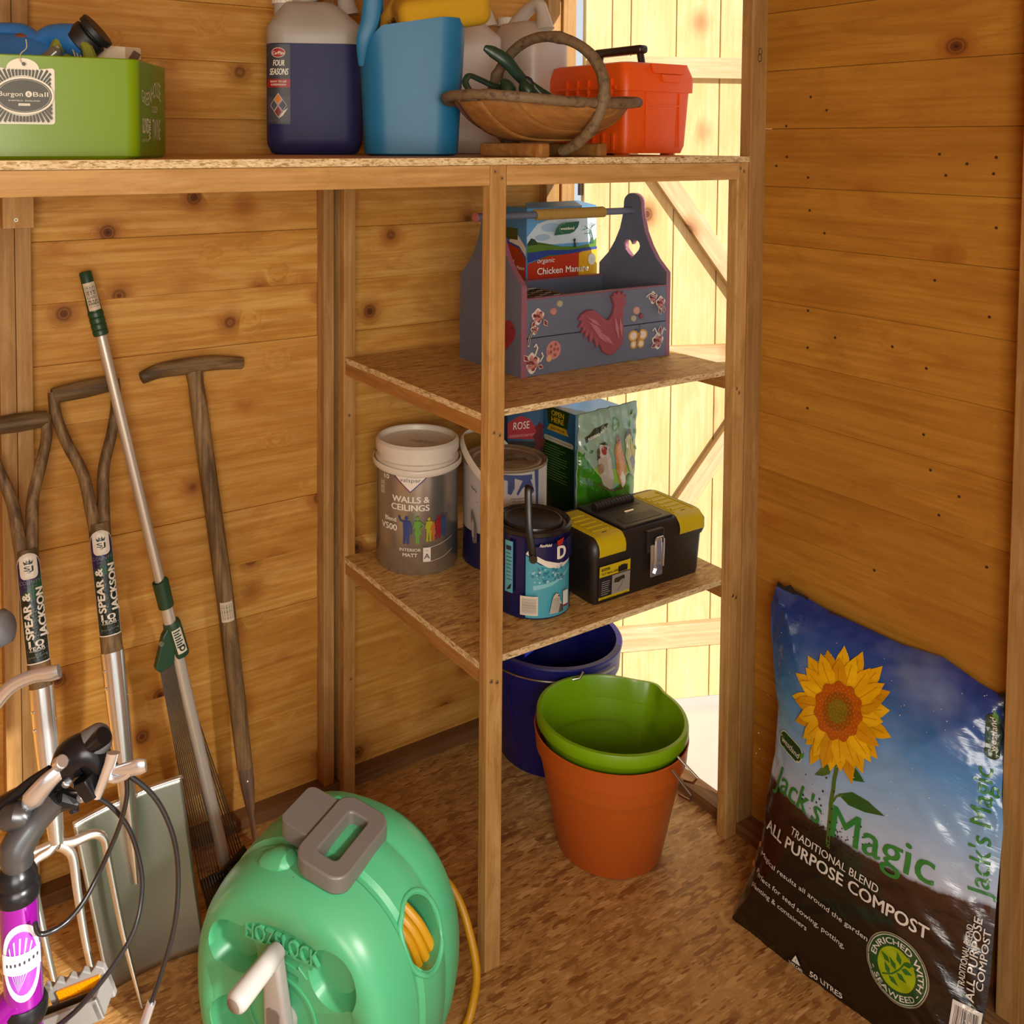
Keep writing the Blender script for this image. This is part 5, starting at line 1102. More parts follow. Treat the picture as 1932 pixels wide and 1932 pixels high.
# saddle and carry handle on the top
def top_pt(x, y, h): return Vector((x, y, .195+.205*math.sqrt(max(.02, 1-(x/.19)**2))**.92+h))
HX = .020
MB().prism(roundrect(.120, .150, .022, 5, HX-.045, -.030), lambda x, y, w: top_pt(x, y, w-.006), 0, .012).build('handle_saddle', GRYP, hr, bevel=.004, smooth=40) if False else None
def ringplate(outer, inner, mp, d0, d1):
    m = MB(); n = len(outer); V = [mp(*p, d0) for p in outer]+[mp(*p, d0) for p in inner]+[mp(*p, d1) for p in outer]+[mp(*p, d1) for p in inner]; F = []
    for i in range(n):
        j = (i+1) % n; F += [(i, j, n+j, n+i), (2*n+i, 3*n+i, 3*n+j, 2*n+j), (i, 2*n+i, 2*n+j, j), (n+i, n+j, 3*n+j, 3*n+i)]
    return m.add(V, F)
def hmap(a, b, w): # a along the front-back axis, b across; sits on the crown and slopes to the right
    x = .022+b; return Vector((x, a, .411-.20*x+w))
ringplate([(a, b) for a, b in roundrect(.158, .088, .026, 6, -.020, .012)], [(a, b) for a, b in roundrect(.098, .034, .008, 6, -.020, .012)], lambda a, b, w: hmap(a, b, w), -.012, .016).build('carry_handle', GRYP, hr, bevel=.003, smooth=40)
MB().prism(roundrect(.092, .060, .014, 5, -.005, -.058), hmap, -.020, .010).build('handle_hinge', GRYP, hr, bevel=.004, smooth=40)
MB().box((-.006, -.1005, .372), (-.004, -.094, .392)).box((.028, -.1005, .362), (.030, -.094, .384)).build('handle_rib', GRYP, hr, smooth=0)
for x, y in ((-.050, -.075), (-.050, .062)): MB().tube([(x-.035, y, .335), (x-.012, y, .378), (x+.020, y, .388), (x+.030, y, .376)], [.020, .026, .026, .018], 18).build('hinge_lug', REEL, hr, subsurf=1)
# screw wells
for p, n_ in (((-.082, -.112, .352), (-.3, -.9, .5)), ((-.135, -.10, .315), (-.5, -.8, .3)), ((.100, -.113, .318), (.4, -.8, .45)), ((.155, -.105, .225), (.5, -.85, .1)), ((.150, -.030, .105), (1, 0, .0))):
    n_ = Vector(n_).normalized(); MB().tube([Vector(p)-n_*.006, Vector(p)+n_*.0035], .0046, 14).build('screw_well', ink('#14301f'), hr)
# raised lettering, arrow and the hub ring
def solid_text(body, h, w, d, mat, name, parent, mp, bold=0.0):
    vs, fs = text_tris(body, 0.0); x0 = min(v[0] for v in vs); x1 = max(v[0] for v in vs); k = h/.72; kx = w/(x1-x0)
    bm = bmesh.new(); bv = [bm.verts.new(((x-x0)*kx, y*k, 0)) for x, y in vs]
    for f in fs:
        try: bm.faces.new([bv[i] for i in f])
        except ValueError: pass
    r = bmesh.ops.extrude_face_region(bm, geom=list(bm.faces)); up_ = [v for v in r['geom'] if isinstance(v, bmesh.types.BMVert)]
    for v in up_: v.co.z = d
    for v in bm.verts: v.co = mp(v.co.x, v.co.y, v.co.z)
    bmesh.ops.recalc_face_normals(bm, faces=bm.faces)
    me = bpy.data.meshes.new(name); bm.to_mesh(me); bm.free(); me.materials.append(mat); o = bpy.data.objects.new(name, me); COL.objects.link(o); o.parent = parent; return o
fmp = lambda x, z, w: Vector((x-.006, -.1279-w, z+.018))
solid_text('HOZELOCK', .027, .130, .0065, REEL, 'raised_lettering', hr, lambda x, y, w: fmp(-.062+x, .281+y-.0*x, w), bold=.012)
MB().prism([(-.064, .2755), (.068, .2755), (.068, .2785), (-.064, .2785)], fmp, -.001, .0035).build('raised_bar', REEL, hr, smooth=0)
MB().prism([(.004, .262), (.030, .258), (.030, .264), (.046, .250), (.030, .240), (.030, .248), (.004, .252)], fmp, -.001, .0025).build('raised_arrow', REEL, hr, smooth=0, bevel=.0006)
ringplate(circle(.062, 44, 0, .175), circle(.0585, 44, 0, .175), fmp, -.001, .003).build('hub_ring', REEL, hr, smooth=30)
MB().tube([(0, -.126, .193), (0, -.142, .193)], .022, 32).build('hub', GRYL, hr, bevel=.003, smooth=40)
# crank: arm and grip
ca0, ca1 = Vector((.004, -.142, .130)), Vector((-.004, -.152, .302))
MB().loft([[c+Vector((x, y, 0)) for x, y in roundrect(w_, .022, .007, 4)] for c, w_ in ((ca0, .050), (ca0.lerp(ca1, .35), .044), (ca0.lerp(ca1, .8), .034), (ca1, .030))]).build('crank_arm', GRYL, hr, smooth=40, bevel=.001)
MB().prism(roundrect(.022, .085, .006, 4, 0, .185), lambda x, z, w: Vector((x, -.1555-.004*(z-.13)/.1-w, z)), -.006, .0012).build('arm_inlay', GRYP, hr, smooth=0)
solid_text('HOZELOCK', .010, .058, .0012, GRYL, 'arm_lettering', hr, lambda x, y, w: Vector((-.005+y, -.1572-w, .216-x)), bold=.01)
g0, g1 = Vector((-.004, -.150, .306)), Vector((-.008, -.236, .300)); gd = (g1-g0).normalized()
MB().tube([g0-gd*.010, g0, g0.lerp(g1, .5), g0.lerp(g1, .93), g1, g1+gd*.005], [.0125, .0150, .0158, .0166, .0150, .009], 30).build('crank_grip', GRYL, hr, smooth=50)
MB().tube([g1+gd*.0045, g1+gd*.0062], [.011, .008], 20).build('grip_end', plain('scuffed_grey', '#7a6c60', .7), hr)
# feet
for x in (-.15, .15): MB().box((x-.03, -.10, -.001), (x+.03, .10, .02)).build('foot', REEL, hr, smooth=0, bevel=.006)
# garden hose lying beside
ho = MB().tube(smoothpath([(-0.8224, -0.1482, 0.1947), (-0.7888, -0.1584, 0.1784), (-0.7739, -0.1811, 0.1508), (-0.7712, -0.2085, 0.1141), (-0.7740, -0.2327, 0.0701), (-0.7851, -0.2399, 0.0272), (-0.8093, -0.2497, 0.0026), (-0.8694, -0.2707, 0.0071), (-0.9183, -0.2409, -0.0095)], 8), .0068, 14).build('garden_hose', HOSE); tag(ho, 'yellow garden hose curving out from behind the mint green reel', 'hose')

# ================================================================ compost bag
BAG_OUT = [(-0.0202, -0.0090), (0.0058, -0.0130), (0.0926, -0.0158), (0.2078, -0.0072), (0.2608, -0.0032), (0.3360, -0.0010), (0.4056, 0.0011), (0.4007, 0.0810), (0.3990, 0.1611), (0.3898, 0.2687), (0.3822, 0.3731), (0.3727, 0.4156), (0.3639, 0.4917), (0.3597, 0.5553), (0.3158, 0.5610), (0.2532, 0.5773), (0.1817, 0.5702), (0.1029, 0.5730), (0.0398, 0.5754), (-0.0286, 0.5845), (-0.0680, 0.5803), (-0.0708, 0.5433), (-0.0617, 0.5061), (-0.0300, 0.4096), (-0.0152, 0.3771), (-0.0024, 0.2967), (-0.0008, 0.2219), (0.0045, 0.1688), (0.0011, 0.0931)]
BAG_O, BAG_1, BAG_2, BAG_N = (-0.2620, -0.3400, 0.0000), (0.0741, -0.9973, 0.0000), (0.3309, 0.0246, 0.9434), (-0.9408, -0.0699, 0.3318)
BAG_C = (0.1579, 0.3082)

BAG_O, BAG_1, BAG_2, BAG_N = (Vector(v) for v in (BAG_O, BAG_1, BAG_2, BAG_N))
def bag_q(a, b):
    dx, dy = a-BAG_C[0], b-BAG_C[1]
    if abs(dx)+abs(dy) < 1e-6: return 0.0
    for i in range(len(BAG_OUT)):
        x1, y1 = BAG_OUT[i][0]-BAG_C[0], BAG_OUT[i][1]-BAG_C[1]; x2, y2 = BAG_OUT[(i+1) % len(BAG_OUT)][0]-BAG_C[0], BAG_OUT[(i+1) % len(BAG_OUT)][1]-BAG_C[1]
        ex, ey = x2-x1, y2-y1; den = dx*ey-dy*ex
        if abs(den) < 1e-12: continue
        t = (x1*ey-y1*ex)/den; s = (x1*dy-y1*dx)/den
        if t > 0 and -1e-5 <= s <= 1+1e-5: return 1/t
    return 0.0
def bag_wr(a, b, q):
    w = .0022*noise.noise(Vector((a*9, b*34-a*14, 1)))+.0013*noise.noise(Vector((a*26, b*95-a*30, 4)))
    edge = max(0, 1-abs(q-.93)/.16); w += edge*.0045*noise.noise(Vector((a*60, b*60, 2)))
    right = max(0, min(1, (a-.16)/.16)); up_ = max(0, min(1, (b-.33)/.15)); w += right*.004*noise.noise(Vector((a*16, b*40+a*22, 7))); w += up_*.008*noise.noise(Vector((a*9+2, b*13, 9)))
    return w*(1 if q < .985 else 0)
def bag_h(q): return .048*max(0.0, 1-min(q, 1)**2.4)**.9
cpb = thing('compost_bag', 'large plastic sack of compost with a sunflower print leaning on the right wall', 'compost sack', BAG_O)
def bagS(a, b, l=0.0):
    q = bag_q(a, b); return BAG_1*a+BAG_2*b+BAG_N*(bag_h(q)+bag_wr(a, b, q)+l)
# outline resampled
OL = []
for i in range(len(BAG_OUT)):
    p, q = Vector(BAG_OUT[i]), Vector(BAG_OUT[(i+1) % len(BAG_OUT)]); n = max(1, int((q-p).length/.008))
    OL += [p.lerp(q, k/n) for k in range(n)]
def bagmesh():
    mb = MB(); n = len(OL); C_ = Vector(BAG_C); NR = 54
    ks = [1-(1-k/NR)**1.0 for k in range(NR, 0, -1)]
    uv = []
    for q in ks:
        for p in OL:
            ab = C_+(p-C_)*q; w = BAG_1*ab.x+BAG_2*ab.y+BAG_N*(bag_h(q)+bag_wr(ab.x, ab.y, q)); mb.v.append(tuple(w)); uv.append((ab.x, ab.y))
    mb.v.append(tuple(bagS(C_.x+1e-5, C_.y))); uv.append(tuple(C_)); cidx = len(mb.v)-1
    for r in range(len(ks)-1):
        for i in range(n): j = (i+1) % n; mb.f.append((r*n+i, r*n+j, (r+1)*n+j, (r+1)*n+i)); mb.m.append(0)
    r = len(ks)-1
    for i in range(n): mb.f.append((r*n+i, r*n+(i+1) % n, cidx)); mb.m.append(0)
    # back half: shallow, flattened against wall and floor
    back0 = len(mb.v)
    for q in (.92, .8, .5, .2):
        for p in OL:
            ab = C_+(p-C_)*q; w = BAG_1*ab.x+BAG_2*ab.y-BAG_N*(.048*(1-q**3)**.6); w += BAG_O
            w.x = min(w.x, SB-.001 if w.z > .025 else SB-.001) if abs(w.y+.715) < .03 or w.z < .03 else min(w.x, XB-.003); w.z = max(w.z, .001); mb.v.append(tuple(w-BAG_O)); uv.append((ab.x, ab.y))
    for i in range(n): j = (i+1) % n; mb.f.append((i, back0+i, back0+j, j)); mb.m.append(0)
    for r in range(3):
        for i in range(n): j = (i+1) % n; mb.f.append((back0+r*n+i, back0+(r+1)*n+i, back0+(r+1)*n+j, back0+r*n+j)); mb.m.append(0)
    mb.f.append(tuple(back0+3*n+i for i in range(n))); mb.m.append(0)
    return mb, uv
mb, uv = bagmesh()
sB = NT('compost_bag_print'); tcB = sB.n('ShaderNodeTexCoord'); spB = sB.n('ShaderNodeSeparateXYZ'); sB.l(tcB.outputs['UV'], spB.inputs[0])
nzB = sB.n('ShaderNodeTexNoise', Scale=34.0, Detail=6.0, Roughness=.65); sB.l(tcB.outputs['UV'], nzB.inputs['Vector'])
hz = sB.math('ADD', spB.outputs[1], sB.math('MULTIPLY', nzB.outputs[0], .020))
# soil edge sags in the middle: low parabola over the width
dxm = sB.math('SUBTRACT', spB.outputs[0], .20); par = sB.math('MULTIPLY', sB.math('MULTIPLY', dxm, dxm), .55)
line_ = sB.math('SUBTRACT', hz, par)
soil = sB.ramp(line_, [(.2475, 1.0), (.2515, 0.0)])
sky_c = sB.ramp(spB.outputs[1], [(.25, '#b0bcd0'), (.33, '#86a8d0'), (.41, '#4a86c4'), (.49, '#23509a'), (.56, '#1b3480')])
cl = sB.n('ShaderNodeTexNoise', Scale=6.0, Detail=4.0); sB.l(tcB.outputs['UV'], cl.inputs['Vector'])
sky_c = sB.mix(sB.ramp(cl.outputs[0], [(.5, 0.0), (.72, .35)]), sky_c, '#a4b4cc')
soilc = sB.ramp(sB.math('SUBTRACT', .26, spB.outputs[1]), [(.0, '#4a2c22'), (.04, '#2c1a14'), (.16, '#1c120e')])
soilc = sB.mix(sB.ramp(nzB.outputs[0], [(.4, 0.0), (.7, .4)]), soilc, '#120b08')
colB = sB.mix(soil, sky_c, soilc); sB.l(colB, sB.b.inputs['Base Color'])
sB.b.inputs['Roughness'].default_value = .20; sB.b.inputs['Specular IOR Level'].default_value = .6
wrn = sB.n('ShaderNodeTexNoise', Scale=1.0, Detail=4.0, Roughness=.6, Distortion=.6); mpB = sB.n('ShaderNodeMapping'); mpB.inputs['Scale'].default_value = (11, 46, 1); mpB.inputs['Rotation'].default_value = (0, 0, .35)
sB.l(tcB.outputs['UV'], mpB.inputs[0]); sB.l(mpB.outputs[0], wrn.inputs['Vector']); sB.bump(wrn.outputs[0], .55, .003)
bgo = mb.build('sack', sB.m, cpb, smooth=80)
ul = bgo.data.uv_layers.new(name='UVMap')
for lp in bgo.data.loops: ul.data[lp.index].uv = uv[lp.vertex_index]
# torn sealed edges
for pts, nm in (([(-.068, .580), (-.066, .590), (-.050, .585), (-.040, .592), (-.030, .586), (.0, .583), (.0, .577), (-.05, .578)], 'seal_flap'), ([(.34, .553), (.36, .553), (.366, .56), (.350, .562)], 'seal_flap')):
    MB().prism(pts, lambda x, y, w: BAG_1*x+BAG_2*y+BAG_N*(w), -.001, .001).build(nm, sB.m, cpb, smooth=0)
pg = Print(bagS, lift=.0010, step=.00010, cut=.007)
def gk(c): 
    return plain('bagink_'+c[1:], c, rough=.24, spec=.6, bscale=40, bump=.25)
# sunflower
fc = Vector((0.1212, 0.4281))
rs = random.Random(12); PET = [gk('#d8a008'), gk('#e2b010'), gk('#c88c08'), gk('#dca60c')]
for layer, (n_, r0, r1, w_) in enumerate(((17, .03, .105, .0155), (18, .03, .094, .0145))):
    for k in range(n_):
        a = 2*PI*(k+.5*layer)/n_+rs.uniform(-.06, .06); L_ = r1*rs.uniform(.88, 1.04); ca, sa = math.cos(a), math.sin(a)
        def P_(r, t): return (fc.x+r*ca*.90-t*sa, fc.y+r*sa*1.04+t*ca)
        pg.poly([P_(r0, -w_*.5), P_(r0+(L_-r0)*.4, -w_), P_(r0+(L_-r0)*.75, -w_*.65), P_(L_, 0), P_(r0+(L_-r0)*.75, w_*.65), P_(r0+(L_-r0)*.4, w_), P_(r0, w_*.5)], PET[(k+layer) % 4])
        pg.line([P_(r0+.01, 0), P_(L_*.85, .001)], .0010, gk('#a86c08'))
pg.hold = False
pg.poly([(fc.x+.041*math.cos(t)*(1+.06*math.sin(11*t)), fc.y+.046*math.sin(t)*(1+.06*math.sin(11*t))) for t in [2*PI*k/60 for k in range(60)]], gk('#a8500c')); pg.poly(circle(.027, 30, fc.x, fc.y, .031), gk('#8a4a10')); pg.poly(circle(.017, 26, fc.x, fc.y, .019), gk('#7a6414'))
pg.k += 1; pg.hold = True
for k in range(150):
    a = k*2.39996; r = .0033*math.sqrt(k); pg.poly(circle(.0011, 5, fc.x+r*math.cos(a), fc.y+r*1.1*math.sin(a)), gk('#c87818') if k > 50 else gk('#94801c'))
pg.build('sunflower_print', cpb); pg = Print(bagS, lift=.0012, step=.00010, cut=.007)
ST = gk('#4a6420'); LF = gk('#2c5418')
s0, s1, s2 = Vector((0.1371, 0.3483)), Vector((0.1404, 0.2800)), Vector((0.1488, 0.2155))
pg.line([tuple(p) for p in (s0, (s0+s1)/2, s1, (s1+s2)/2, s2)], .007, ST)
def leafp(p, q, w, m):
    p = Vector(p); q = Vector(q); d = q-p; nn_ = Vector((-d.y, d.x)).normalized(); pg.poly([tuple(p), tuple(p.lerp(q, .3)+nn_*w), tuple(p.lerp(q, .65)+nn_*w*.8), tuple(q), tuple(p.lerp(q, .6)-nn_*w*.6), tuple(p.lerp(q, .25)-nn_*w*.7)], m)
leafp((0.1494, 0.3456), (0.1881, 0.3427), .012, LF); leafp((0.1489, 0.3036), (0.2284, 0.3095), .013, LF); leafp((0.1310, 0.3400), (0.1018, 0.3111), .008, ST); pg.line([(0.1409, 0.2821), (0.1478, 0.2995), (0.1579, 0.3065)], .003, ST)
DRT = gk('#2c1c14')
pg.k += 1; pg.hold = True
for k in range(150):
    a = rs.gauss(0, 1); b = abs(rs.gauss(0, 1)); x = s2.x+a*.018*(1+b*.5); y = s2.y-.004+b*.038; r = rs.uniform(.0006, .0022); pg.poly([(x+r*math.cos(t)*rs.uniform(.6, 1.3), y+r*math.sin(t)) for t in (0, 1.2, 2.4, 3.7, 5)], DRT)
pg.build('stem_print', cpb); pg = Print(bagS, lift=.0020, step=.00010, cut=.007)
def along(p, q): p = Vector(p); q = Vector(q); return math.atan2(q.y-p.y, q.x-p.x), (q-p).length
GT = gk('#2c7a34'); GTL = gk('#c8c88c'); WB = gk('#d8d4cc')
def btext(body, p, q, h, mat, bold=0.0, back=None, shear=0):
    r_, L_ = along(p, q)
    pg.text(body, p[0], p[1], h, mat, w=L_, rot=r_, bold=bold, shear=shear)
btext("Jack's", (0.0175, 0.2507), (0.1259, 0.2410), .040, GT, .012, GTL); btext('Magic', (0.1495, 0.2366), (0.3130, 0.2486), .050, GT, .012, GTL)
btext('TRADITIONAL BLEND', (0.0772, 0.2000), (0.2396, 0.1957), .0125, WB, .01); btext('ALL PURPOSE COMPOST', (0.0178, 0.1748), (0.3189, 0.1724), .0190, WB, .025)
btext('Magical results all around the garden', (0.0209, 0.1311), (0.2328, 0.1178), .0080, WB); btext('Perfect for seed sowing, potting,', (0.0192, 0.1004), (0.1976, 0.0838), .0085, WB); btext('planting & containers', (0.0187, 0.0796), (0.1304, 0.0701), .0085, WB)
btext('50 LITRES', (0.1432, 0.0050), (0.1989, 0.0048), .0085, WB, .02)
tc = Vector((0.1156, 0.0114)); pg.poly([(-.0075, -.005), (.0075, -.005), (0, .009)], WB, tuple(tc)); pg.text('!', tc.x, tc.y-.0035, .007, gk('#1c120e'), align='C'); pg.text('TAKE CARE', tc.x, tc.y-.0115, .0042, WB, w=.026, align='C', bold=.02); pg.text('WHEN LIFTING', tc.x, tc.y-.0180, .0036, WB, w=.034, align='C')
for p in ((0.0091, 0.1421), (0.0037, 0.1057)): pg.poly(circle(.0035, 12, p[0], p[1], .005), gk('#b87010'))
# seaweed roundel
pg.build('lettering', cpb); pg = Print(bagS, lift=.0012, step=.00010, cut=.007)
sc_ = Vector((0.2821, 0.1066)); pg.poly(circle(.0490, 40, sc_.x, sc_.y), gk('#9a8a78')); pg.poly(circle(.0475, 40, sc_.x, sc_.y), gk('#1c4a24')); pg.ring(.0450, .0460, WB, tuple(sc_), 40); pg.poly(circle(.0300, 34, sc_.x, sc_.y), gk('#9aae14'))
pg.text('ENRICHED WITH', sc_.x, sc_.y, .0085, WB, w=.112, rot=PI*.985, arc=.0335, bold=.02); pg.text('- SEAWEED -', sc_.x, sc_.y, .0085, WB, w=.100, rot=PI*1.5-.100/2/.0425, arc=-.0425, bold=.02)
LG2 = gk('#2c6a24')
pg.line([tuple(sc_+Vector(v)) for v in ((-.020, -.018), (-.006, -.010), (.004, .002), (.012, .018))], .0022, LG2)
for (x, y, a) in ((-.014, -.006, 2.2), (-.002, -.018, -.4), (.010, -.006, -.3), (-.006, .006, 2.3), (.016, .006, .1), (.002, .018, 2.0), (.018, .018, .6), (-.018, .008, 2.6)): pg.poly([(-.009, 0), (-.002, .0042), (.009, 0), (-.002, -.0042)], LG2, (sc_.x+x, sc_.y+y), a)
# logo badge and the print up the side gusset
pg.build('roundel_print', cpb); pg = Print(bagS, lift=.0020, step=.00010, cut=.007)
wl = Vector((0.0401, 0.3293)); pg.poly(roundrect(.064, .028, .012, 5), gk('#c8ccb0'), tuple(wl), -.20, 1.0); pg.poly(roundrect(.060, .025, .011, 5), gk('#1c3c20'), tuple(wl), -.20); pg.text('westland', wl.x-.024, wl.y-.001, .0100, WB, w=.048, rot=-.20, bold=.01); pg.poly([(-.008, 0), (0, .004), (.008, 0), (0, -.004)], gk('#4c8a24'), (wl.x+.030, wl.y-.002), 1.0)
def vtext(body, p, q, h, mat, bold=0.0, back=None): btext(body, p, q, h, mat, bold, back)
vtext("Jack's Magic", (0.3827, 0.2666), (0.3588, 0.4472), .028, GT, .01, GTL); vtext('TRADITIONAL BLEND', (0.3715, 0.1319), (0.3709, 0.2228), .0085, WB, .01); vtext('ALL PURPOSE', (0.3855, 0.1215), (0.3797, 0.2375), .0105, WB, .02); vtext('COMPOST', (0.3943, 0.1422), (0.3913, 0.2263), .0085, WB, .02)
w2 = Vector((0.3501, 0.4934)); r_, L_ = along((0.3535, 0.4722), (0.3488, 0.5108)); pg.poly(roundrect(.066, .020, .009, 5), gk('#1c3c20'), tuple(w2), r_); pg.text('westland', (0.3567, 0.4721)[0], (0.3567, 0.4721)[1], .0090, WB, w=.050, rot=r_, bold=.01); pg.poly([(-.009, 0), (0, .004), (.009, 0), (0, -.004)], gk('#4c8a24'), (0.3495, 0.5243), 1.9)
q0 = Vector((0.3785, 0.1032)); pg.barcode(q0.x-.016, q0.y-.035, q0.x+.020, q0.y+.012, WB, gk('#1c120e'), seed=9)
pg.hold = True
for k in range(70): x, y = rs.uniform(-.04, .36), rs.uniform(.27, .55); pg.poly(circle(rs.uniform(.0005, .0011), 6, x, y), WB)
pg.build('side_lettering', cpb)
# ================================================================ garden tools against the left wall
ASH = wood('weathered_ash', '#3a2b1b', '#705638', '#a08258', 'z', knots=0, rough=.55, bump=.4)
ASHX = wood('weathered_ash_x', '#382a1a', '#6c5436', '#967a52', 'x', knots=0, rough=.55, bump=.4)
STEEL = plain('polished_steel', '#e2e0dc', rough=.24, metal=.92, bscale=6); STEELB = plain('brushed_steel', '#b8b6aa', rough=.34, metal=.95, bscale=4, bump=.1); ALU = plain('anodised_aluminium', '#d2cabe', rough=.35, metal=.6, bscale=10)
DSTEEL = plain('dark_steel_blade', '#3a322a', rough=.5, metal=.6, bscale=10); TGREEN = plain('tool_green_plastic', '#1f4028', rough=.4, bscale=20)
def rel_to(o, pts): return [Vector(p)-o.location for p in pts]
def sticker_map(p0, p1, R, org=(0, 0, 0)):
    """cylinder print: v runs along p0 -> p1, u round the front (towards the room)"""
    p0 = Vector(p0); p1 = Vector(p1); ax = (p1-p0).normalized(); toc = Vector((-1.66, -1.47, 1.2))-Vector(org)-(p0+p1)/2; f = (toc-ax*toc.dot(ax)).normalized(); r = ax.cross(f) if ax.z < 0 else f.cross(ax)
    r = (Vector((0, 0, 1)).cross(f)).normalized(); r = (r-ax*r.dot(ax)).normalized()
    return lambda u_, v_, l: p0+ax*v_+f*math.cos(u_/R)*(R+l)+r*math.sin(u_/R)*(R+l)
PUR = ink('#2a1c50', .3); DGR = ink('#1d4a34', .3); DG2 = ink('#17241c', .3); SWH = ink('#d8d2c4', .35)
def county_label(t, p0, p1, R, L_):
    """p0 = top, p1 = bottom of the sticker"""
    m0 = sticker_map(p0, p1, R, t.location); mp = lambda u_, v_, l: m0(u_, L_-v_, l)
    p = Print(mp, lift=.0005, cut=.008); w = R*1.05
    def band(x, y0, y1, top_round, m):
        pts = [(-x, y0), (x, y0), (x, y1-(x if top_round else 0))]
        if top_round: pts += [(x*math.cos(a), y1-x+x*math.sin(a)) for a in [PI*k/10 for k in range(1, 10)]]
        pts += [(-x, y1-(x if top_round else 0))]; p.poly(pts, m)
    band(w+.0022, 0, L_, True, SWH); band(w+.0006, .0018, L_-.002, True, DG2); band(w+.0006, L_*.60, L_-.002, True, PUR); p.poly([(-w-.0006, L_*.60), (w, L_*.60), (w, L_*.80)], DGR); p.rect(-w*.9, L_*.60-.004, w*.9, L_*.60+.004, DGR)
    s_ = w*.72; cy = L_*.875; p.poly(roundrect(s_*2, s_*2.7, s_*.6, 5, 0, cy), SWH); p.poly(roundrect(s_*1.75, s_*2.4, s_*.5, 5, 0, cy), SWH)
    p.text('SJ', 0, cy-.006, .0075, DG2, w=s_*.95, align='C', bold=.02); p.poly([(-.006, .002), (.006, .002), (.0078, .0085), (.004, .005), (.0025, .010), (0, .0055), (-.0025, .010), (-.004, .005), (-.0078, .0085)], DG2, (0, cy+.002)); p.text('*', 0, cy-.0150, .010, DG2, align='C')
    p.text('COUNTY', 0, L_*.72, .0060, ink('#6f7c76'), w=w*1.7, align='C'); p.text('Stainless', 0, L_*.69, .0034, ink('#5f6c66'), w=w*1.0, align='C', shear=.3)
    p.text('SPEAR &', -w*.12, L_*.225, .0125, SWH, w=L_*.415, rot=PI/2, bold=.055); p.text('JACKSON', w*.92, L_*.225, .0125, SWH, w=L_*.445, rot=PI/2, bold=.055)
    p.text('10', 0, L_*.155, .0100, SWH, w=w*1.1, align='C', bold=.03); p.text('YEAR', 0, L_*.125, .0052, SWH, w=w*1.2, align='C', bold=.03); p.text('GUARANTEE', 0, L_*.112, .0020, SWH, w=w*1.1, align='C'); p.text('James Brown', 0, L_*.06, .0040, ink('#5f6c66'), w=w*1.5, align='C', shear=.3, rot=.1)
    p.build('sticker', t)
def yd_handle(t, gl_, gr_, yoke, low, r, split=True):
    """YD grip: cross bar gl_-gr_, two bowed arms meeting at the yoke, shaft down to low"""
    gl_, gr_, yoke, low = rel_to(t, (gl_, gr_, yoke, low)); ax = (gr_-gl_).normalized(); down = (yoke-(gl_+gr_)/2)
    MB().tube([gl_-ax*.004, gl_.lerp(gr_, .1), gl_.lerp(gr_, .5), gl_.lerp(gr_, .9), gr_+ax*.004], [.0135, .0150, .0165, .0150, .0135], 20).build('grip_bar', ASHX, t, smooth=50)
    for g, sgn in ((gl_, -1), (gr_, 1)):
        pts = [g+ax*sgn*.002-down*.03, g+down*.16+ax*sgn*.001, g+down*.40+ax*(-sgn)*.012, g.lerp(yoke, .68)+ax*(-sgn)*(-.002), yoke+ax*sgn*.0105, yoke+down*.35+ax*sgn*.004]
        MB().tube(smoothpath(pts, 7), interp([.0095, .0100, .0100, .0105, .0115, .0120], 7), 14, sx=1.1, up=ax).build('grip_arm', ASH, t, smooth=60)
    sh = MB().tube([yoke+down*.10, yoke.lerp(low, .4), low], [r*.99, r, r*.98], 24); o = sh.build('shaft', ASH, t, smooth=60)
def rivets(t, pts):
    for p in pts: MB().tube([Vector(p), Vector(p)+Vector((-.003, -.001, 0))], .0025, 8).build('rivet', STEEL, t)
# ---- spade
sd_ = thing('spade', 'stainless steel spade with a wooden handle leaning between the fork and the rake', 'spade', (-1.1928, 0.1202, 0.0007))
sd_.location.z = .001
SG0, SG1, SY, SLOW = (-1.2987, 0.3584, 0.9538), (-1.1931, 0.3607, 0.9629), (-1.2375, 0.3069, 0.7474), (-1.2289, 0.2468, 0.5072)
yd_handle(sd_, SG0, SG1, SY, SLOW, .0190)
S0, S1 = Vector(SLOW)-sd_.location, Vector((-1.2217, 0.1852, 0.2810))-sd_.location
MB().tube([S0+(S0-S1)*.02, S0.lerp(S1, .3), S1, S1+(S1-S0)*.28, S1+(S1-S0)*.60], [.0205, .0195, .0150, .0110, .003], 24).build('socket', STEEL, sd_, smooth=60)
rivets(sd_, [S0.lerp(S1, f)+Vector((-.017, -.008, 0)) for f in (.10, .22)]+[S0.lerp(S1, f)+Vector((.017, -.008, 0)) for f in (.17, .30)])
def blade_pt(u_, v_):   # u -1..1, v 0 top .. 1 bottom, in the leaning plane
    TL, TR, BL_, BR_ = [Vector(p)-sd_.location for p in ((-1.3140, 0.1848, 0.2670), (-1.1250, 0.1883, 0.2811), (-1.2748, 0.1185, 0.0019), (-1.1064, 0.1181, 0.0006))]
    a = TL.lerp(TR, (u_+1)/2); b = BL_.lerp(BR_, (u_+1)/2)+Vector((0, 0, -.004*(1-u_*u_))); p = a.lerp(b, v_)
    return p+Vector((0, 1, 0))*(.010*(u_*u_)*-1+.010)+Vector((0, -.006*math.exp(-(u_/.16)**2)*max(0, 1-v_*2.2), 0))
MB().grid(lambda s, t: blade_pt(s*2-1, t), 30, 24).build('blade', STEELB, sd_, solid=.0018, smooth=80)
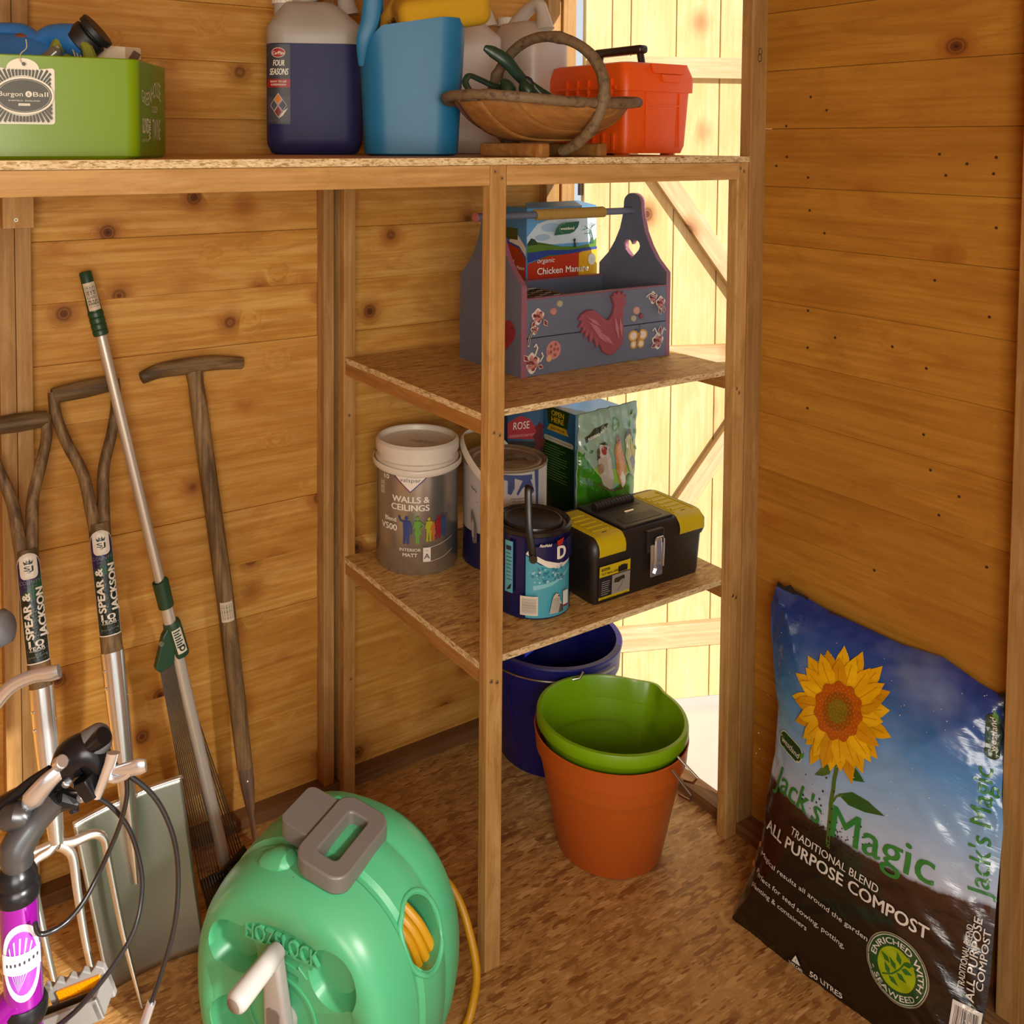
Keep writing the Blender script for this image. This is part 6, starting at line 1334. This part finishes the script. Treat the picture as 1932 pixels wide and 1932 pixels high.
for s in (-1, 1): MB().grid(lambda u_, v_, s=s: blade_pt(s*(.14+.86*u_), 0)+Vector((0, -.012*v_+.001, .003*math.sin(v_*3))), 10, 3).build('tread', STEEL, sd_, solid=.0015, smooth=80)
sl0, sl1 = Vector((-1.2286, 0.2988, 0.7151))-sd_.location, Vector((-1.2274, 0.2549, 0.5398))-sd_.location
def onto(a, b, p): a = Vector(a); b = Vector(b); d = (b-a).normalized(); return a+d*(p-a).dot(d)
sya, sla = Vector(SY)-sd_.location, Vector(SLOW)-sd_.location
sl0, sl1 = onto(sya, sla, sl0), onto(sya, sla, sl1); county_label(sd_, sl0, sl1, .0195, (sl1-sl0).length)
# ---- fork
fk = thing('garden_fork', 'stainless steel digging fork with a wooden handle, leftmost of the wall tools', 'fork', (-1.2974, 0.0705, 0.0339))
fk.location.z = .001
FG0, FG1, FY, FLOW = (-1.4119, 0.3441, 0.9165), (-1.3191, 0.3444, 0.9175), (-1.3638, 0.2866, 0.7311), (-1.3546, 0.2137, 0.4959)
yd_handle(fk, FG0, FG1, FY, FLOW, .0190)
F0, F1 = Vector(FLOW)-fk.location, Vector((-1.3470, 0.1439, 0.2707))-fk.location
MB().tube([F0+(F0-F1)*.02, F0.lerp(F1, .35), F0.lerp(F1, .8), F1], [.0200, .0190, .0150, .0115], 24).build('socket', STEEL, fk, smooth=60)
rivets(fk, [F0.lerp(F1, f)+Vector((-.017, -.008, 0)) for f in (.12, .24)]+[F0.lerp(F1, f)+Vector((.017, -.008, 0)) for f in (.08, .20)])
def fp_(*a): return [Vector(p)-fk.location for p in a]
T = [fp_((-1.3470, 0.1439, 0.2707), (-1.3599, 0.1415, 0.2630), (-1.3814, 0.1394, 0.2562), (-1.3863, 0.1320, 0.2323), (-1.3778, 0.1131, 0.1714), (-1.3658, 0.0897, 0.0957), (-1.3585, 0.0801, 0.0648)),
     fp_((-1.3433, 0.1421, 0.2650), (-1.3323, 0.1396, 0.2569), (-1.3236, 0.1346, 0.2405), (-1.3206, 0.1204, 0.1949), (-1.3145, 0.0993, 0.1267), (-1.3037, 0.0779, 0.0577), (-1.2944, 0.0635, 0.0113)),
     fp_((-1.3382, 0.1426, 0.2663), (-1.3201, 0.1416, 0.2634), (-1.2895, 0.1418, 0.2640), (-1.2733, 0.1383, 0.2526), (-1.2690, 0.1289, 0.2223), (-1.2548, 0.0948, 0.1123), (-1.2343, 0.0601, 0.0005))]
T.append([p+Vector((-.058, .02, .0)) if i > 1 else p+Vector((-.02*i, .008*i, 0)) for i, p in enumerate(T[0])])
for tn in T: MB().tube(smoothpath(tn, 6), interp([.0085, .0085, .0080, .0072, .0062, .0050, .0025], 6), 12, sx=.8).build('tine', STEEL, fk, smooth=60)
fl0, fl1 = Vector((-1.3551, 0.2793, 0.7076))-fk.location, Vector((-1.3542, 0.2268, 0.5380))-fk.location
sya, sla = Vector(FY)-fk.location, Vector(FLOW)-fk.location; fl0, fl1 = onto(sya, sla, fl0), onto(sya, sla, fl1); county_label(fk, fl0, fl1, .0195, (fl1-fl0).length)
# ---- telescopic rake
rk = thing('leaf_rake', 'telescopic leaf rake with aluminium shaft and dark green plastic grip', 'rake', (-1.0259, 0.2363, 0.0135))
rk.location.z = .001
def rp_(*a): return [Vector(p)-rk.location for p in a]
r0, r1, r2, r3, r4, r5_ = rp_((-1.2457, 0.3469, 1.1775), (-1.2205, 0.3357, 1.0600), (-1.1291, 0.2916, 0.5961), (-1.1190, 0.2869, 0.5460), (-1.0944, 0.2779, 0.4519), (-1.0250, 0.2385, 0.0367))
MB().tube([r0, r0.lerp(r1, .02), r0.lerp(r1, .3), r0.lerp(r1, .62)], [.009, .0112, .0115, .0130], 20).build('grip', TGREEN, rk, smooth=50)
gb_ = MB()
for k in range(4): gb_.tube([r0.lerp(r1, .62+.095*k), r0.lerp(r1, .64+.095*k), r0.lerp(r1, .705+.095*k), r0.lerp(r1, .715+.095*k)], [.0128, .0142, .0138, .0126], 20)
gb_.build('grip_rings', TGREEN, rk, smooth=40)['kind'] = 'stuff'
MB().prism(roundrect(.007, .018, .0034, 4), lambda x, z, w: r0+Vector((x+.003, -.0108-w, z-.022)), 0, .0014).build('hang_hole', ink('#0a120c'), rk, smooth=0)
MB().tube([r1.lerp(r2, -.005), r2], .0098, 20).build('inner_tube', ALU, rk, smooth=60)
MB().tube([r2, r2.lerp(r3, .0), r3], [.0150, .0150, .0142], 24).build('sleeve', TGREEN, rk, smooth=50, bevel=.001)
MB().tube([r3, r5_.lerp(r4, .15), r5_], [.0118, .0118, .0105], 20).build('outer_tube', ALU, rk, smooth=60)
MB().tube([r3.lerp(r4, .30), r3.lerp(r4, .36), r3.lerp(r4, .95), r4], [.0150, .0165, .0160, .0150], 24).build('clamp', TGREEN, rk, smooth=50)
pc = rp_((-1.1337, 0.2763, 0.4870), (-1.1463, 0.2720, 0.4423), (-1.1367, 0.2712, 0.4339), (-1.1114, 0.2722, 0.4442), (-1.1068, 0.2762, 0.4866), (-1.1177, 0.2790, 0.5157), (-1.1304, 0.2773, 0.4976))
MB().add([p+Vector((0, -.006, 0)) for p in pc]+[p+Vector((0, .010, 0)) for p in pc], [tuple(range(7)), tuple(reversed(range(7, 14)))]+[(i, (i+1) % 7, 7+(i+1) % 7, 7+i) for i in range(7)]).build('head_bracket', TGREEN, rk, smooth=0, bevel=.002)
pv_ = rp_((-1.1357, 0.2665, 0.4898))[0]; MB().tube([pv_, pv_+Vector((0, -.004, 0))], .0045, 16).build('pivot_screw', STEEL, rk)
lc0, lc1 = r3.lerp(r4, .42), r3.lerp(r4, .90)
pk = Print(sticker_map(lc0, lc1, .0165, rk.location), lift=.0006, cut=.006); LL = (lc1-lc0).length; pk.rect(-.004, 0, .014, LL, ink('#cfc8b4'))
for k in range(7): pk.rect(-.002, .003+.0048*k, .011-.003*(k % 2), .0058+.0048*k, ink('#2c3a2c'))
pk.ring(.003, .0055, DG2, (.006, LL*.80), 16); pk.build('sticker', rk)
hb0, hb1 = r0.lerp(r1, .17), r0.lerp(r1, .60); pb_ = Print(sticker_map(hb0, hb1, .0122, rk.location), lift=.0012, cut=.006); pb_.barcode(-.009, 0, .012, (hb1-hb0).length, ink('#c8b89c'), ink('#2c241c'), seed=3, vert=True, n=26); pb_.build('barcode_label', rk)
# fan of wire tines
AP = Vector((-1.1148, 0.2712, 0.4335))-rk.location
BLp, BRp = Vector((-1.0412, 0.2097, -0.0034))-rk.location, Vector((-0.9785, 0.2564, 0.0146))-rk.location
WIRE = plain('rake_wire', '#6a6258', rough=.35, metal=.8)
NTINE = 18
for k in range(NTINE):
    f = k/(NTINE-1); st_ = Vector((-1.1357, 0.2712, 0.4336))-rk.location; en_ = Vector((-1.1041, 0.2729, 0.4519))-rk.location; a = st_.lerp(en_, f)
    fl_ = Vector((-1.0806, 0.2190, 0.0426))-rk.location; fr_ = Vector((-0.9838, 0.2592, 0.0447))-rk.location; b = fl_.lerp(fr_, f)+Vector((0, 0, .0))
    c = b+(b-a).normalized()*.022+Vector((-.004, -.030, .006)); MB().tube([a, a.lerp(b, .5), b, b+(b-a).normalized()*.016+Vector((0, -.006, 0)), c], .0013, 5, caps=False).build('tine', WIRE, rk)
br_ = [Vector((-1.1231, 0.2344, 0.1095)), Vector((-1.0466, 0.2443, 0.0977)), Vector((-0.9914, 0.2558, 0.0922))]
MB().tube(smoothpath([p-rk.location for p in br_], 4), .0018, 6).build('cross_wire', WIRE, rk)
# ---- hoe with the T handle
he = thing('hoe', 'long wooden hoe with a T handle and steel ferrule beside the wall stud', 'hoe', (-0.9378, 0.2996, -0.0047))
he.location.z = .001
def hp_(*a): return [Vector(p)-he.location for p in a]
tb_ = hp_((-1.1384, 0.3721, 0.9616), (-1.1033, 0.3729, 0.9715), (-1.0562, 0.3731, 0.9740), (-0.9969, 0.3731, 0.9744), (-0.9325, 0.3725, 0.9669))
MB().tube(smoothpath(tb_, 6), interp([.0115, .0145, .0165, .0150, .0120], 6), 20, sx=.85).build('t_grip', ASHX, he, smooth=60, bevel=.002)
h0, h1, h2, h3 = hp_((-1.0325, 0.3771, 0.9640), (-0.9841, 0.3404, 0.5054), (-0.9552, 0.3132, 0.1653), (-0.9376, 0.3000, 0.0004))
MB().tube([h0, h0.lerp(h1, .06), h0.lerp(h1, .15), h1, h1.lerp(h2, .7), h2], [.0175, .0150, .0165, .0172, .0170, .0155], 24).build('shaft', ASH, he, smooth=60)
hd = (h3-h2).normalized(); MB().tube([h2-hd*.003, h2+hd*.03, h2+hd*.085, h2+hd*.093], [.0163, .0150, .0085, .006], 24).tube([h2+hd*.09, h3+hd*.03], .0055, 14).build('ferrule', STEEL, he, smooth=60)
MB().tube([h2+hd*.022+Vector((-.003, -.0150, 0)), h2+hd*.022+Vector((-.003, -.0172, 0))], .003, 12).build('ferrule_screw', STEEL, he)
hb0_, hb1_ = h1.lerp(h2, .0), h1.lerp(h2, .115); ph_ = Print(sticker_map(hb0_, hb1_, .0173, he.location), lift=.0005, cut=.006); ph_.barcode(-.012, 0, .014, (hb1_-hb0_).length, ink('#cfc2a8'), ink('#2c241c'), seed=8, vert=True); ph_.build('barcode_label', he)
bl = [Vector(p)-he.location for p in ((-1.0756, 0.2394, 0.0300), (-1.0405, 0.2108, 0.0550), (-0.9915, 0.2230, 0.0750), (-0.9806, 0.2291, 0.0500), (-1.0379, 0.1852, 0.0120), (-1.0747, 0.1962, 0.0040))]
cB = sum(bl, Vector())/6; MB().add(bl+[cB+Vector((.01, .02, -.010))], [(i, (i+1) % 6, 6) for i in range(6)]).build('dished_blade', DSTEEL, he, solid=.003, smooth=80)
MB().tube([h3+hd*.02, h3+hd*.03+Vector((-.02, -.02, .0)), cB+Vector((.012, .01, .004))], .005, 8).build('blade_neck', DSTEEL, he)

# ================================================================ bicycle, front end and one pedal in view
PURP = plain('magenta_paint', '#8a0f92', rough=.12, spec=.6, bscale=5, Coat_Weight=.8, Coat_Roughness=.05, metal=.25); BKM = plain('black_metal', '#26262a', rough=.28, metal=.55, bscale=10); GRM = plain('grey_metal', '#5c5e62', rough=.3, metal=.7, bscale=10); RUB = plain('grey_rubber_grip', '#6c6e74', rough=.6, bump=.3, bscale=200); CAB = plain('cable_black', '#17181c', rough=.25, spec=.7)
CHR = plain('bright_chrome', '#dfe2ea', rough=.24, metal=.8, spec=.8, bscale=6)
bi = thing('bicycle', 'bicycle with magenta head tube, chrome brake levers and looping black cables, lower left', 'bicycle', (-1.5217, -0.5912, 0.7080))
bl0 = bi.location.copy(); bi.location.z = .0
def bp(*a): return [Vector(p)-bi.location for p in a]
ht0, ht1 = bp((-1.5215, -0.5889, 0.7543), (-1.5187, -0.5956, 0.6626))
MB().tube([ht0, ht1], .0162, 40).build('head_tube', PURP, bi, smooth=60)
hm = sticker_map(ht0, ht1, .0162, bi.location); Lh = (ht1-ht0).length
pd = Print(lambda u_, v_, l: hm(u_, v_, l), lift=.0004, cut=.004); WW = ink('#e8e6ec', .2); LIL = ink('#a070c8', .2); cx0 = .0
pd.poly(circle(.0175, 36, cx0, Lh*.52, .0330), WW); pd.poly(circle(.0135, 36, cx0, Lh*.52, .0272), ink('#9440b0', .2))
for k in range(7):
    a = PI*(.1+.13*k); pd.poly([(cx0-.004, Lh*.52+.024), (cx0+.0125*math.cos(a), Lh*.52-.022*math.sin(a)), (cx0+.0125*math.cos(a+.12), Lh*.52-.022*math.sin(a+.12))], ink('#c8b8e4', .2))
pd.rect(-.0165, Lh*.52-.0085, .0165, Lh*.52+.0085, WW)
for k in range(8): pd.rect(-.0125+.0034*k, Lh*.52-.001-.0004*k, -.0110+.0034*k, Lh*.52+.0018-.0004*k, ink('#38343c', .3))
pd.build('head_badge', bi)
ua = (ht0-ht1).normalized()
MB().tube([ht0-ua*.001, ht0+ua*.004, ht0+ua*.010, ht0+ua*.013, ht0+ua*.018, ht0+ua*.024, ht0+ua*.028], [.0175, .0190, .0188, .0165, .0175, .0150, .0120], 36).build('headset', BKM, bi, smooth=40)
MB().tube([ht1+ua*.002, ht1-ua*.003, ht1-ua*.010, ht1-ua*.016], [.0175, .0195, .0190, .0160], 36).build('lower_headset', BKM, bi, smooth=40)
st0, st1, st2, st3 = bp((-1.5205, -0.5888, 0.7682), (-1.5211, -0.5870, 0.7932), (-1.5051, -0.5898, 0.8181), (-1.4887, -0.5933, 0.8358))
MB().tube([st0, st1], .0118, 28).build('steerer', GRM, bi, smooth=60)
MB().tube(smoothpath([st1-ua*.012, st1+Vector((0, 0, .004)), st2, st3], 5), interp([.013, .0150, .0115, .0130], 5), 24).build('stem', GRM, bi, smooth=60)
hbp = bp((-1.5476, -0.4777, 0.7579), (-1.5258, -0.5246, 0.7988), (-1.5041, -0.5604, 0.8270), (-1.4896, -0.5806, 0.8414), (-1.4712, -0.6024, 0.8710), (-1.4550, -0.6231, 0.8946))
MB().tube(smoothpath(hbp, 5), .0078, 20).build('handlebar', BKM, bi, smooth=60)
MB().tube(smoothpath(bp((-1.4788, -0.5865, 0.8575), (-1.4660, -0.5996, 0.8740), (-1.4550, -0.6117, 0.8866), (-1.4498, -0.6148, 0.8903)), 5), interp([.0150, .0140, .0130, .0085], 5), 28).build('grip', RUB, bi, smooth=60)
MB().tube(bp((-1.5459, -0.4465, 0.9173), (-1.5192, -0.4623, 0.9355), (-1.5094, -0.4681, 0.9408), (-1.5059, -0.4703, 0.9423)), [.016, .0172, .0165, .011], 28).build('grip', RUB, bi, smooth=60)
MB().tube(smoothpath(bp((-1.5504, -0.4439, 0.9121), (-1.5778, -0.4294, 0.8628), (-1.5631, -0.4548, 0.7815), (-1.5388, -0.4828, 0.7656)), 5), .0078, 16).build('handlebar', BKM, bi, smooth=60)
MB().tube(smoothpath(bp((-1.5458, -0.4742, 0.8441), (-1.5272, -0.4845, 0.8696), (-1.5104, -0.4938, 0.8919), (-1.4921, -0.5047, 0.9022), (-1.4775, -0.5138, 0.9053), (-1.4705, -0.5180, 0.9073)), 5), interp([.006, .0070, .0068, .0065, .0075, .0068], 5), 16, sx=.7).build('brake_lever', CHR, bi, smooth=60)
# right hand lever body
MB().tube(smoothpath(bp((-1.4858, -0.5886, 0.8466), (-1.4773, -0.5987, 0.8677), (-1.4652, -0.6060, 0.8743), (-1.4555, -0.6126, 0.8641), (-1.4462, -0.6191, 0.8538)), 5), interp([.010, .0165, .0160, .0125, .0070], 5), 20).build('lever_body', BKM, bi, smooth=60)
MB().tube(bp((-1.4707, -0.6152, 0.8588), (-1.4632, -0.6208, 0.8426)), [.012, .010], 6).build('lever_bracket', BKM, bi, smooth=20, bevel=.001)
MB().tube(bp((-1.4495, -0.6331, 0.8829), (-1.4520, -0.6320, 0.8737), (-1.4628, -0.6269, 0.8432)), [.0062, .0056, .0040], 12, sx=.5).build('adjuster_plate', CHR, bi, smooth=60)
MB().tube(smoothpath(bp((-1.4521, -0.6266, 0.8649), (-1.4399, -0.6342, 0.8650), (-1.4296, -0.6405, 0.8678), (-1.4245, -0.6437, 0.8688)), 4), interp([.003, .0062, .0075, .0055], 4), 14, sx=.55).build('brake_lever', CHR, bi, smooth=60)
MB().tube(smoothpath(bp((-1.4557, -0.6245, 0.8603), (-1.4483, -0.6294, 0.8566), (-1.4392, -0.6349, 0.8604), (-1.4360, -0.6366, 0.8659)), 4), .0035, 10).build('barrel_adjuster', CHR, bi)
MB().tube(smoothpath(bp((-1.4854, -0.6055, 0.8666), (-1.4984, -0.6037, 0.8573), (-1.5097, -0.5975, 0.8421), (-1.5145, -0.5949, 0.8338)), 4), interp([.0065, .0085, .0100, .0040], 4), 14, sx=.5).build('shift_lever', CHR, bi, smooth=60)
MB().tube(smoothpath(bp((-1.4949, -0.5996, 0.8647), (-1.5112, -0.5900, 0.8526), (-1.5293, -0.5796, 0.8354), (-1.5412, -0.5725, 0.8284)), 4), .0045, 12, sx=.6).build('lever_edge', BKM, bi, smooth=60)
MB().tube(bp((-1.4903, -0.6080, 0.8726), (-1.4881, -0.6150, 0.8786)), [.0062, .0058], 14).build('bolt_cap', CHR, bi, bevel=.001)
MB().tube(bp((-1.5335, -0.5778, 0.8201), (-1.5185, -0.5925, 0.8319), (-1.5116, -0.5973, 0.8237)), [.013, .0125, .009], 16).build('shifter_housing', GRM, bi, subsurf=1)
MB().tube(bp((-1.4920, -0.5917, 0.8264), (-1.4819, -0.5976, 0.8335), (-1.4721, -0.6041, 0.8288)), [.008, .010, .006], 10).tube(bp((-1.4779, -0.6000, 0.8358), (-1.4762, -0.6019, 0.8218)), .0045, 10).build('cable_guide', BKM, bi)
for k, (a, b) in enumerate((((-1.4831, -0.6020, 0.8494), (-1.4821, -0.6059, 0.8542)), ((-1.4723, -0.6094, 0.8369), (-1.4698, -0.6143, 0.8413)))): MB().tube(bp(a, b), .0045, 12).build('clamp_bolt', CHR, bi, bevel=.001)
CBL = [(((-1.4865, -0.5932, 0.8620), (-1.4634, -0.6076, 0.8640), (-1.4372, -0.6131, 0.8502), (-1.4107, -0.6194, 0.8217), (-1.3942, -0.6202, 0.7811), (-1.3874, -0.6151, 0.7357), (-1.3908, -0.6153, 0.6916), (-1.4017, -0.6108, 0.6474), (-1.4116, -0.6064, 0.6149)), .0024),
       (((-1.4934, -0.5903, 0.8358), (-1.4719, -0.6037, 0.8382), (-1.4498, -0.6066, 0.8226), (-1.4316, -0.6078, 0.7948), (-1.4206, -0.6049, 0.7577), (-1.4187, -0.6076, 0.7286), (-1.4278, -0.6151, 0.7017), (-1.4472, -0.6161, 0.6765), (-1.4759, -0.6115, 0.6483), (-1.5002, -0.5975, 0.6248)), .0022),
       (((-1.4366, -0.6250, 0.8538), (-1.4354, -0.6212, 0.8303), (-1.4407, -0.6136, 0.7999), (-1.4551, -0.6065, 0.7628), (-1.4699, -0.6101, 0.7431), (-1.4843, -0.6134, 0.7337), (-1.4982, -0.6166, 0.7320), (-1.5092, -0.6155, 0.7333), (-1.5127, -0.6162, 0.7448)), .0022)]
for pts, r in CBL: MB().tube(smoothpath(bp(*pts), 8), r, 10).build('cable', CAB, bi, smooth=60)
MB().tube(bp((-1.4107, -0.6068, 0.6179), (-1.4169, -0.6040, 0.5973), (-1.4215, -0.6022, 0.5786)), [.0040, .0042, .0042], 14).build('brake_noodle', CHR, bi)
# down tube, fork and wheel run out of the picture
MB().tube([ht1-ua*.016, ht1-ua*.05, ht1-ua*.05+Vector((-.02, -.04, -.16)), Vector((ht1.x-.03, ht1.y-.05, .26))], [.014, .016, .012, .010], 20).build('fork', PURP, bi, smooth=60)
MB().tube([ht1+ua*.004, ht1+Vector((-.16, .06, -.16)), ht1+Vector((-.40, .16, -.38))], .0165, 24).build('down_tube', PURP, bi, smooth=60)
wc = Vector((ht1.x-.03, ht1.y-.05, .262)); wu = Vector((.70, -.71, 0)).normalized()
MB().tube([wc+wu*.24*math.cos(a)+Vector((0, 0, .24*math.sin(a))) for a in [2*PI*k/60 for k in range(60)]], .021, 14, closed=True, up=wu.cross(Vector((0, 0, 1)))).build('front_tyre', BLK, bi, smooth=60)
MB().tube([wc+wu*.215*math.cos(a)+Vector((0, 0, .215*math.sin(a))) for a in [2*PI*k/60 for k in range(60)]], .009, 8, closed=True, up=wu.cross(Vector((0, 0, 1)))).build('front_rim', ALU, bi, smooth=60)
for k in range(18): a = 2*PI*k/18; MB().tube([wc, wc+wu*.21*math.cos(a)+Vector((0, 0, .21*math.sin(a)))], .001, 4).build('spoke', STEEL, bi)
# pedal with its amber reflector
pa, pb2 = bp((-1.4651, -0.4364, 0.5124), (-1.4137, -0.4674, 0.5360)); pax = (pb2-pa).normalized(); pup = (Vector((0, 0, 1))-pax*pax.z).normalized(); pn_ = pax.cross(pup)
def pm(x, z, w): return pa+pax*x+pup*z+pn_*w
Lp = (pb2-pa).length
teeth = [(0, -.018), (Lp, -.018)]+[(Lp*(1-k/9), .016+(.005 if k % 2 else 0)) for k in range(10)]
MB().prism(teeth, pm, -.004, .004).prism([(0, -.012), (Lp, -.012), (Lp, .010), (0, .010)], pm, .030, .036).prism([(Lp-.006, -.012), (Lp, -.012), (Lp, .010), (Lp-.006, .010)], pm, -.004, .036).build('pedal_cage', plain('grey_pedal', '#8c8a88', .5, .2), bi, smooth=0, bevel=.0012)
rf = MB().prism([(Lp*.16, -.013), (Lp*.92, -.013), (Lp*.92, .012), (Lp*.16, .012)], pm, -.0072, -.004).prism([(Lp*.16, -.013), (Lp*.92, -.013), (Lp*.92, .012), (Lp*.16, .012)], pm, .004, .0072)
rf.build('reflector', plain('amber_reflector', '#e08a04', rough=.15, spec=.8, bscale=400, bump=1.0), bi, smooth=0, bevel=.0008)
MB().tube([pm(-.01, 0, .016), pm(Lp*.9, 0, .016)], .006, 14).build('pedal_axle', BKM, bi)
MB().tube([pm(-.012, 0, .016), pm(-.014, -.06, .01), pm(-.02, -.15, .0)], [.010, .009, .012], 16, sx=.6).build('crank', CHR, bi, smooth=60)
